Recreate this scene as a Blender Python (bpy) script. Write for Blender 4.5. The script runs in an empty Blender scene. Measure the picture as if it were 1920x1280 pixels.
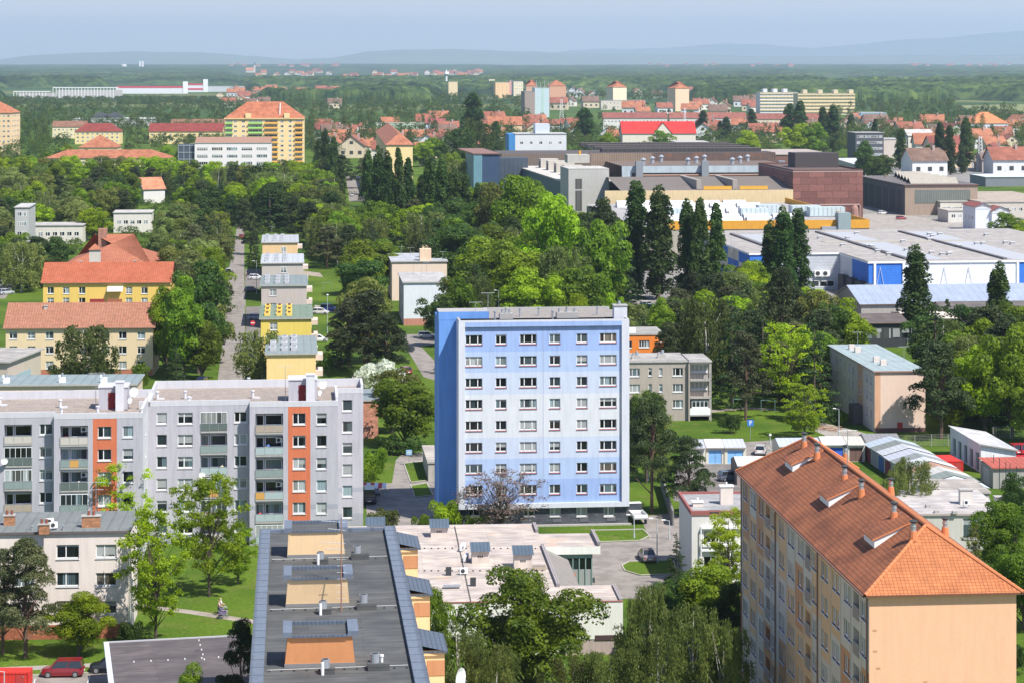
import bpy, math, random
import numpy as np
from mathutils import Vector, Matrix

# ------------------------------------------------------------------ camera, light, sky
CW, CX, V0, F, H = 1920.0, 960.0, 119.0, 4200.0, 60.5   # photo width, centre, horizon row, focal length (px), eye height (m)
scene = bpy.context.scene
COL = scene.collection
cam_d = bpy.data.cameras.new('camera'); cam = bpy.data.objects.new('camera', cam_d); COL.objects.link(cam)
cam.location = (0, 0, H); cam.rotation_euler = (math.radians(90), 0, 0)
cam_d.sensor_width = 36.0; cam_d.lens = F / CW * 36.0
cam_d.shift_y = -(640.0 - V0) / CW
cam_d.clip_start = 1.0; cam_d.clip_end = 120000.0
scene.camera = cam
SUN = Vector((0.50, -0.50, 1.0)).normalized()            # towards the sun
el = math.asin(SUN.z); az = math.atan2(SUN.x, SUN.y)
sl = bpy.data.lights.new('sun', 'SUN'); sl.energy = 4.8; sl.angle = math.radians(0.5); sl.color = (1.0, 0.955, 0.88)
sun = bpy.data.objects.new('sun', sl); COL.objects.link(sun)
sun.rotation_euler = SUN.to_track_quat('Z', 'Y').to_euler(); sun.location = (60, -60, 150)
w = bpy.data.worlds.new('World'); scene.world = w; w.use_nodes = True
nt = w.node_tree; bg = nt.nodes['Background']
sky = nt.nodes.new('ShaderNodeTexSky'); sky.sky_type = 'NISHITA'; sky.sun_disc = False
sky.sun_elevation = el; sky.sun_rotation = az; sky.altitude = 200; sky.air_density = 1.0; sky.dust_density = 0.3; sky.ozone_density = 3.0
tint = nt.nodes.new('ShaderNodeMix'); tint.data_type = 'RGBA'; tint.blend_type = 'MULTIPLY'; tint.inputs[0].default_value = 1.0; tint.inputs[7].default_value = (1.04, 0.93, 1.0, 1)
nt.links.new(sky.outputs[0], tint.inputs[6]); nt.links.new(tint.outputs[2], bg.inputs[0]); bg.inputs[1].default_value = 0.10
scene.view_settings.view_transform = 'Standard'; scene.view_settings.look = 'None'
scene.view_settings.exposure = 0.65; scene.view_settings.gamma = 1.0
scene.render.resolution_x = 1024; scene.render.resolution_y = 682
scene.cycles.volume_step_rate = 5.0; scene.cycles.volume_bounces = 1
scene.cycles.max_bounces = 6; scene.cycles.transparent_max_bounces = 6

def at(u, v, z=0.0):
    Y = (H - z) * F / (v - V0)
    return Vector(((u - CX) * Y / F, Y, z))
def terr(Y): return 40.0 * min(1.0, max(0.0, (Y - 7500.0) / 11500.0)) ** 1.15     # the far plain rises gently
def px(p):      # world -> photo pixel
    return CX + F * p[0] / p[1], V0 + (H - p[2]) * F / p[1]
R = math.radians

# ------------------------------------------------------------------ materials
MATS = {}
def newmat(name):
    m = bpy.data.materials.new(name); m.use_nodes = True
    n = m.node_tree.nodes; return m, m.node_tree, n['Principled BSDF']
def N(t, typ, **kw):
    n = t.nodes.new('ShaderNode' + typ)
    for k, v in kw.items():
        if k in n.inputs: n.inputs[k].default_value = v
        else: setattr(n, k, v)
    return n
def ramp(t, src, stops):
    r = t.nodes.new('ShaderNodeValToRGB'); e = r.color_ramp.elements
    while len(e) < len(stops): e.new(0.5)
    for i, (p, c) in enumerate(stops): e[i].position = p; e[i].color = (*c, 1) if len(c) == 3 else c
    t.links.new(src, r.inputs[0]); return r
def sc(c, k): return tuple(min(1, x * k) for x in c)
def mixc(t, fac, a, b, mode='MIX'):
    m = t.nodes.new('ShaderNodeMix'); m.data_type = 'RGBA'; m.blend_type = mode
    for s, i in ((fac, 0), (a, 6), (b, 7)):
        if isinstance(s, (int, float)): m.inputs[i].default_value = s
        elif isinstance(s, tuple): m.inputs[i].default_value = (*s, 1)
        else: t.links.new(s, m.inputs[i])
    return m.outputs[2]
def uvscaled(t, sx, sy):
    tc = N(t, 'TexCoord'); mp = N(t, 'Mapping'); mp.inputs['Scale'].default_value = (sx, sy, 1)
    t.links.new(tc.outputs['UV'], mp.inputs[0]); return mp.outputs[0]
def mat(kind, c, **kw):
    key = (kind, c, tuple(sorted(kw.items())))
    if key in MATS: return MATS[key]
    m, t, b = newmat(kind)
    L = t.links.new; tc = N(t, 'TexCoord'); b.inputs['Roughness'].default_value = kw.get('rough', 0.85)
    def noise(scale, detail=3, src=None):
        n = N(t, 'TexNoise', Scale=scale, Detail=detail); L(src or tc.outputs['Object'], n.inputs[0]); return n
    def bump(h, s, d=0.05):
        bp = N(t, 'Bump', Strength=s, Distance=d); L(h, bp.inputs['Height']); L(bp.outputs[0], b.inputs['Normal'])
    if kind == 'paint':
        n1 = noise(0.35, 4); n2 = noise(6, 3)
        mp = N(t, 'Mapping'); mp.inputs['Scale'].default_value = (2.2, 2.2, 0.25); L(tc.outputs['Object'], mp.inputs[0])
        n3 = noise(1.0, 3, mp.outputs[0])
        v = kw.get('var', 0.10)
        a = mixc(t, n1.outputs[0], sc(c, 1 - v), sc(c, 1 + v))
        s3 = ramp(t, n3.outputs[0], [(0.42, (1, 1, 1)), (0.75, (1 - v * 1.8,) * 3)])
        a = mixc(t, 1.0, a, s3.outputs[0], 'MULTIPLY')
        s2 = ramp(t, n2.outputs[0], [(0.3, (0.95,) * 3), (0.7, (1, 1, 1))])
        a = mixc(t, 1.0, a, s2.outputs[0], 'MULTIPLY')
        L(a, b.inputs[0]); bump(n2.outputs[0], 0.15, 0.03)
    elif kind == 'tile':
        k = kw.get('k', 1.0)
        br = N(t, 'TexBrick'); L(uvscaled(t, 1 / k, 1 / k), br.inputs[0])
        br.inputs['Scale'].default_value = 1.0; br.inputs['Brick Width'].default_value = kw.get('bw', 0.45); br.inputs['Row Height'].default_value = kw.get('bh', 0.38)
        br.inputs['Mortar Size'].default_value = kw.get('mortar', 0.035); br.inputs['Mortar Smooth'].default_value = 0.6; br.offset = kw.get('off', 0.0)
        br.inputs['Color1'].default_value = (*sc(c, 0.88), 1); br.inputs['Color2'].default_value = (*sc(c, 1.12), 1); br.inputs['Mortar'].default_value = (*sc(c, kw.get('dark', 0.35)), 1)
        n1 = noise(0.33, 6); n4 = noise(1.6, 4)
        a = mixc(t, ramp(t, n1.outputs[0], [(0.42, (0, 0, 0)), (0.66, (1, 1, 1))]).outputs[0], (1.0, 1.0, 1.0), kw.get('stain', (0.72, 0.66, 0.62)))
        a = mixc(t, 1.0, br.outputs[0], a, 'MULTIPLY')
        a = mixc(t, 1.0, a, ramp(t, n4.outputs[0], [(0.3, (0.86,) * 3), (0.7, (1.08, 1.05, 1.03))]).outputs[0], 'MULTIPLY')
        L(a, b.inputs[0]); bump(br.outputs['Fac'], -0.6, 0.05)
    elif kind == 'seam':        # standing seam / corrugated sheet: lines run up the slope
        k = kw.get('k', 0.6)
        wv = N(t, 'TexWave', Scale=1.0, Distortion=0.0); wv.bands_direction = kw.get('dir', 'X'); wv.wave_profile = 'SIN'
        L(uvscaled(t, 0.314 / k * 1.0, 0.314 / k), wv.inputs[0])
        n1 = noise(0.3, 5); n2 = noise(2.5, 4)
        a = mixc(t, n1.outputs[0], sc(c, 0.8), sc(c, 1.2))
        a = mixc(t, 1.0, a, ramp(t, wv.outputs[0], [(0.0, (kw.get('dark', 0.6),) * 3), (0.18, (1, 1, 1))]).outputs[0], 'MULTIPLY')
        a = mixc(t, 1.0, a, ramp(t, n2.outputs[0], [(0.35, (0.88,) * 3), (0.65, (1.04,) * 3)]).outputs[0], 'MULTIPLY')
        if kw.get('rust'):
            a = mixc(t, ramp(t, n1.outputs[0], [(0.55, (0, 0, 0)), (0.68, (0.6,) * 3)]).outputs[0], a, (0.22, 0.10, 0.05))
        L(a, b.inputs[0]); bump(wv.outputs[0], 0.3, 0.04); b.inputs['Metallic'].default_value = kw.get('metal', 0.0)
    elif kind == 'felt':        # bitumen sheet laid in strips across
        br = N(t, 'TexBrick'); L(uvscaled(t, 1, 1), br.inputs[0]); br.inputs['Scale'].default_value = 1.0
        br.inputs['Brick Width'].default_value = 8.0; br.inputs['Row Height'].default_value = 1.0; br.inputs['Mortar Size'].default_value = 0.02
        br.inputs['Color1'].default_value = (*sc(c, 0.85), 1); br.inputs['Color2'].default_value = (*sc(c, 1.12), 1); br.inputs['Mortar'].default_value = (*sc(c, 0.55), 1)
        mp = N(t, 'Mapping'); mp.inputs['Scale'].default_value = (0.35, 3.0, 1); L(tc.outputs['UV'], mp.inputs[0])
        n1 = noise(1.0, 5, mp.outputs[0]); n2 = noise(0.5, 4); n3 = noise(9, 2)
        a = mixc(t, 1.0, br.outputs[0], ramp(t, n1.outputs[0], [(0.3, (0.72,) * 3), (0.7, (1.25,) * 3)]).outputs[0], 'MULTIPLY')
        a = mixc(t, 1.0, a, ramp(t, n2.outputs[0], [(0.4, (0.85,) * 3), (0.7, (1.15, 1.13, 1.08))]).outputs[0], 'MULTIPLY')
        if kw.get('rust'):
            n5 = noise(0.28, 5); a = mixc(t, ramp(t, n5.outputs[0], [(0.62, (0, 0, 0)), (0.70, (0.45,) * 3)]).outputs[0], a, (0.50, 0.30, 0.18))
        L(a, b.inputs[0]); bump(n3.outputs[0], 0.3, 0.02)
    elif kind == 'gravel':
        n1 = noise(0.6, 5); n2 = noise(14, 4); n3 = noise(2.2, 5)
        a = mixc(t, n1.outputs[0], sc(c, 0.8), sc(c, 1.15))
        a = mixc(t, 1.0, a, ramp(t, n2.outputs[0], [(0.35, (0.65,) * 3), (0.65, (1.25,) * 3)]).outputs[0], 'MULTIPLY')
        a = mixc(t, 1.0, a, ramp(t, n3.outputs[0], [(0.35, (0.8,) * 3), (0.65, (1.1,) * 3)]).outputs[0], 'MULTIPLY')
        L(a, b.inputs[0]); bump(n2.outputs[0], 0.5, 0.04)
    elif kind == 'asphalt':
        n1 = noise(0.08, 6); n2 = noise(8, 4); n3 = noise(0.5, 5)
        a = mixc(t, n1.outputs[0], sc(c, 0.75), sc(c, 1.2))
        a = mixc(t, 1.0, a, ramp(t, n3.outputs[0], [(0.42, (0.8,) * 3), (0.55, (1.05,) * 3)]).outputs[0], 'MULTIPLY')
        a = mixc(t, 1.0, a, ramp(t, n2.outputs[0], [(0.3, (0.88,) * 3), (0.7, (1.08,) * 3)]).outputs[0], 'MULTIPLY')
        L(a, b.inputs[0]); bump(n2.outputs[0], 0.2, 0.02)
    elif kind == 'stone':
        br = N(t, 'TexBrick'); L(uvscaled(t, 1, 1), br.inputs[0]); br.inputs['Scale'].default_value = 1.0
        br.inputs['Brick Width'].default_value = kw.get('bw', 0.6); br.inputs['Row Height'].default_value = kw.get('bh', 0.3); br.inputs['Mortar Size'].default_value = kw.get('mo', 0.015)
        br.inputs['Color1'].default_value = (*sc(c, 0.75), 1); br.inputs['Color2'].default_value = (*sc(c, 1.3), 1); br.inputs['Mortar'].default_value = (*sc(c, kw.get('md', 0.6)), 1)
        n1 = noise(1.2, 4)
        a = mixc(t, 1.0, br.outputs[0], ramp(t, n1.outputs[0], [(0.3, (0.8,) * 3), (0.7, (1.15,) * 3)]).outputs[0], 'MULTIPLY')
        L(a, b.inputs[0]); bump(br.outputs['Fac'], -0.3, 0.02)
    elif kind == 'glass':       # window pane: dark room or drawn curtain behind reflective glass
        oi = N(t, 'ObjectInfo')
        r = ramp(t, oi.outputs['Random'], [(0.0, (0.015, 0.02, 0.025)), (0.28, (0.03, 0.045, 0.05)), (0.45, (0.09, 0.13, 0.14)), (0.62, (0.22, 0.28, 0.29)), (0.8, (0.34, 0.36, 0.35)), (0.93, (0.16, 0.14, 0.11))])
        r.color_ramp.interpolation = 'CONSTANT'
        wv = N(t, 'TexWave', Scale=1.6, Distortion=3.0, Detail=2.0); L(tc.outputs['Object'], wv.inputs[0])
        a = mixc(t, 1.0, r.outputs[0], ramp(t, wv.outputs[0], [(0.2, (0.55,) * 3), (0.8, (1.1,) * 3)]).outputs[0], 'MULTIPLY')
        sx0 = N(t, 'SeparateXYZ'); L(tc.outputs['Object'], sx0.inputs[0]); q1 = N(t, 'Math', operation='MULTIPLY'); q1.inputs[1].default_value = 1.55; L(sx0.outputs[0], q1.inputs[0]); q2 = N(t, 'Math', operation='FLOOR'); L(q1.outputs[0], q2.inputs[0])
        q3 = N(t, 'Math', operation='MULTIPLY_ADD'); L(oi.outputs['Random'], q3.inputs[0]); q3.inputs[1].default_value = 91.0; L(q2.outputs[0], q3.inputs[2]); wn_ = N(t, 'TexWhiteNoise'); wn_.noise_dimensions = '1D'; L(q3.outputs[0], wn_.inputs['W'])
        rs_ = ramp(t, wn_.outputs['Value'], [(0.0, (.25,) * 3), (.35, (.8,) * 3), (.75, (1.35, 1.4, 1.45))]); rs_.color_ramp.interpolation = 'CONSTANT'; a = mixc(t, 1.0, a, rs_.outputs[0], 'MULTIPLY')
        # some panes have a blind let down part of the way
        sx = N(t, 'SeparateXYZ'); L(tc.outputs['Object'], sx.inputs[0]); f1 = N(t, 'Math', operation='MULTIPLY'); f1.inputs[1].default_value = 13.7; L(oi.outputs['Random'], f1.inputs[0]); f2 = N(t, 'Math', operation='FRACT'); L(f1.outputs[0], f2.inputs[0])
        f3 = N(t, 'Math', operation='MULTIPLY'); f3.inputs[1].default_value = 2.6; L(f2.outputs[0], f3.inputs[0]); gt = N(t, 'Math', operation='GREATER_THAN'); L(sx.outputs[2], gt.inputs[0]); L(f3.outputs[0], gt.inputs[1])
        lt = N(t, 'Math', operation='LESS_THAN'); lt.inputs[1].default_value = 2.6; L(sx.outputs[2], lt.inputs[0]); g3 = N(t, 'Math', operation='MULTIPLY'); L(gt.outputs[0], g3.inputs[0]); L(lt.outputs[0], g3.inputs[1]); g2 = N(t, 'Math', operation='MULTIPLY'); g2.inputs[1].default_value = .8; L(g3.outputs[0], g2.inputs[0]); a = mixc(t, g2.outputs[0], a, (.38, .40, .40))
        L(a, b.inputs[0]); b.inputs['Roughness'].default_value = 0.08; b.inputs['IOR'].default_value = 1.5
    elif kind == 'leaf':
        oi = N(t, 'ObjectInfo'); geo = N(t, 'NewGeometry')
        n1 = N(t, 'TexNoise', Scale=kw.get('ns', 0.55), Detail=2.0); L(geo.outputs['Position'], n1.inputs[0])
        c2 = kw.get('c2', (c[0] * 1.5 + 0.01, c[1] * 1.25, c[2] * 1.0))
        a = mixc(t, ramp(t, n1.outputs[0], [(0.35, (0,) * 3), (0.65, (1,) * 3)]).outputs[0], sc(c, 0.85), c2)
        hsv = N(t, 'HueSaturation'); L(a, hsv.inputs['Color'])
        mr = N(t, 'MapRange'); L(oi.outputs['Random'], mr.inputs[0]); mr.inputs[3].default_value = 0.485; mr.inputs[4].default_value = 0.515
        L(mr.outputs[0], hsv.inputs['Hue'])
        mr2 = N(t, 'MapRange'); mul = N(t, 'Math', operation='FRACT'); m3 = N(t, 'Math', operation='MULTIPLY'); m3.inputs[1].default_value = 7.31
        L(oi.outputs['Random'], m3.inputs[0]); L(m3.outputs[0], mul.inputs[0]); L(mul.outputs[0], mr2.inputs[0]); mr2.inputs[3].default_value = 0.62; mr2.inputs[4].default_value = 1.22
        L(mr2.outputs[0], hsv.inputs['Value'])
        L(hsv.outputs[0], b.inputs[0]); b.inputs['Roughness'].default_value = 0.6; b.inputs['Specular IOR Level'].default_value = 0.25
        tr = N(t, 'BsdfTranslucent'); hs2 = N(t, 'HueSaturation'); hs2.inputs['Value'].default_value = 1.9; hs2.inputs['Hue'].default_value = 0.49; L(hsv.outputs[0], hs2.inputs['Color']); L(hs2.outputs[0], tr.inputs[0])
        mx = N(t, 'MixShader'); mx.inputs[0].default_value = kw.get('tr', 0.36); L(b.outputs[0], mx.inputs[1]); L(tr.outputs[0], mx.inputs[2])
        L(mx.outputs[0], t.nodes['Material Output'].inputs[0])
    elif kind == 'bark':
        n1 = noise(3, 4); L(mixc(t, n1.outputs[0], sc(c, 0.55), sc(c, 1.3)), b.inputs[0]); bump(n1.outputs[0], 0.4, 0.05)
    elif kind == 'gloss':       # car paint and other smooth coats
        b.inputs[0].default_value = (*c, 1); b.inputs['Roughness'].default_value = kw.get('rough', 0.3)
        b.inputs['Coat Weight'].default_value = kw.get('coat', 0.6); b.inputs['Metallic'].default_value = kw.get('metal', 0.0)
    else:                       # plain
        n1 = noise(2, 3); L(mixc(t, n1.outputs[0], sc(c, 0.9), sc(c, 1.1)), b.inputs[0]); b.inputs['Metallic'].default_value = kw.get('metal', 0.0)
    MATS[key] = m; return m
WHITE = mat('plain', (0.80, 0.80, 0.79)); GLASS = mat('glass', (0, 0, 0)); SILL = mat('plain', (0.72, 0.70, 0.70))
DARKM = mat('plain', (0.04, 0.045, 0.05)); ZINC = mat('plain', (0.42, 0.45, 0.48), rough=0.45, metal=0.5); STEEL = mat('plain', (0.5, 0.52, 0.53), rough=0.4, metal=0.7)
CONC = mat('paint', (0.42, 0.40, 0.37)); REDSILL = mat('plain', (0.38, 0.08, 0.10))

# ------------------------------------------------------------------ mesh helper
class MB:
    def __init__(s): s.v = []; s.f = []; s.m = []; s.mats = []; s.uv = []
    def face(s, pts, m):
        pts = [Vector(p) for p in pts]
        n = Vector((0, 0, 0))
        for i in range(len(pts)): n += pts[i].cross(pts[(i + 1) % len(pts)])
        if n.length < 1e-9: return
        n.normalize()
        if abs(n.z) > 0.97: a = Vector((1, 0, 0)); b = Vector((0, 1, 0))
        else:
            a = Vector((0, 0, 1)).cross(n).normalized(); b = n.cross(a)
        i0 = len(s.v); s.v += [tuple(p) for p in pts]; s.f.append(tuple(range(i0, i0 + len(pts))))
        if m not in s.mats: s.mats.append(m)
        s.m.append(s.mats.index(m)); s.uv += [(p.dot(a), p.dot(b)) for p in pts]
    def box(s, x0, x1, y0, y1, z0, z1, m, top=None, skip=''):
        t = top or m
        if 'f' not in skip: s.face([(x0, y0, z0), (x1, y0, z0), (x1, y0, z1), (x0, y0, z1)], m)
        if 'b' not in skip: s.face([(x1, y1, z0), (x0, y1, z0), (x0, y1, z1), (x1, y1, z1)], m)
        if 'l' not in skip: s.face([(x0, y1, z0), (x0, y0, z0), (x0, y0, z1), (x0, y1, z1)], m)
        if 'r' not in skip: s.face([(x1, y0, z0), (x1, y1, z0), (x1, y1, z1), (x1, y0, z1)], m)
        if 't' not in skip: s.face([(x0, y0, z1), (x1, y0, z1), (x1, y1, z1), (x0, y1, z1)], t)
        if 'u' not in skip: s.face([(x0, y1, z0), (x1, y1, z0), (x1, y0, z0), (x0, y0, z0)], m)
    def prism(s, poly, z0, z1, m, top=None, bot=False):
        n = len(poly); ar = sum(poly[i][0] * poly[(i + 1) % n][1] - poly[(i + 1) % n][0] * poly[i][1] for i in range(n))
        if ar < 0: poly = poly[::-1]
        for i in range(n):
            a, b = poly[i], poly[(i + 1) % n]
            s.face([(a[0], a[1], z0), (b[0], b[1], z0), (b[0], b[1], z1), (a[0], a[1], z1)], m)
        s.face([(p[0], p[1], z1) for p in poly], top or m)
        if bot: s.face([(p[0], p[1], z0) for p in poly[::-1]], m)
    def cyl(s, x, y, z0, z1, r0, r1, m, n=10, cap=True):
        a = [(math.cos(2 * math.pi * i / n), math.sin(2 * math.pi * i / n)) for i in range(n)]
        for i in range(n):
            p, q = a[i], a[(i + 1) % n]
            s.face([(x + p[0] * r0, y + p[1] * r0, z0), (x + q[0] * r0, y + q[1] * r0, z0), (x + q[0] * r1, y + q[1] * r1, z1), (x + p[0] * r1, y + p[1] * r1, z1)], m)
        if cap: s.face([(x + p[0] * r1, y + p[1] * r1, z1) for p in a], m)
    def tube(s, p0, p1, r0, r1, m, n=5):
        p0 = Vector(p0); p1 = Vector(p1); d = (p1 - p0)
        if d.length < 1e-6: return
        q = d.to_track_quat('Z', 'Y'); a = [q @ Vector((math.cos(2 * math.pi * i / n), math.sin(2 * math.pi * i / n), 0)) for i in range(n)]
        for i in range(n):
            u, w_ = a[i], a[(i + 1) % n]
            s.face([p0 + u * r0, p0 + w_ * r0, p1 + w_ * r1, p1 + u * r1], m)
        s.face([p1 + u * r1 for u in a], m)
    def mesh(s, name):
        me = bpy.data.meshes.new(name); me.from_pydata(s.v, [], s.f)
        for m in s.mats: me.materials.append(m)
        me.polygons.foreach_set('material_index', s.m)
        ul = me.uv_layers.new(name='UVMap'); ul.data.foreach_set('uv', np.array(s.uv, dtype=np.float32).ravel())
        me.update(); return me
    def build(s, name, parent=None, loc=None, rz=0.0):
        o = bpy.data.objects.new(name, s.mesh(name)); COL.objects.link(o)
        if parent: o.parent = parent
        if loc is not None: o.location = loc
        o.rotation_euler = (0, 0, rz); return o
def tag(o, label=None, cat=None, group=None, kind=None):
    if label: o['label'] = label
    if cat: o['category'] = cat
    if group: o['group'] = group
    if kind: o['kind'] = kind
    return o
def empty(name, loc, rz=0.0):
    o = bpy.data.objects.new(name, None); COL.objects.link(o); o.location = loc; o.rotation_euler = (0, 0, rz); o.empty_display_size = 0.5; return o
def inst(name, me, parent=None, loc=(0, 0, 0), rz=0.0, scale=None):
    o = bpy.data.objects.new(name, me); COL.objects.link(o); o.location = loc; o.rotation_euler = (0, 0, rz)
    if parent: o.parent = parent
    if scale: o.scale = scale
    return o
FOOT = []       # building footprints (world polygons), trees keep clear of them
def inpoly(x, y, poly):
    c = False; n = len(poly)
    for i in range(n):
        x1, y1 = poly[i]; x2, y2 = poly[(i + 1) % n]
        if (y1 > y) != (y2 > y) and x < (x2 - x1) * (y - y1) / (y2 - y1) + x1: c = not c
    return c

# ------------------------------------------------------------------ building frame: local x along the front, y into depth, z up
class Fr:
    def __init__(s, name, label, cat, u, v, z, yaw, group=None):
        p = at(u, v, z); s.X0, s.Y0 = p.x, p.y; s.th = R(yaw); s.c = math.cos(s.th); s.s = math.sin(s.th)
        s.o = tag(empty(name, (p.x, p.y, 0), s.th), label, cat, group)
    def wx(s, x, y): return (s.X0 + x * s.c - y * s.s, s.Y0 + x * s.s + y * s.c)
    def x(s, u, y=0.0):
        k = (u - CX) / F
        return (k * (s.Y0 + y * s.c) - s.X0 + y * s.s) / (s.c - k * s.s)
    def z(s, x, y, v):
        Y = s.wx(x, y)[1]; return H - (v - V0) * Y / F
    def loc(s, u, v, z=0.0):
        p = at(u, v, z); dx, dy = p.x - s.X0, p.y - s.Y0
        return dx * s.c + dy * s.s, -dx * s.s + dy * s.c
    def y(s, x, v, z):      # depth on plane z where row v falls (for local x)
        Y = (H - z) * F / (v - V0); return (Y - s.Y0 - x * s.s) / s.c
    def foot(s, x0, x1, y0, y1, m=1.5):
        FOOT.append([s.wx(x0 - m, y0 - m), s.wx(x1 + m, y0 - m), s.wx(x1 + m, y1 + m), s.wx(x0 - m, y1 + m)])

WM = {}
def win_mesh(w, h, n, simple, fm=None, sill=SILL):
    w = round(w, 2); h = round(h, 2); key = (w, h, n, simple, fm, sill)
    if key in WM: return WM[key]
    fm = fm or WHITE; a = MB(); t = 0.07 if not simple else 0.09
    y0, y1 = (0.13, 0.20) if not simple else (-0.02, 0.03)
    tb = t if simple else .17; a.box(0, w, y0, y1, 0, tb, fm); a.box(0, w, y0, y1, h - t, h, fm); a.box(0, t, y0, y1, t, h - t, fm); a.box(w - t, w, y0, y1, t, h - t, fm)
    if n == 2: xs = [w * 0.42]
    elif n == 3: xs = [w * 0.27, w * 0.73]
    elif n > 3: xs = [w * i / n for i in range(1, n)]
    else: xs = []
    for x in xs: a.box(x - t * 0.75, x + t * 0.75, y0, y1, t, h - t, fm)
    if sill: a.box(-0.06, w + 0.06, -0.09, y0 if not simple else -0.02, -0.06, 0.0, sill)
    p = MB(); yp = y0 + (0.035 if not simple else 0.008)
    p.face([(t, yp, t), (w - t, yp, t), (w - t, yp, h - t), (t, yp, h - t)], GLASS)
    if simple:
        for fc, mi in zip(p.f, p.m): a.face([p.v[i] for i in fc], GLASS)
        WM[key] = (a.mesh('window'), None)
    else: WM[key] = (a.mesh('window'), p.mesh('pane'))
    return WM[key]
def put_window(B, plane, s0, s1, z0, z1, n=2, simple=False, fm=None, sill=SILL, name='window'):
    fw, pn = win_mesh(s1 - s0, z1 - z0, n, simple, fm, sill)
    k, d = plane
    if k == 'f': loc, rz = (s0, d, z0), 0
    elif k == 'r': loc, rz = (d, s0, z0), math.pi / 2
    elif k == 'l': loc, rz = (d, s1, z0), -math.pi / 2
    o = inst(name, fw, B.o if isinstance(B, Fr) else B, loc, rz)
    if pn: inst('pane', pn, o)
    return o
def wall(mb, plane, s0, s1, z0, z1, holes, m, rd=0.2, breaks=(), sbreaks=()):
    """wall sheet with real openings; m is a material or f(s,z); holes (s0,s1,z0,z1[,depth])"""
    k, d = plane
    def P(s, dd, z):
        if k == 'f': return (s, d + dd, z)
        if k == 'r': return (d - dd, s, z)
        if k == 'l': return (d + dd, s, z)
    def fc(pts, mm):
        if k == 'l': pts = pts[::-1]
        mb.face(pts, mm)
    ss = sorted({s0, s1} | {h[0] for h in holes} | {h[1] for h in holes} | {b for b in sbreaks if s0 < b < s1})
    for a, b in zip(ss, ss[1:]):
        if b - a < 1e-4: continue
        cs = (a + b) / 2
        hs = sorted([h for h in holes if h[0] < cs < h[1]], key=lambda h: h[2])
        z = z0; segs = []
        for h in hs: segs.append((z, h[2])); z = h[3]
        segs.append((z, z1))
        for (p, q) in segs:
            zz = sorted({p, q} | {br for br in breaks if p < br < q})
            for e, g in zip(zz, zz[1:]):
                if g - e < 1e-4: continue
                mm = m(cs, (e + g) / 2) if callable(m) else m
                fc([P(a, 0, e), P(b, 0, e), P(b, 0, g), P(a, 0, g)], mm)
    for h in holes:
        a, b, e, g = h[:4]; r = h[4] if len(h) > 4 else rd; mm = m((a + b) / 2, (e + g) / 2) if callable(m) else m
        fc([P(a, 0, e), P(b, 0, e), P(b, r, e), P(a, r, e)][::-1], mm); fc([P(a, 0, g), P(b, 0, g), P(b, r, g), P(a, r, g)], mm)
        fc([P(a, 0, e), P(a, r, e), P(a, r, g), P(a, 0, g)], mm); fc([P(b, 0, e), P(b, 0, g), P(b, r, g), P(b, r, e)], mm)
        if len(h) > 5 or r > 0.5: fc([P(a, r, e), P(b, r, e), P(b, r, g), P(a, r, g)], mm)
# ------------------------------------------------------------------ near buildings
rnd = random.Random(7)
def vent_pipe(parent, x, y, z, h=0.9, r=0.12, name='vent_pipe', m=None):
    a = MB(); a.cyl(x, y, z, z + h, r, r, m or ZINC, 8); a.cyl(x, y, z + h, z + h + 0.12, r * 1.6, r * 1.5, m or ZINC, 8); return a.build(name, parent)
def antenna(parent, x, y, z, h, bars=3, name='antenna'):
    a = MB(); a.tube((x, y, z), (x, y, z + h), 0.045, 0.03, ZINC, 5)
    for i in range(bars):
        zz = z + h * (0.98 - 0.16 * i); L = 0.9 - 0.15 * i
        a.tube((x - L, y, zz), (x + L, y + 0.2, zz), 0.02, 0.02, ZINC, 4)
        for j in range(5): xx = x - L + 2 * L * j / 4; a.tube((xx, y - 0.35, zz), (xx, y + 0.45, zz), 0.012, 0.012, ZINC, 4)
    return a.build(name, parent)
def dish(parent, x, y, z, r=0.5, rz=0.0, name='satellite_dish'):
    a = MB(); n = 14; ring = []
    for k, rr in enumerate((0.0, 0.55, 1.0)):
        ring.append([(r * rr * math.cos(2 * math.pi * i / n), -0.25 * r * rr * rr, r * rr * math.sin(2 * math.pi * i / n)) for i in range(n)])
    for k in range(2):
        for i in range(n): a.face([ring[k][i], ring[k][(i + 1) % n], ring[k + 1][(i + 1) % n], ring[k + 1][i]], WHITE)
    a.tube((0, 0, 0), (0, 0.25, -r * 1.3), 0.03, 0.03, ZINC, 5); a.tube((0, -0.2, -r * 0.9), (0, -r * 0.9, -0.1), 0.02, 0.03, ZINC, 4)
    return a.build(name, parent, (x, y, z), rz)
def acunit(parent, x, y, z, rz=0.0):
    a = MB(); a.box(-0.42, 0.42, -0.16, 0.16, 0.15, 0.75, WHITE); a.box(-0.4, -0.3, -0.16, 0.16, 0, 0.15, ZINC); a.box(0.3, 0.4, -0.16, 0.16, 0, 0.15, ZINC)
    n = 12
    a.face([(-0.1 + 0.24 * math.cos(2 * math.pi * i / n), -0.165, 0.45 + 0.24 * math.sin(2 * math.pi * i / n)) for i in range(n)], DARKM)
    return a.build('air_conditioner', parent, (x, y, z), rz)
def parapet(mb, x0, x1, y0, y1, z, h, t, m, top=None, sides='fblr'):
    if 'f' in sides: mb.box(x0, x1, y0, y0 + t, z, z + h, m, top)
    if 'b' in sides: mb.box(x0, x1, y1 - t, y1, z, z + h, m, top)
    if 'l' in sides: mb.box(x0, x0 + t, y0 + t, y1 - t, z, z + h, m, top)
    if 'r' in sides: mb.box(x1 - t, x1, y0 + t, y1 - t, z, z + h, m, top)

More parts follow.
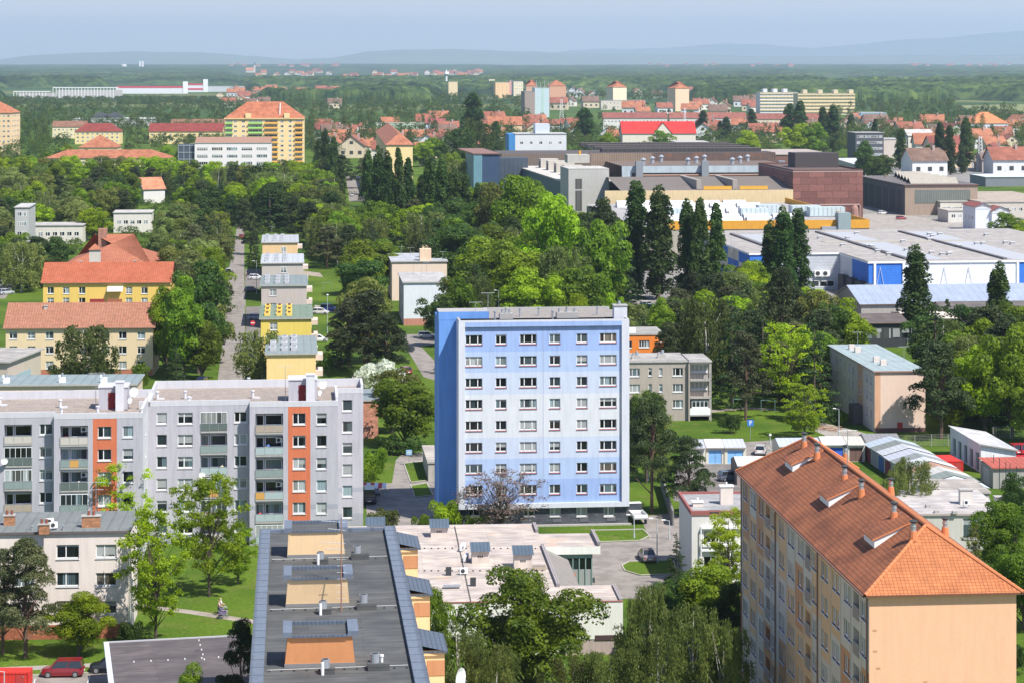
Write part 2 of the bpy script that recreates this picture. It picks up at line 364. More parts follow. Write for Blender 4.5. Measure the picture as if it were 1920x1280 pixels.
# ---- blue tower block in the centre
def blue_tower():
    zt = 26.75; B = Fr('tower_block', 'tall blue tower block with striped pale blue front in the centre', 'apartment block', 860, 605, zt, 5.5)
    W = B.x(1180)
    W2 = B.x(1166); fl = B.x(872)
    c1 = mat('paint', (0.31, 0.43, 0.72), var=0.09); c2 = mat('paint', (0.40, 0.51, 0.72), var=0.07); c3 = mat('paint', (0.52, 0.585, 0.71), var=0.06); c4 = mat('paint', (0.62, 0.645, 0.68), var=0.06)
    frame = mat('paint', (0.60, 0.62, 0.68), var=0.05); deep = mat('paint', (0.13, 0.30, 0.68), var=0.08)
    zb = [B.z(10, 0, v) for v in (943, 898.6, 859, 819.5, 738.8, 697.5, 659, 612)]
    cols = [c1, c2, c3, c4, c3, c2, c1]
    def cm(s, z):
        for i in range(7):
            if z < zb[i + 1]: return cols[i]
        return cols[6]
    zfr = B.z(10, 0, 952)
    holes = []; hw = []
    for i in range(8):
        for (u, ww, n) in ((889, 32, 3), (940, 20.5, 2), (991, 32, 3), (1041, 20.5, 2), (1092, 20.5, 2), (1141, 32, 3)):
            xc = B.x(u); k = ww / 14.4 / 2; zc = B.z(xc, 0, 637.6 + 40.3 * i - (u - 889) * 0.0155)
            hw.append((xc - k, xc + k, zc - 0.66, zc + 0.62, n))
    a = MB()
    r = 0.35        # colour field sits back inside a pale frame
    wall(a, ('f', r), fl, W2, zb[0], zb[7], [h[:4] for h in hw], cm, 0.2, breaks=zb)
    a.box(0, fl, 0, 4.2, zfr, zt, frame); a.box(W2, W, 0, 9, zfr, zt, frame); a.box(fl, W2, 0, 4.2, zfr, zb[0], frame)
    a.box(fl, W2, 0.0, 4.2, zb[7], zt, c1, skip='u'); a.box(fl, W2, 0.6, 4.2, zb[0], zb[7], DARKM, skip='ft')
    xs = B.x(1019); a.box(xs - 0.03, xs + 0.03, r - 0.015, r, zb[0], zb[7], mat('plain', (0.3, 0.35, 0.5)))
    a.build('front_wall', B.o)
    for h in hw: put_window(B, ('f', r), *h[:4], n=h[4], sill=REDSILL)
    # dark plinth storey
    slate = mat('stone', (0.075, 0.08, 0.095), bw=0.7, bh=0.3)
    a = MB(); hw = []
    for u in (889, 941, 992, 1041, 1091, 1142):
        xc = B.x(u, 0.5); zc = B.z(xc, 0.5, 957); hw.append((xc - 0.7, xc + 0.7, zc - 0.75, zc + 0.7, 2))
    wall(a, ('f', 0.5), 0.3, W - 0.1, 0, zfr, [h[:4] for h in hw], slate)
    a.box(0.3, W - 0.1, 0.5, 9, 0, zfr, slate, skip='ft')
    for u in (1045, 1095, 1146): xc = B.x(u, 0.5); a.box(xc - 0.6, xc + 0.6, 0.44, 0.5, 0.5, 0.95, mat('plain', (0.12, 0.12, 0.14)))
    a.box(-1.2, W + 0.3, 0.1, 0.5, 0, 0.22, CONC)
    a.build('plinth_wall', B.o)
    for h in hw: put_window(B, ('f', 0.5), *h[:4], n=2)
    # rear volume, stands out to the left
    y2 = 4.2; xl = B.x(823, y2); y3 = 13.5
    a = MB(); a.box(xl, W - 0.8, y2, y3, 0, zt - 0.1, deep, skip='t'); a.build('rear_wall', B.o)
    rf = mat('gravel', (0.30, 0.27, 0.245)); rf2 = mat('plain', (0.36, 0.35, 0.34))
    a = MB(); a.box(0, W, 0, y3, zt - 0.3, zt, rf, skip='ulrbf')
    parapet(a, 0.02, W - 0.02, 0.02, 4.2, zt, 0.25, 0.3, frame, rf2, 'flr')
    xr = B.x(917, y2)
    a.box(xl - 0.05, xr, y2 - 0.02, y2 + 4.2, zt - 0.12, zt + 0.95, deep, rf2)
    a.box(xr, W - 0.8, y3 - 0.3, y3, zt - 0.1, zt + 0.45, rf2)
    a.build('roof', B.o)
    xa = B.x(1168); a = MB(); a.box(xa - 0.9, W, 2.0, 3.4, zt, zt + 1.7, frame); a.box(xa - 1.0, W + 0.1, 1.9, 3.5, zt + 1.7, zt + 1.85, rf2); a.cyl(xa - 0.1, 2.7, zt + 1.85, zt + 2.3, 0.2, 0.2, ZINC, 8)
    a.build('roof_stack', B.o)
    for u0, u1, y in ((937, 962, 3.2), (1044, 1084, 3.6)):
        a = MB(); x0, x1 = B.x(u0, y), B.x(u1, y); a.box(x0, x1, y, y + 1.3, zt, zt + 0.75, rf2)
        for k in range(3): xx = x0 + 0.4 + k * (x1 - x0 - 0.8) / 2; a.cyl(xx, y + 0.6, zt + 0.75, zt + 1.25 + 0.2 * (k % 2), 0.14, 0.17, ZINC, 8)
        a.build('vent_box', B.o)
    for u, y in ((928, 3.0), (1036, 3.0), (1062, 5), (1010, 7), (1120, 7), (975, 6)): vent_pipe(B.o, B.x(u, y), y, zt, 1.0, 0.13)
    antenna(B.o, B.x(915, 4.6), 4.6, zt, 3.4, 1); antenna(B.o, B.x(893, 4.0), 5, zt + 0.9, 1.2, 1)
    B.foot(xl, W, 0, y3, 1.0)
blue_tower()

# ---- grey slab block with orange strips on the left
def grey_slab():
    zt = 17.9; B = Fr('panel_block', 'long grey panel block with orange vertical strips and balconies on the left', 'apartment block', 101, 777, zt, 5.5)
    g = mat('paint', (0.44, 0.43, 0.475), var=0.09); g2 = mat('paint', (0.34, 0.35, 0.40), var=0.06); gl = mat('paint', (0.62, 0.62, 0.65), var=0.05)
    og = mat('paint', (0.60, 0.165, 0.075), var=0.09); grav = mat('gravel', (0.33, 0.275, 0.235)); cop = mat('paint', (0.55, 0.55, 0.58), var=0.05)
    yB = 0.0; yA = 1.6; yC = 9.2; yD = 7.3
    # local plane for E from photo
    xd1 = B.x(634, yD); yE = B.y(xd1, 729, zt)
    x0 = B.x(-60, yA); xA = B.x(101, yB); xB1 = B.x(268, yB); xC0 = xB1; xC1 = B.x(468, yD); xE1 = B.x(681, yE)
    yb1 = B.y(xB1, 737, zt); yb2 = B.y(xE1, 716, zt)
    bk = [(x0, yA, yA, xA), ]
    win = []   # (plane, s0,s1,z0,z1,n)
    body = MB()
    def section(y, xa, xb, wins, logs, strips):
        holes = []; sb = []
        for (u, wpx, hpx, vs, n, left) in wins:
            for v in vs:
                xc = B.x(u, y); s = F / B.wx(xc, y)[1]; zc = B.z(xc, y, v); hh = hpx / s / 2; ww = wpx / s / 2
                holes.append((xc - ww, xc + ww, zc - hh, zc + hh)); win.append((('f', y), xc - ww, xc + ww, zc - hh, zc + hh, n))
        lg = []
        for (u0, u1, vs) in logs:
            for (va, vb) in vs:
                xa_, xb_ = B.x(u0, y), B.x(u1, y); zt_ = B.z(xa_, y, va); zb_ = B.z(xa_, y, vb)
                holes.append((xa_, xb_, zb_, zt_, 1.25)); lg.append((xa_, xb_, zb_, zt_))
        st = [(B.x(a_, y), B.x(b_, y)) for a_, b_ in strips]
        zz = [4.4, 5.0, 1.6]
        def cm(s, z):
            for a_, b_ in st:
                if a_ < s < b_: return og
            if 4.4 < z < 5.0 or z < 1.6: return g2
            return g
        wall(body, ('f', y), xa, xb, 0, zt, holes, cm, 0.16, breaks=zz, sbreaks=[q for p in st for q in p])
        for i, (a_, b_, e, t_) in enumerate(lg):
            lm = MB(); rail = MB(); bal = [(0.10, 0.13, 0.12), (0.34, 0.42, 0.42), (0.50, 0.47, 0.42), (0.22, 0.28, 0.27), (0.36, 0.30, 0.24)][rnd.randrange(5)]
            pm = mat('plain', bal); w_ = b_ - a_; h_ = t_ - e
            # back wall of the loggia: door, window
            lm.box(a_ + 0.05, a_ + w_ * 0.30, y + 1.13, y + 1.22, e + 0.05, e + 2.1, WHITE); lm.face([(a_ + 0.15, y + 1.12, e + 0.2), (a_ + w_ * 0.30 - 0.1, y + 1.12, e + 0.2), (a_ + w_ * 0.30 - 0.1, y + 1.12, e + 2.0), (a_ + 0.15, y + 1.12, e + 2.0)], GLASS)
            lm.box(a_ + w_ * 0.34, b_ - 0.15, y + 1.13, y + 1.22, e + 0.8, e + 2.1, WHITE); lm.face([(a_ + w_ * 0.34 + 0.1, y + 1.12, e + 0.9), (b_ - 0.25, y + 1.12, e + 0.9), (b_ - 0.25, y + 1.12, e + 2.0), (a_ + w_ * 0.34 + 0.1, y + 1.12, e + 2.0)], GLASS)
            lo = lm.build('loggia_door', B.o)
            ph = 1.0
            rail.box(a_, b_, y - 0.12, y - 0.02, e - 0.18, e, CONC)
            for k in range(3):
                c_ = pm if rnd.random() < 0.96 else mat('plain', (0.55, 0.30, 0.08))
                rail.box(a_ + w_ * k / 3 + 0.03, a_ + w_ * (k + 1) / 3 - 0.03, y - 0.09, y - 0.05, e + 0.06, e + ph - 0.05, c_)
            rail.box(a_, b_, y - 0.11, y - 0.04, e + ph - 0.04, e + ph + 0.02, ZINC)
            for k in range(4): xx = a_ + w_ * k / 3; rail.box(xx - 0.02, xx + 0.02, y - 0.10, y - 0.04, e, e + ph - 0.04, ZINC)
            rail.build('balcony_railing', B.o)
            r_ = rnd.random()
            if r_ < 0.22:
                gm = MB()
                nn = 5
                for k in range(nn + 1): xx = a_ + 0.03 + (w_ - 0.06) * k / nn; gm.box(xx - 0.025, xx + 0.025, y - 0.03, y + 0.02, e + ph, t_ - 0.02, WHITE)
                gm.box(a_, b_, y - 0.035, y + 0.025, t_ - 0.08, t_ - 0.01, WHITE)
                go = gm.build('loggia_glazing', B.o)
                pg = MB(); pg.face([(a_, y, e + ph), (b_, y, e + ph), (b_, y, t_ - 0.08), (a_, y, t_ - 0.08)], GLASS); pg.build('pane', go)
            elif r_ < 0.8:
                k_ = rnd.randrange(2, 5)
                for q in range(k_):
                    cc = rnd.choice([(0.7, 0.7, 0.72), (0.5, 0.06, 0.06), (0.1, 0.2, 0.45), (0.6, 0.5, 0.35), (0.25, 0.4, 0.2), (0.75, 0.74, 0.7)])
                    cm_ = MB(); xx = a_ + 0.2 + rnd.random() * (w_ - 0.8); hh = 0.3 + rnd.random() * 0.9
                    if rnd.random() < 0.5: cm_.box(xx, xx + 0.45, y - 0.06, y - 0.03 + 0.07, e + ph - hh * 0.7, e + ph + 0.03, mat('plain', cc)); cm_.build('hung_cloth', B.o)
                    else: cm_.box(xx, xx + 0.4, y + 0.3, y + 0.75, e, e + hh, mat('plain', cc)); cm_.cyl(xx + 0.2, y + 0.5, e + hh, e + hh + 0.15, 0.12, 0.05, mat('plain', cc), 6); cm_.build('balcony_clutter', B.o)
                if rnd.random() < 0.5: acunit(B.o, b_ - 0.5, y + 0.9, e + 1.3)
    rA = [807 + 42.6 * i for i in range(5)]
    lA = [(796, 832), (838, 873), (880, 917), (922, 960), (965, 1002)]
    section(yA, x0, xA, [(86.5, 24, 21, [805 + 42.6 * i for i in range(5)], 2, 0), (-20, 24, 21, [808 + 42.6 * i for i in range(5)], 2, 0)],
            [(8, 60, [(a_, b_) for a_, b_ in lA])], [])
    section(yB, xA, xB1, [(196, 25, 22, [810 + 42.6 * i for i in range(5)], 2, 0), (240, 19.5, 22, [809 + 42.6 * i for i in range(5)], 1, 0)],
            [(113, 165, [(798 + 42.6 * i, 834 + 42.6 * i) for i in range(5)])], [(174, 219)])
    section(yC, xC0, xC1, [(303.5, 19, 22, [784 + 41.2 * i for i in range(6)], 1, 0), (347.5, 28, 22, [784 + 41.2 * i for i in range(6)], 2, 0), (451.5, 23.5, 20.5, [782 + 41.2 * i for i in range(6)], 2, 0)],
            [(376, 426, [(772 + 41.2 * i, 808 + 41.2 * i) for i in range(6)])], [])
    section(yD, xC1, xd1, [(561, 24, 22, [785 + 41.75 * i for i in range(6)], 2, 0), (603, 19, 22, [785 + 41.75 * i for i in range(6)], 1, 0)],
            [(479, 531, [(775 + 41.75 * i, 811 + 41.75 * i) for i in range(6)])], [(540, 582)])
    section(yE, xd1, xE1, [(651.5, 18.5, 22, [760 + 40.1 * i for i in range(6)], 1, 0)], [], [])
    body.face([(xA, yB, 0), (xA, yA, 0), (xA, yA, zt), (xA, yB, zt)], g)
    wins_r = []
    for i in range(5): zc = B.z(xB1, 4, 806 + 42 * i); wins_r.append((3.6, 4.6, zc - 0.5, zc + 0.6))
    wall(body, ('r', xB1), yB, yC, 0, zt, wins_r, gl)  # right-facing walls take the lighter grey: strong sun put into the paint
    for h in wins_r: put_window(B, ('r', xB1), *h, n=1)
    body.face([(xC1, yC, 0), (xC1, yD, 0), (xC1, yD, zt), (xC1, yC, zt)][::-1], g)
    body.face([(xd1, yD, 0), (xd1, yE, 0), (xd1, yE, zt), (xd1, yD, zt)], gl)
    body.box(x0, xB1, yb1, yb1 + .01, 0, zt, g); body.box(xB1, xE1, yb2 - .01, yb2, 0, zt, g)
    body.face([(xE1, yE, 0), (xE1, yb2, 0), (xE1, yb2, zt), (xE1, yE, zt)], gl)
    body.face([(x0, yb1, 0), (x0, yA, 0), (x0, yA, zt), (x0, yb1, zt)], g); body.face([(xB1, yb1, 0), (xB1, yb2, 0), (xB1, yb2, zt), (xB1, yb1, zt)], g)
    body.build('wall', B.o)
    for p_, a_, b_, e, t_, n in win: put_window(B, p_, a_, b_, e, t_, n=n)
    zr = zt - 0.45; rf = MB()
    rf.face([(x0, yA + .3, zr), (xA, yA + .3, zr), (xA, yB + .3, zr), (xB1 - .3, yB + .3, zr), (xB1 - .3, yb1 - .3, zr), (x0, yb1 - .3, zr)], grav)
    rf.face([(xB1 + .3, yC + .3, zr), (xC1, yC + .3, zr), (xC1, yD + .3, zr), (xd1 - .3, yD + .3, zr), (xd1 - .3, yE + .3, zr), (xE1 - .3, yE + .3, zr), (xE1 - .3, yb2 - .3, zr), (xB1 + .3, yb2 - .3, zr)], grav)
    rf.build('roof', B.o)
    pp = MB(); t = 0.3; z1 = zt + 0.12; z1b = zt + 0.55
    pp.box(x0, xA, yA - .02, yA + t, zr - .1, z1, cop); pp.box(xA, xB1, yB - .02, yB + t, zr - .1, z1, cop); pp.box(xB1 - t, xB1 + .02, yB + t, yC, zr - .1, z1b, cop); pp.box(xB1 - t - .6, xB1 - t, yC - 3, yC - 2.6, zr, z1b, cop)
    pp.box(x0, xB1, yb1 - t, yb1 + .02, zr - .1, z1b, cop); pp.box(xB1 - t, xB1 + t, yC, yb1 - t, zr - .1, z1, cop)
    pp.box(xB1 + t, xC1, yC - .02, yC + t, zr - .1, z1, cop); pp.box(xC1 - .001, xd1, yD - .02, yD + t, zr - .1, z1, cop); pp.box(xd1 - t, xd1 + .02, yD + t, yE, zr - .1, z1b, cop)
    pp.box(xd1 + .02, xE1, yE - .02, yE + t, zr - .1, z1, cop); pp.box(xE1 - t, xE1 + .02, yE + t, yb2 - t, zr - .1, z1b, cop)
    pp.box(xB1 + t, xE1, yb2 - t, yb2 + .02, zr - .1, z1b, cop); pp.box(xB1 - .02, xB1 + t, yb1 + .02, yb2 + .02, zr - .1, z1b, cop)
    pp.build('parapet', B.o)
    red = mat('plain', (0.22, 0.015, 0.02))
    for (u0, u1, v, ud0, ud1, us0, us1) in ((185, 247, 768, 203, 217, 218, 233), (541, 602, 753, 560, 573, 574, 590)):
        lx, ly = B.loc(u0, v, zr); a_ = lx; b_ = B.x(u1 - 8, ly); ph = 2.75
        a = MB(); a.box(a_, b_, ly, ly + 3.6, zr, zr + ph, g, gl); a.box(a_ - .1, b_ + .1, ly - .1, ly + 3.7, zr + ph, zr + ph + 0.14, cop)
        s0, s1 = B.x(us0, ly), B.x(us1, ly); a.box(s0, s1, ly - 1.2, ly, zr, zr + ph + 0.75, gl); a.box(s0 - .06, s1 + .06, ly - 1.26, ly + .3, zr + ph + 0.75, zr + ph + 0.87, cop)
        po = a.build('roof_penthouse', B.o)
        d0, d1 = B.x(ud0, ly), B.x(ud1, ly); a = MB(); a.box(d0, d1, ly - 0.06, ly - 0.01, zr + .1, zr + 2.15, red); a.box(d1 - .15, d1 - .1, ly - .1, ly - .06, zr + 1, zr + 1.15, ZINC); a.build('door', po)
        dish(B.o, b_ + .7, ly + .2, zr + 2.2, 0.6, 0.5); dish(B.o, b_ + .3, ly - 1.0, zr + 1.3, 0.4, 0.9)
        antenna(B.o, a_ - .4, ly + .6, zr, 4.6, 1)
    for (u, v) in ((113, 764), (115, 778), (347, 747), (354, 758), (466, 722), (474, 746), (0, 760), (295, 748), (183, 776)):
        lx, ly = B.loc(u, v, zr); a = MB(); a.cyl(lx, ly, zr, zr + .9, .17, .17, gl, 8); a.cyl(lx, ly, zr + .9, zr + 1.05, .26, .24, gl, 8); a.box(lx + .1, lx + .9, ly - .2, ly + .2, zr, zr + .18, gl); a.build('vent_pipe', B.o)
    for x_, y_, v_ in ((B.x(9, yA), yA, 862), (B.x(379, yC), yC, 888)): dish(B.o, x_ , y_ - 0.5, B.z(x_, y_, v_), 0.42, 0.3)
    B.foot(x0, xB1, yB, yb1, 0.5); B.foot(xB1, xE1, yD, yb2, 0.5)
grey_slab()

# ---- beige block bottom left
def flat_block(name, label, u0, u1, vr, h, depth, yaw, wm, rm, wins=(), side=(), plinth=None, simple=False, cat='apartment block', group=None, over=0.35, eave=None, v_ref=None, par=0.0, pm=None, nm='window', side_m=None, pl_h=1.2):
    """flat roofed block: wins = (u, width m, height m, n, [v rows]) on the front; side = (plane, y0, w, h, n, [z])"""
    B = Fr(name, label, cat, u0, vr, h, yaw, group); W = B.x(u1)
    holes = []; ww = []
    for (u, wd, hh, n, vs) in wins:
        for v in vs:
            xc = B.x(u); zc = B.z(xc, 0, v); q = (xc - wd / 2, xc + wd / 2, zc - hh / 2, zc + hh / 2); holes.append(q); ww.append(q + (n,))
    a = MB(); hs = [] if simple else holes
    wall(a, ('f', 0), 0, W, 0, h, hs, (lambda s, z: plinth if (plinth and z < pl_h) else (wm(s, z) if callable(wm) else wm)), 0.18, breaks=[pl_h])
    sm = side_m or (wm if not callable(wm) else wm(0, h - .1))
    for k, d in (('l', 0.0), ('r', W)):
        sh = [(y0, y0 + wd, z0, z0 + hh) for (kk, y0, wd, hh, n, zs) in side if kk == k for z0 in zs]
        wall(a, (k, d), 0, depth, 0, h, [] if simple else sh, sm)
        for q in sh: put_window(B, (k, d), *q, n=2, simple=simple)
    a.face([(W, depth, 0), (0, depth, 0), (0, depth, h), (W, depth, h)], sm); a.build('wall', B.o)
    for q in ww: put_window(B, ('f', 0), *q[:4], n=q[4], simple=simple)
    a = MB(); o = over; em = eave or CONC
    a.box(-o, W + o, -o, depth + o, h + .002, h + 0.25, em, rm)
    if par: parapet(a, -o, W + o, -o, depth + o, h + .25, par, .25, pm or em)
    a.build('roof', B.o); B.foot(0, W, 0, depth); B.W = W; B.h = h + .25; B.d = depth
    return B
def beige_bl():
    wm = mat('paint', (0.76, 0.67, 0.61), var=0.07); pl = mat('stone', (0.36, 0.12, 0.06), bw=.4, bh=.2)
    rm = mat('seam', (0.17, 0.185, 0.18), k=1.2, dark=0.8)
    B = flat_block('apartment_house', 'beige three storey block with orange plinth in the bottom left corner', -60, 240, 1002, 11.1, 10.2, 4.0, wm, rm,
        [(127, 2.35, 1.5, 2, [1034, 1086, 1139]), (199, 2.15, 1.45, 2, [1033, 1086, 1139]), (43, 2.3, 1.5, 2, [1036, 1088, 1141]), (-20, 2.2, 1.5, 2, [1036, 1088])], plinth=pl, pl_h=1.5, over=0.25,
        eave=mat('plain', (0.12, 0.10, 0.10)), side=(('r', 4, 1.4, 1.3, 2, [2.2, 5.0, 7.9]),))
    br = mat('stone', (0.42, 0.2, 0.1), bw=.3, bh=.12)
    for (u, v, wd, hh) in ((18, 983, 1.1, 1.0), (83, 1000, 1.0, 1.0), (171, 987, 1.9, 1.15)):
        x, y = B.loc(u, v, B.h); a = MB(); a.box(x - wd / 2, x + wd / 2, y - .4, y + .4, B.h, B.h + hh, br); a.box(x - wd / 2 - .08, x + wd / 2 + .08, y - .48, y + .48, B.h + hh, B.h + hh + .1, CONC)
        for k in range(2): a.cyl(x - .25 + .5 * k, y, B.h + hh + .1, B.h + hh + .55, .14, .14, mat('plain', (0.25, 0.08, 0.05)), 8)
        a.build('chimney', B.o)
    for u, v in ((78, 998), (100, 993), (93, 986)): x, y = B.loc(u, v, B.h); acunit(B.o, x, y, B.h + .1, 0.4)
    x, y = B.loc(180, 987, B.h); antenna(B.o, x, y, B.h, 4.8, 2)
    for u, v in ((60, 993), (119, 992)): x, y = B.loc(u, v, B.h); vent_pipe(B.o, x, y, B.h, .35, .1)
    return B
BEIGE = beige_bl()

# ---- dark felt roof block in the foreground with orange penthouses
def felt_block():
    zt = 18.6; d = H - zt
    B = Fr('apartment_building', 'block with dark felt roof and three orange penthouses in the foreground', 'apartment block', 487, 1000, zt, 5.6)
    W = B.x(741); felt = mat('felt', (0.085, 0.088, 0.088)); cop = mat('seam', (0.135, 0.165, 0.215), k=2.0, dir='X', dark=0.7); cop2 = mat('seam', (0.10, 0.125, 0.17), k=0.3, dark=.6)
    ye = B.y(0, 1330, zt)           # near end (towards the camera)
    ye = -62.0
    yw = mat('paint', (0.88, 0.62, 0.35), var=.04); ow = mat('paint', (0.86, 0.37, 0.15), var=.05); br = mat('paint', (0.55, 0.26, 0.13))
    a = MB(); a.box(0.05, W - 0.05, ye, -0.05, 0, zt, yw, skip='t'); a.build('wall', B.o)
    # roof sheet, strips run across
    a = MB(); a.face([(0, ye, zt + .12), (W, ye, zt + .12), (W, 0, zt + .12), (0, 0, zt + .12)], felt); a.build('roof', B.o)
    a = MB()
    a.box(0, .95, ye, 0, zt + .0, zt + .42, cop); a.box(W - 1.0, W, ye, 0, zt, zt + .48, cop); a.box(.95, W - 1.0, -.55, 0, zt, zt + .42, cop)
    for k in range(31): yy = -k * 2.0; a.box(-0.01, .96, yy - .03, yy, zt + .42, zt + .45, cop2); a.box(W - 1.01, W + .01, yy - .03, yy, zt + .48, zt + .51, cop2)
    a.build('parapet', B.o)
    zr = zt + .12
    P = [((538.8, 646.8, 1045), (541, 642, 996), 979, yw), ((536, 655, 1137.7), (540, 651, 1085), 1066, yw), ((534, 666, 1251), (540, 660, 1193), 1168, ow)]
    for (b0, b1, bv), (t0, t1, tv), kv, m in P:
        x0, y0 = B.loc(b0, bv, zr); x1, _ = B.loc(b1, bv, zr)
        zT = zr + 2.25; y1 = B.y(x0, tv, zT); x2 = B.x(t0, y1); x3 = B.x(t1, y1); yk = y1 + (3.2)
        a = MB(); f0 = (x0, y0, zr + .25); f1 = (x1, y0, zr + .25); g0 = (x2, y1, zT); g1 = (x3, y1, zT)
        a.face([f0, f1, g1, g0], m); a.face([(x0, yk, zr), (x0, y0, zr), (x0, y0, zr + .25), g0, (x2, yk, zT)], m); a.face([(x1, y0, zr), (x1, yk, zr), (x3, yk, zT), g1, (x1, y0, zr + .25)], m)
        a.box(x0 - .03, x1 + .03, y0 - .05, y0 + .02, zr, zr + .25, mat('plain', (.2, .2, .2)))
        a.face([(x1, yk, zr), (x0, yk, zr), (x2, yk, zT), (x3, yk, zT)], m)
        po = a.build('roof_penthouse', B.o)
        a = MB(); a.face([(x2, y1, zT + .02), (x3, y1, zT + .02), (x3, yk, zT + .02), (x2, yk, zT + .02)], felt)
        a.box(x2 - .35, x2 + .28, y1 - .1, yk + .1, zT - .05, zT + .32, cop); a.box(x3 - .28, x3 + .45, y1 - .1, yk + .1, zT - .05, zT + .32, cop)
        a.box(x2 + .28, x3 - .28, yk - .2, yk + .1, zT - .02, zT + .26, cop2); a.box(x2 + .28, x3 - .28, y1 - .12, y1 - .02, zT - .08, zT + .08, cop2)
        a.build('penthouse_roof', po)
    for (u, v) in ((597.5, 1056), (602, 1150), (606, 1262)):
        x, y = B.loc(u, v, zr); a = MB(); a.box(x - .1, x + .8, y - .3, y + .5, zr, zr + .42, felt); a.cyl(x + .15, y, zr + .42, zr + 1.0, .3, .3, ZINC, 14); a.cyl(x + .15, y, zr + .55, zr + 1.005, .24, .24, DARKM, 12); a.cyl(x - .05, y - .35, zr, zr + .85, .11, .11, WHITE, 8); a.build('roof_vent', B.o)
    for (u, v) in ((672, 1048), (684, 1142), (706, 1256)):
        x, y = B.loc(u, v, zr); a = MB(); a.box(x - .6, x + .9, y - .2, y + .8, zr, zr + .5, felt); a.cyl(x - .1, y + .3, zr + .5, zr + 1.1, .32, .32, ZINC, 14); a.cyl(x - .1, y + .3, zr + .6, zr + 1.105, .26, .26, DARKM, 12); a.build('roof_vent', B.o)
    x, y = B.loc(716, 1254, zr); vent_pipe(B.o, x, y, zr, .9, .09, m=WHITE)
    x, y = B.loc(640, 1146, zr); a = MB(); a.tube((x, y, zr), (x, y, zr + 7.2), .06, .04, mat('plain', (.3, .17, .12)), 6)
    for k in range(7): a.tube((x - .35, y, zr + 1 + k * .5), (x + .35, y, zr + 1 + k * .5), .015, .015, ZINC, 4)
    for zz, L in ((6.8, 1.5), (6.2, 1.0), (5.2, 1.6), (4.7, 1.1)):
        a.tube((x - L, y + .1, zr + zz + .15), (x + .3, y, zr + zz), .018, .018, ZINC, 4)
        for j in range(6): xx = x - L + j * L / 5; a.tube((xx, y - .4, zr + zz + .1), (xx, y + .4, zr + zz + .1), .01, .01, ZINC, 3)
    a.build('antenna_mast', B.o)
    wire = MB()     # lightning conductor on small blocks
    for v in (1051, 1145, 1259):
        x0, y0 = B.loc(500, v, zr)
        for j in range(12):
            xx = 1.3 + j * (W - 2.6) / 11; wire.box(xx - .06, xx + .06, y0 - .06, y0 + .06, zr, zr + .12, DARKM)
        wire.tube((1.2, y0, zr + .13), (W - 1.2, y0 + .4, zr + .13), .012, .012, WHITE, 4)
    wire.build('lightning_wire', B.o)
    dm = mat('seam', (0.085, 0.11, 0.15), k=0.35, dark=.55)
    for i, (u0, v0, u1) in enumerate(((748, 1021, 780), (764, 1107, 798), (786, 1213, 826), (810, 1330, 850))):
        zc = zt - .1; x0 = W; y0 = B.y(W, v0, zc); dx = 2.0; dl = 5.2; bw = yw
        a = MB(); a.box(W, W + dx - .25, y0 + .25, y0 + dl - .25, 0, zc - .3, yw, skip='t'); a.box(W + dx - .25, W + dx - .22, y0 + 1.2, y0 + 2.4, 2, zc - 1.2, GLASS)
        for k in range(6): a.box(W + .5, W + dx - .24, y0 + .2, y0 + .25, zc - 2.1 - 2.8 * k, zc - 1.0 - 2.8 * k, br)
        ba = a.build('balcony_tower', B.o)
        a = MB(); a.face([(W, y0, zc + .12), (W + dx, y0, zc - .35), (W + dx, y0 + dl, zc - .35), (W, y0 + dl, zc + .12)], dm); a.box(W, W + dx, y0, y0 + .04, zc - .45, zc - .3, dm); a.box(W + dx - .04, W + dx, y0, y0 + dl, zc - .45, zc - .36, dm); a.build('canopy', ba)
    dish(B.o, W + 2.5, B.y(W, 1232, zt), zt - 1.5, .75, 1.0)
    B.foot(0, W + 2, ye, 0)
felt_block()

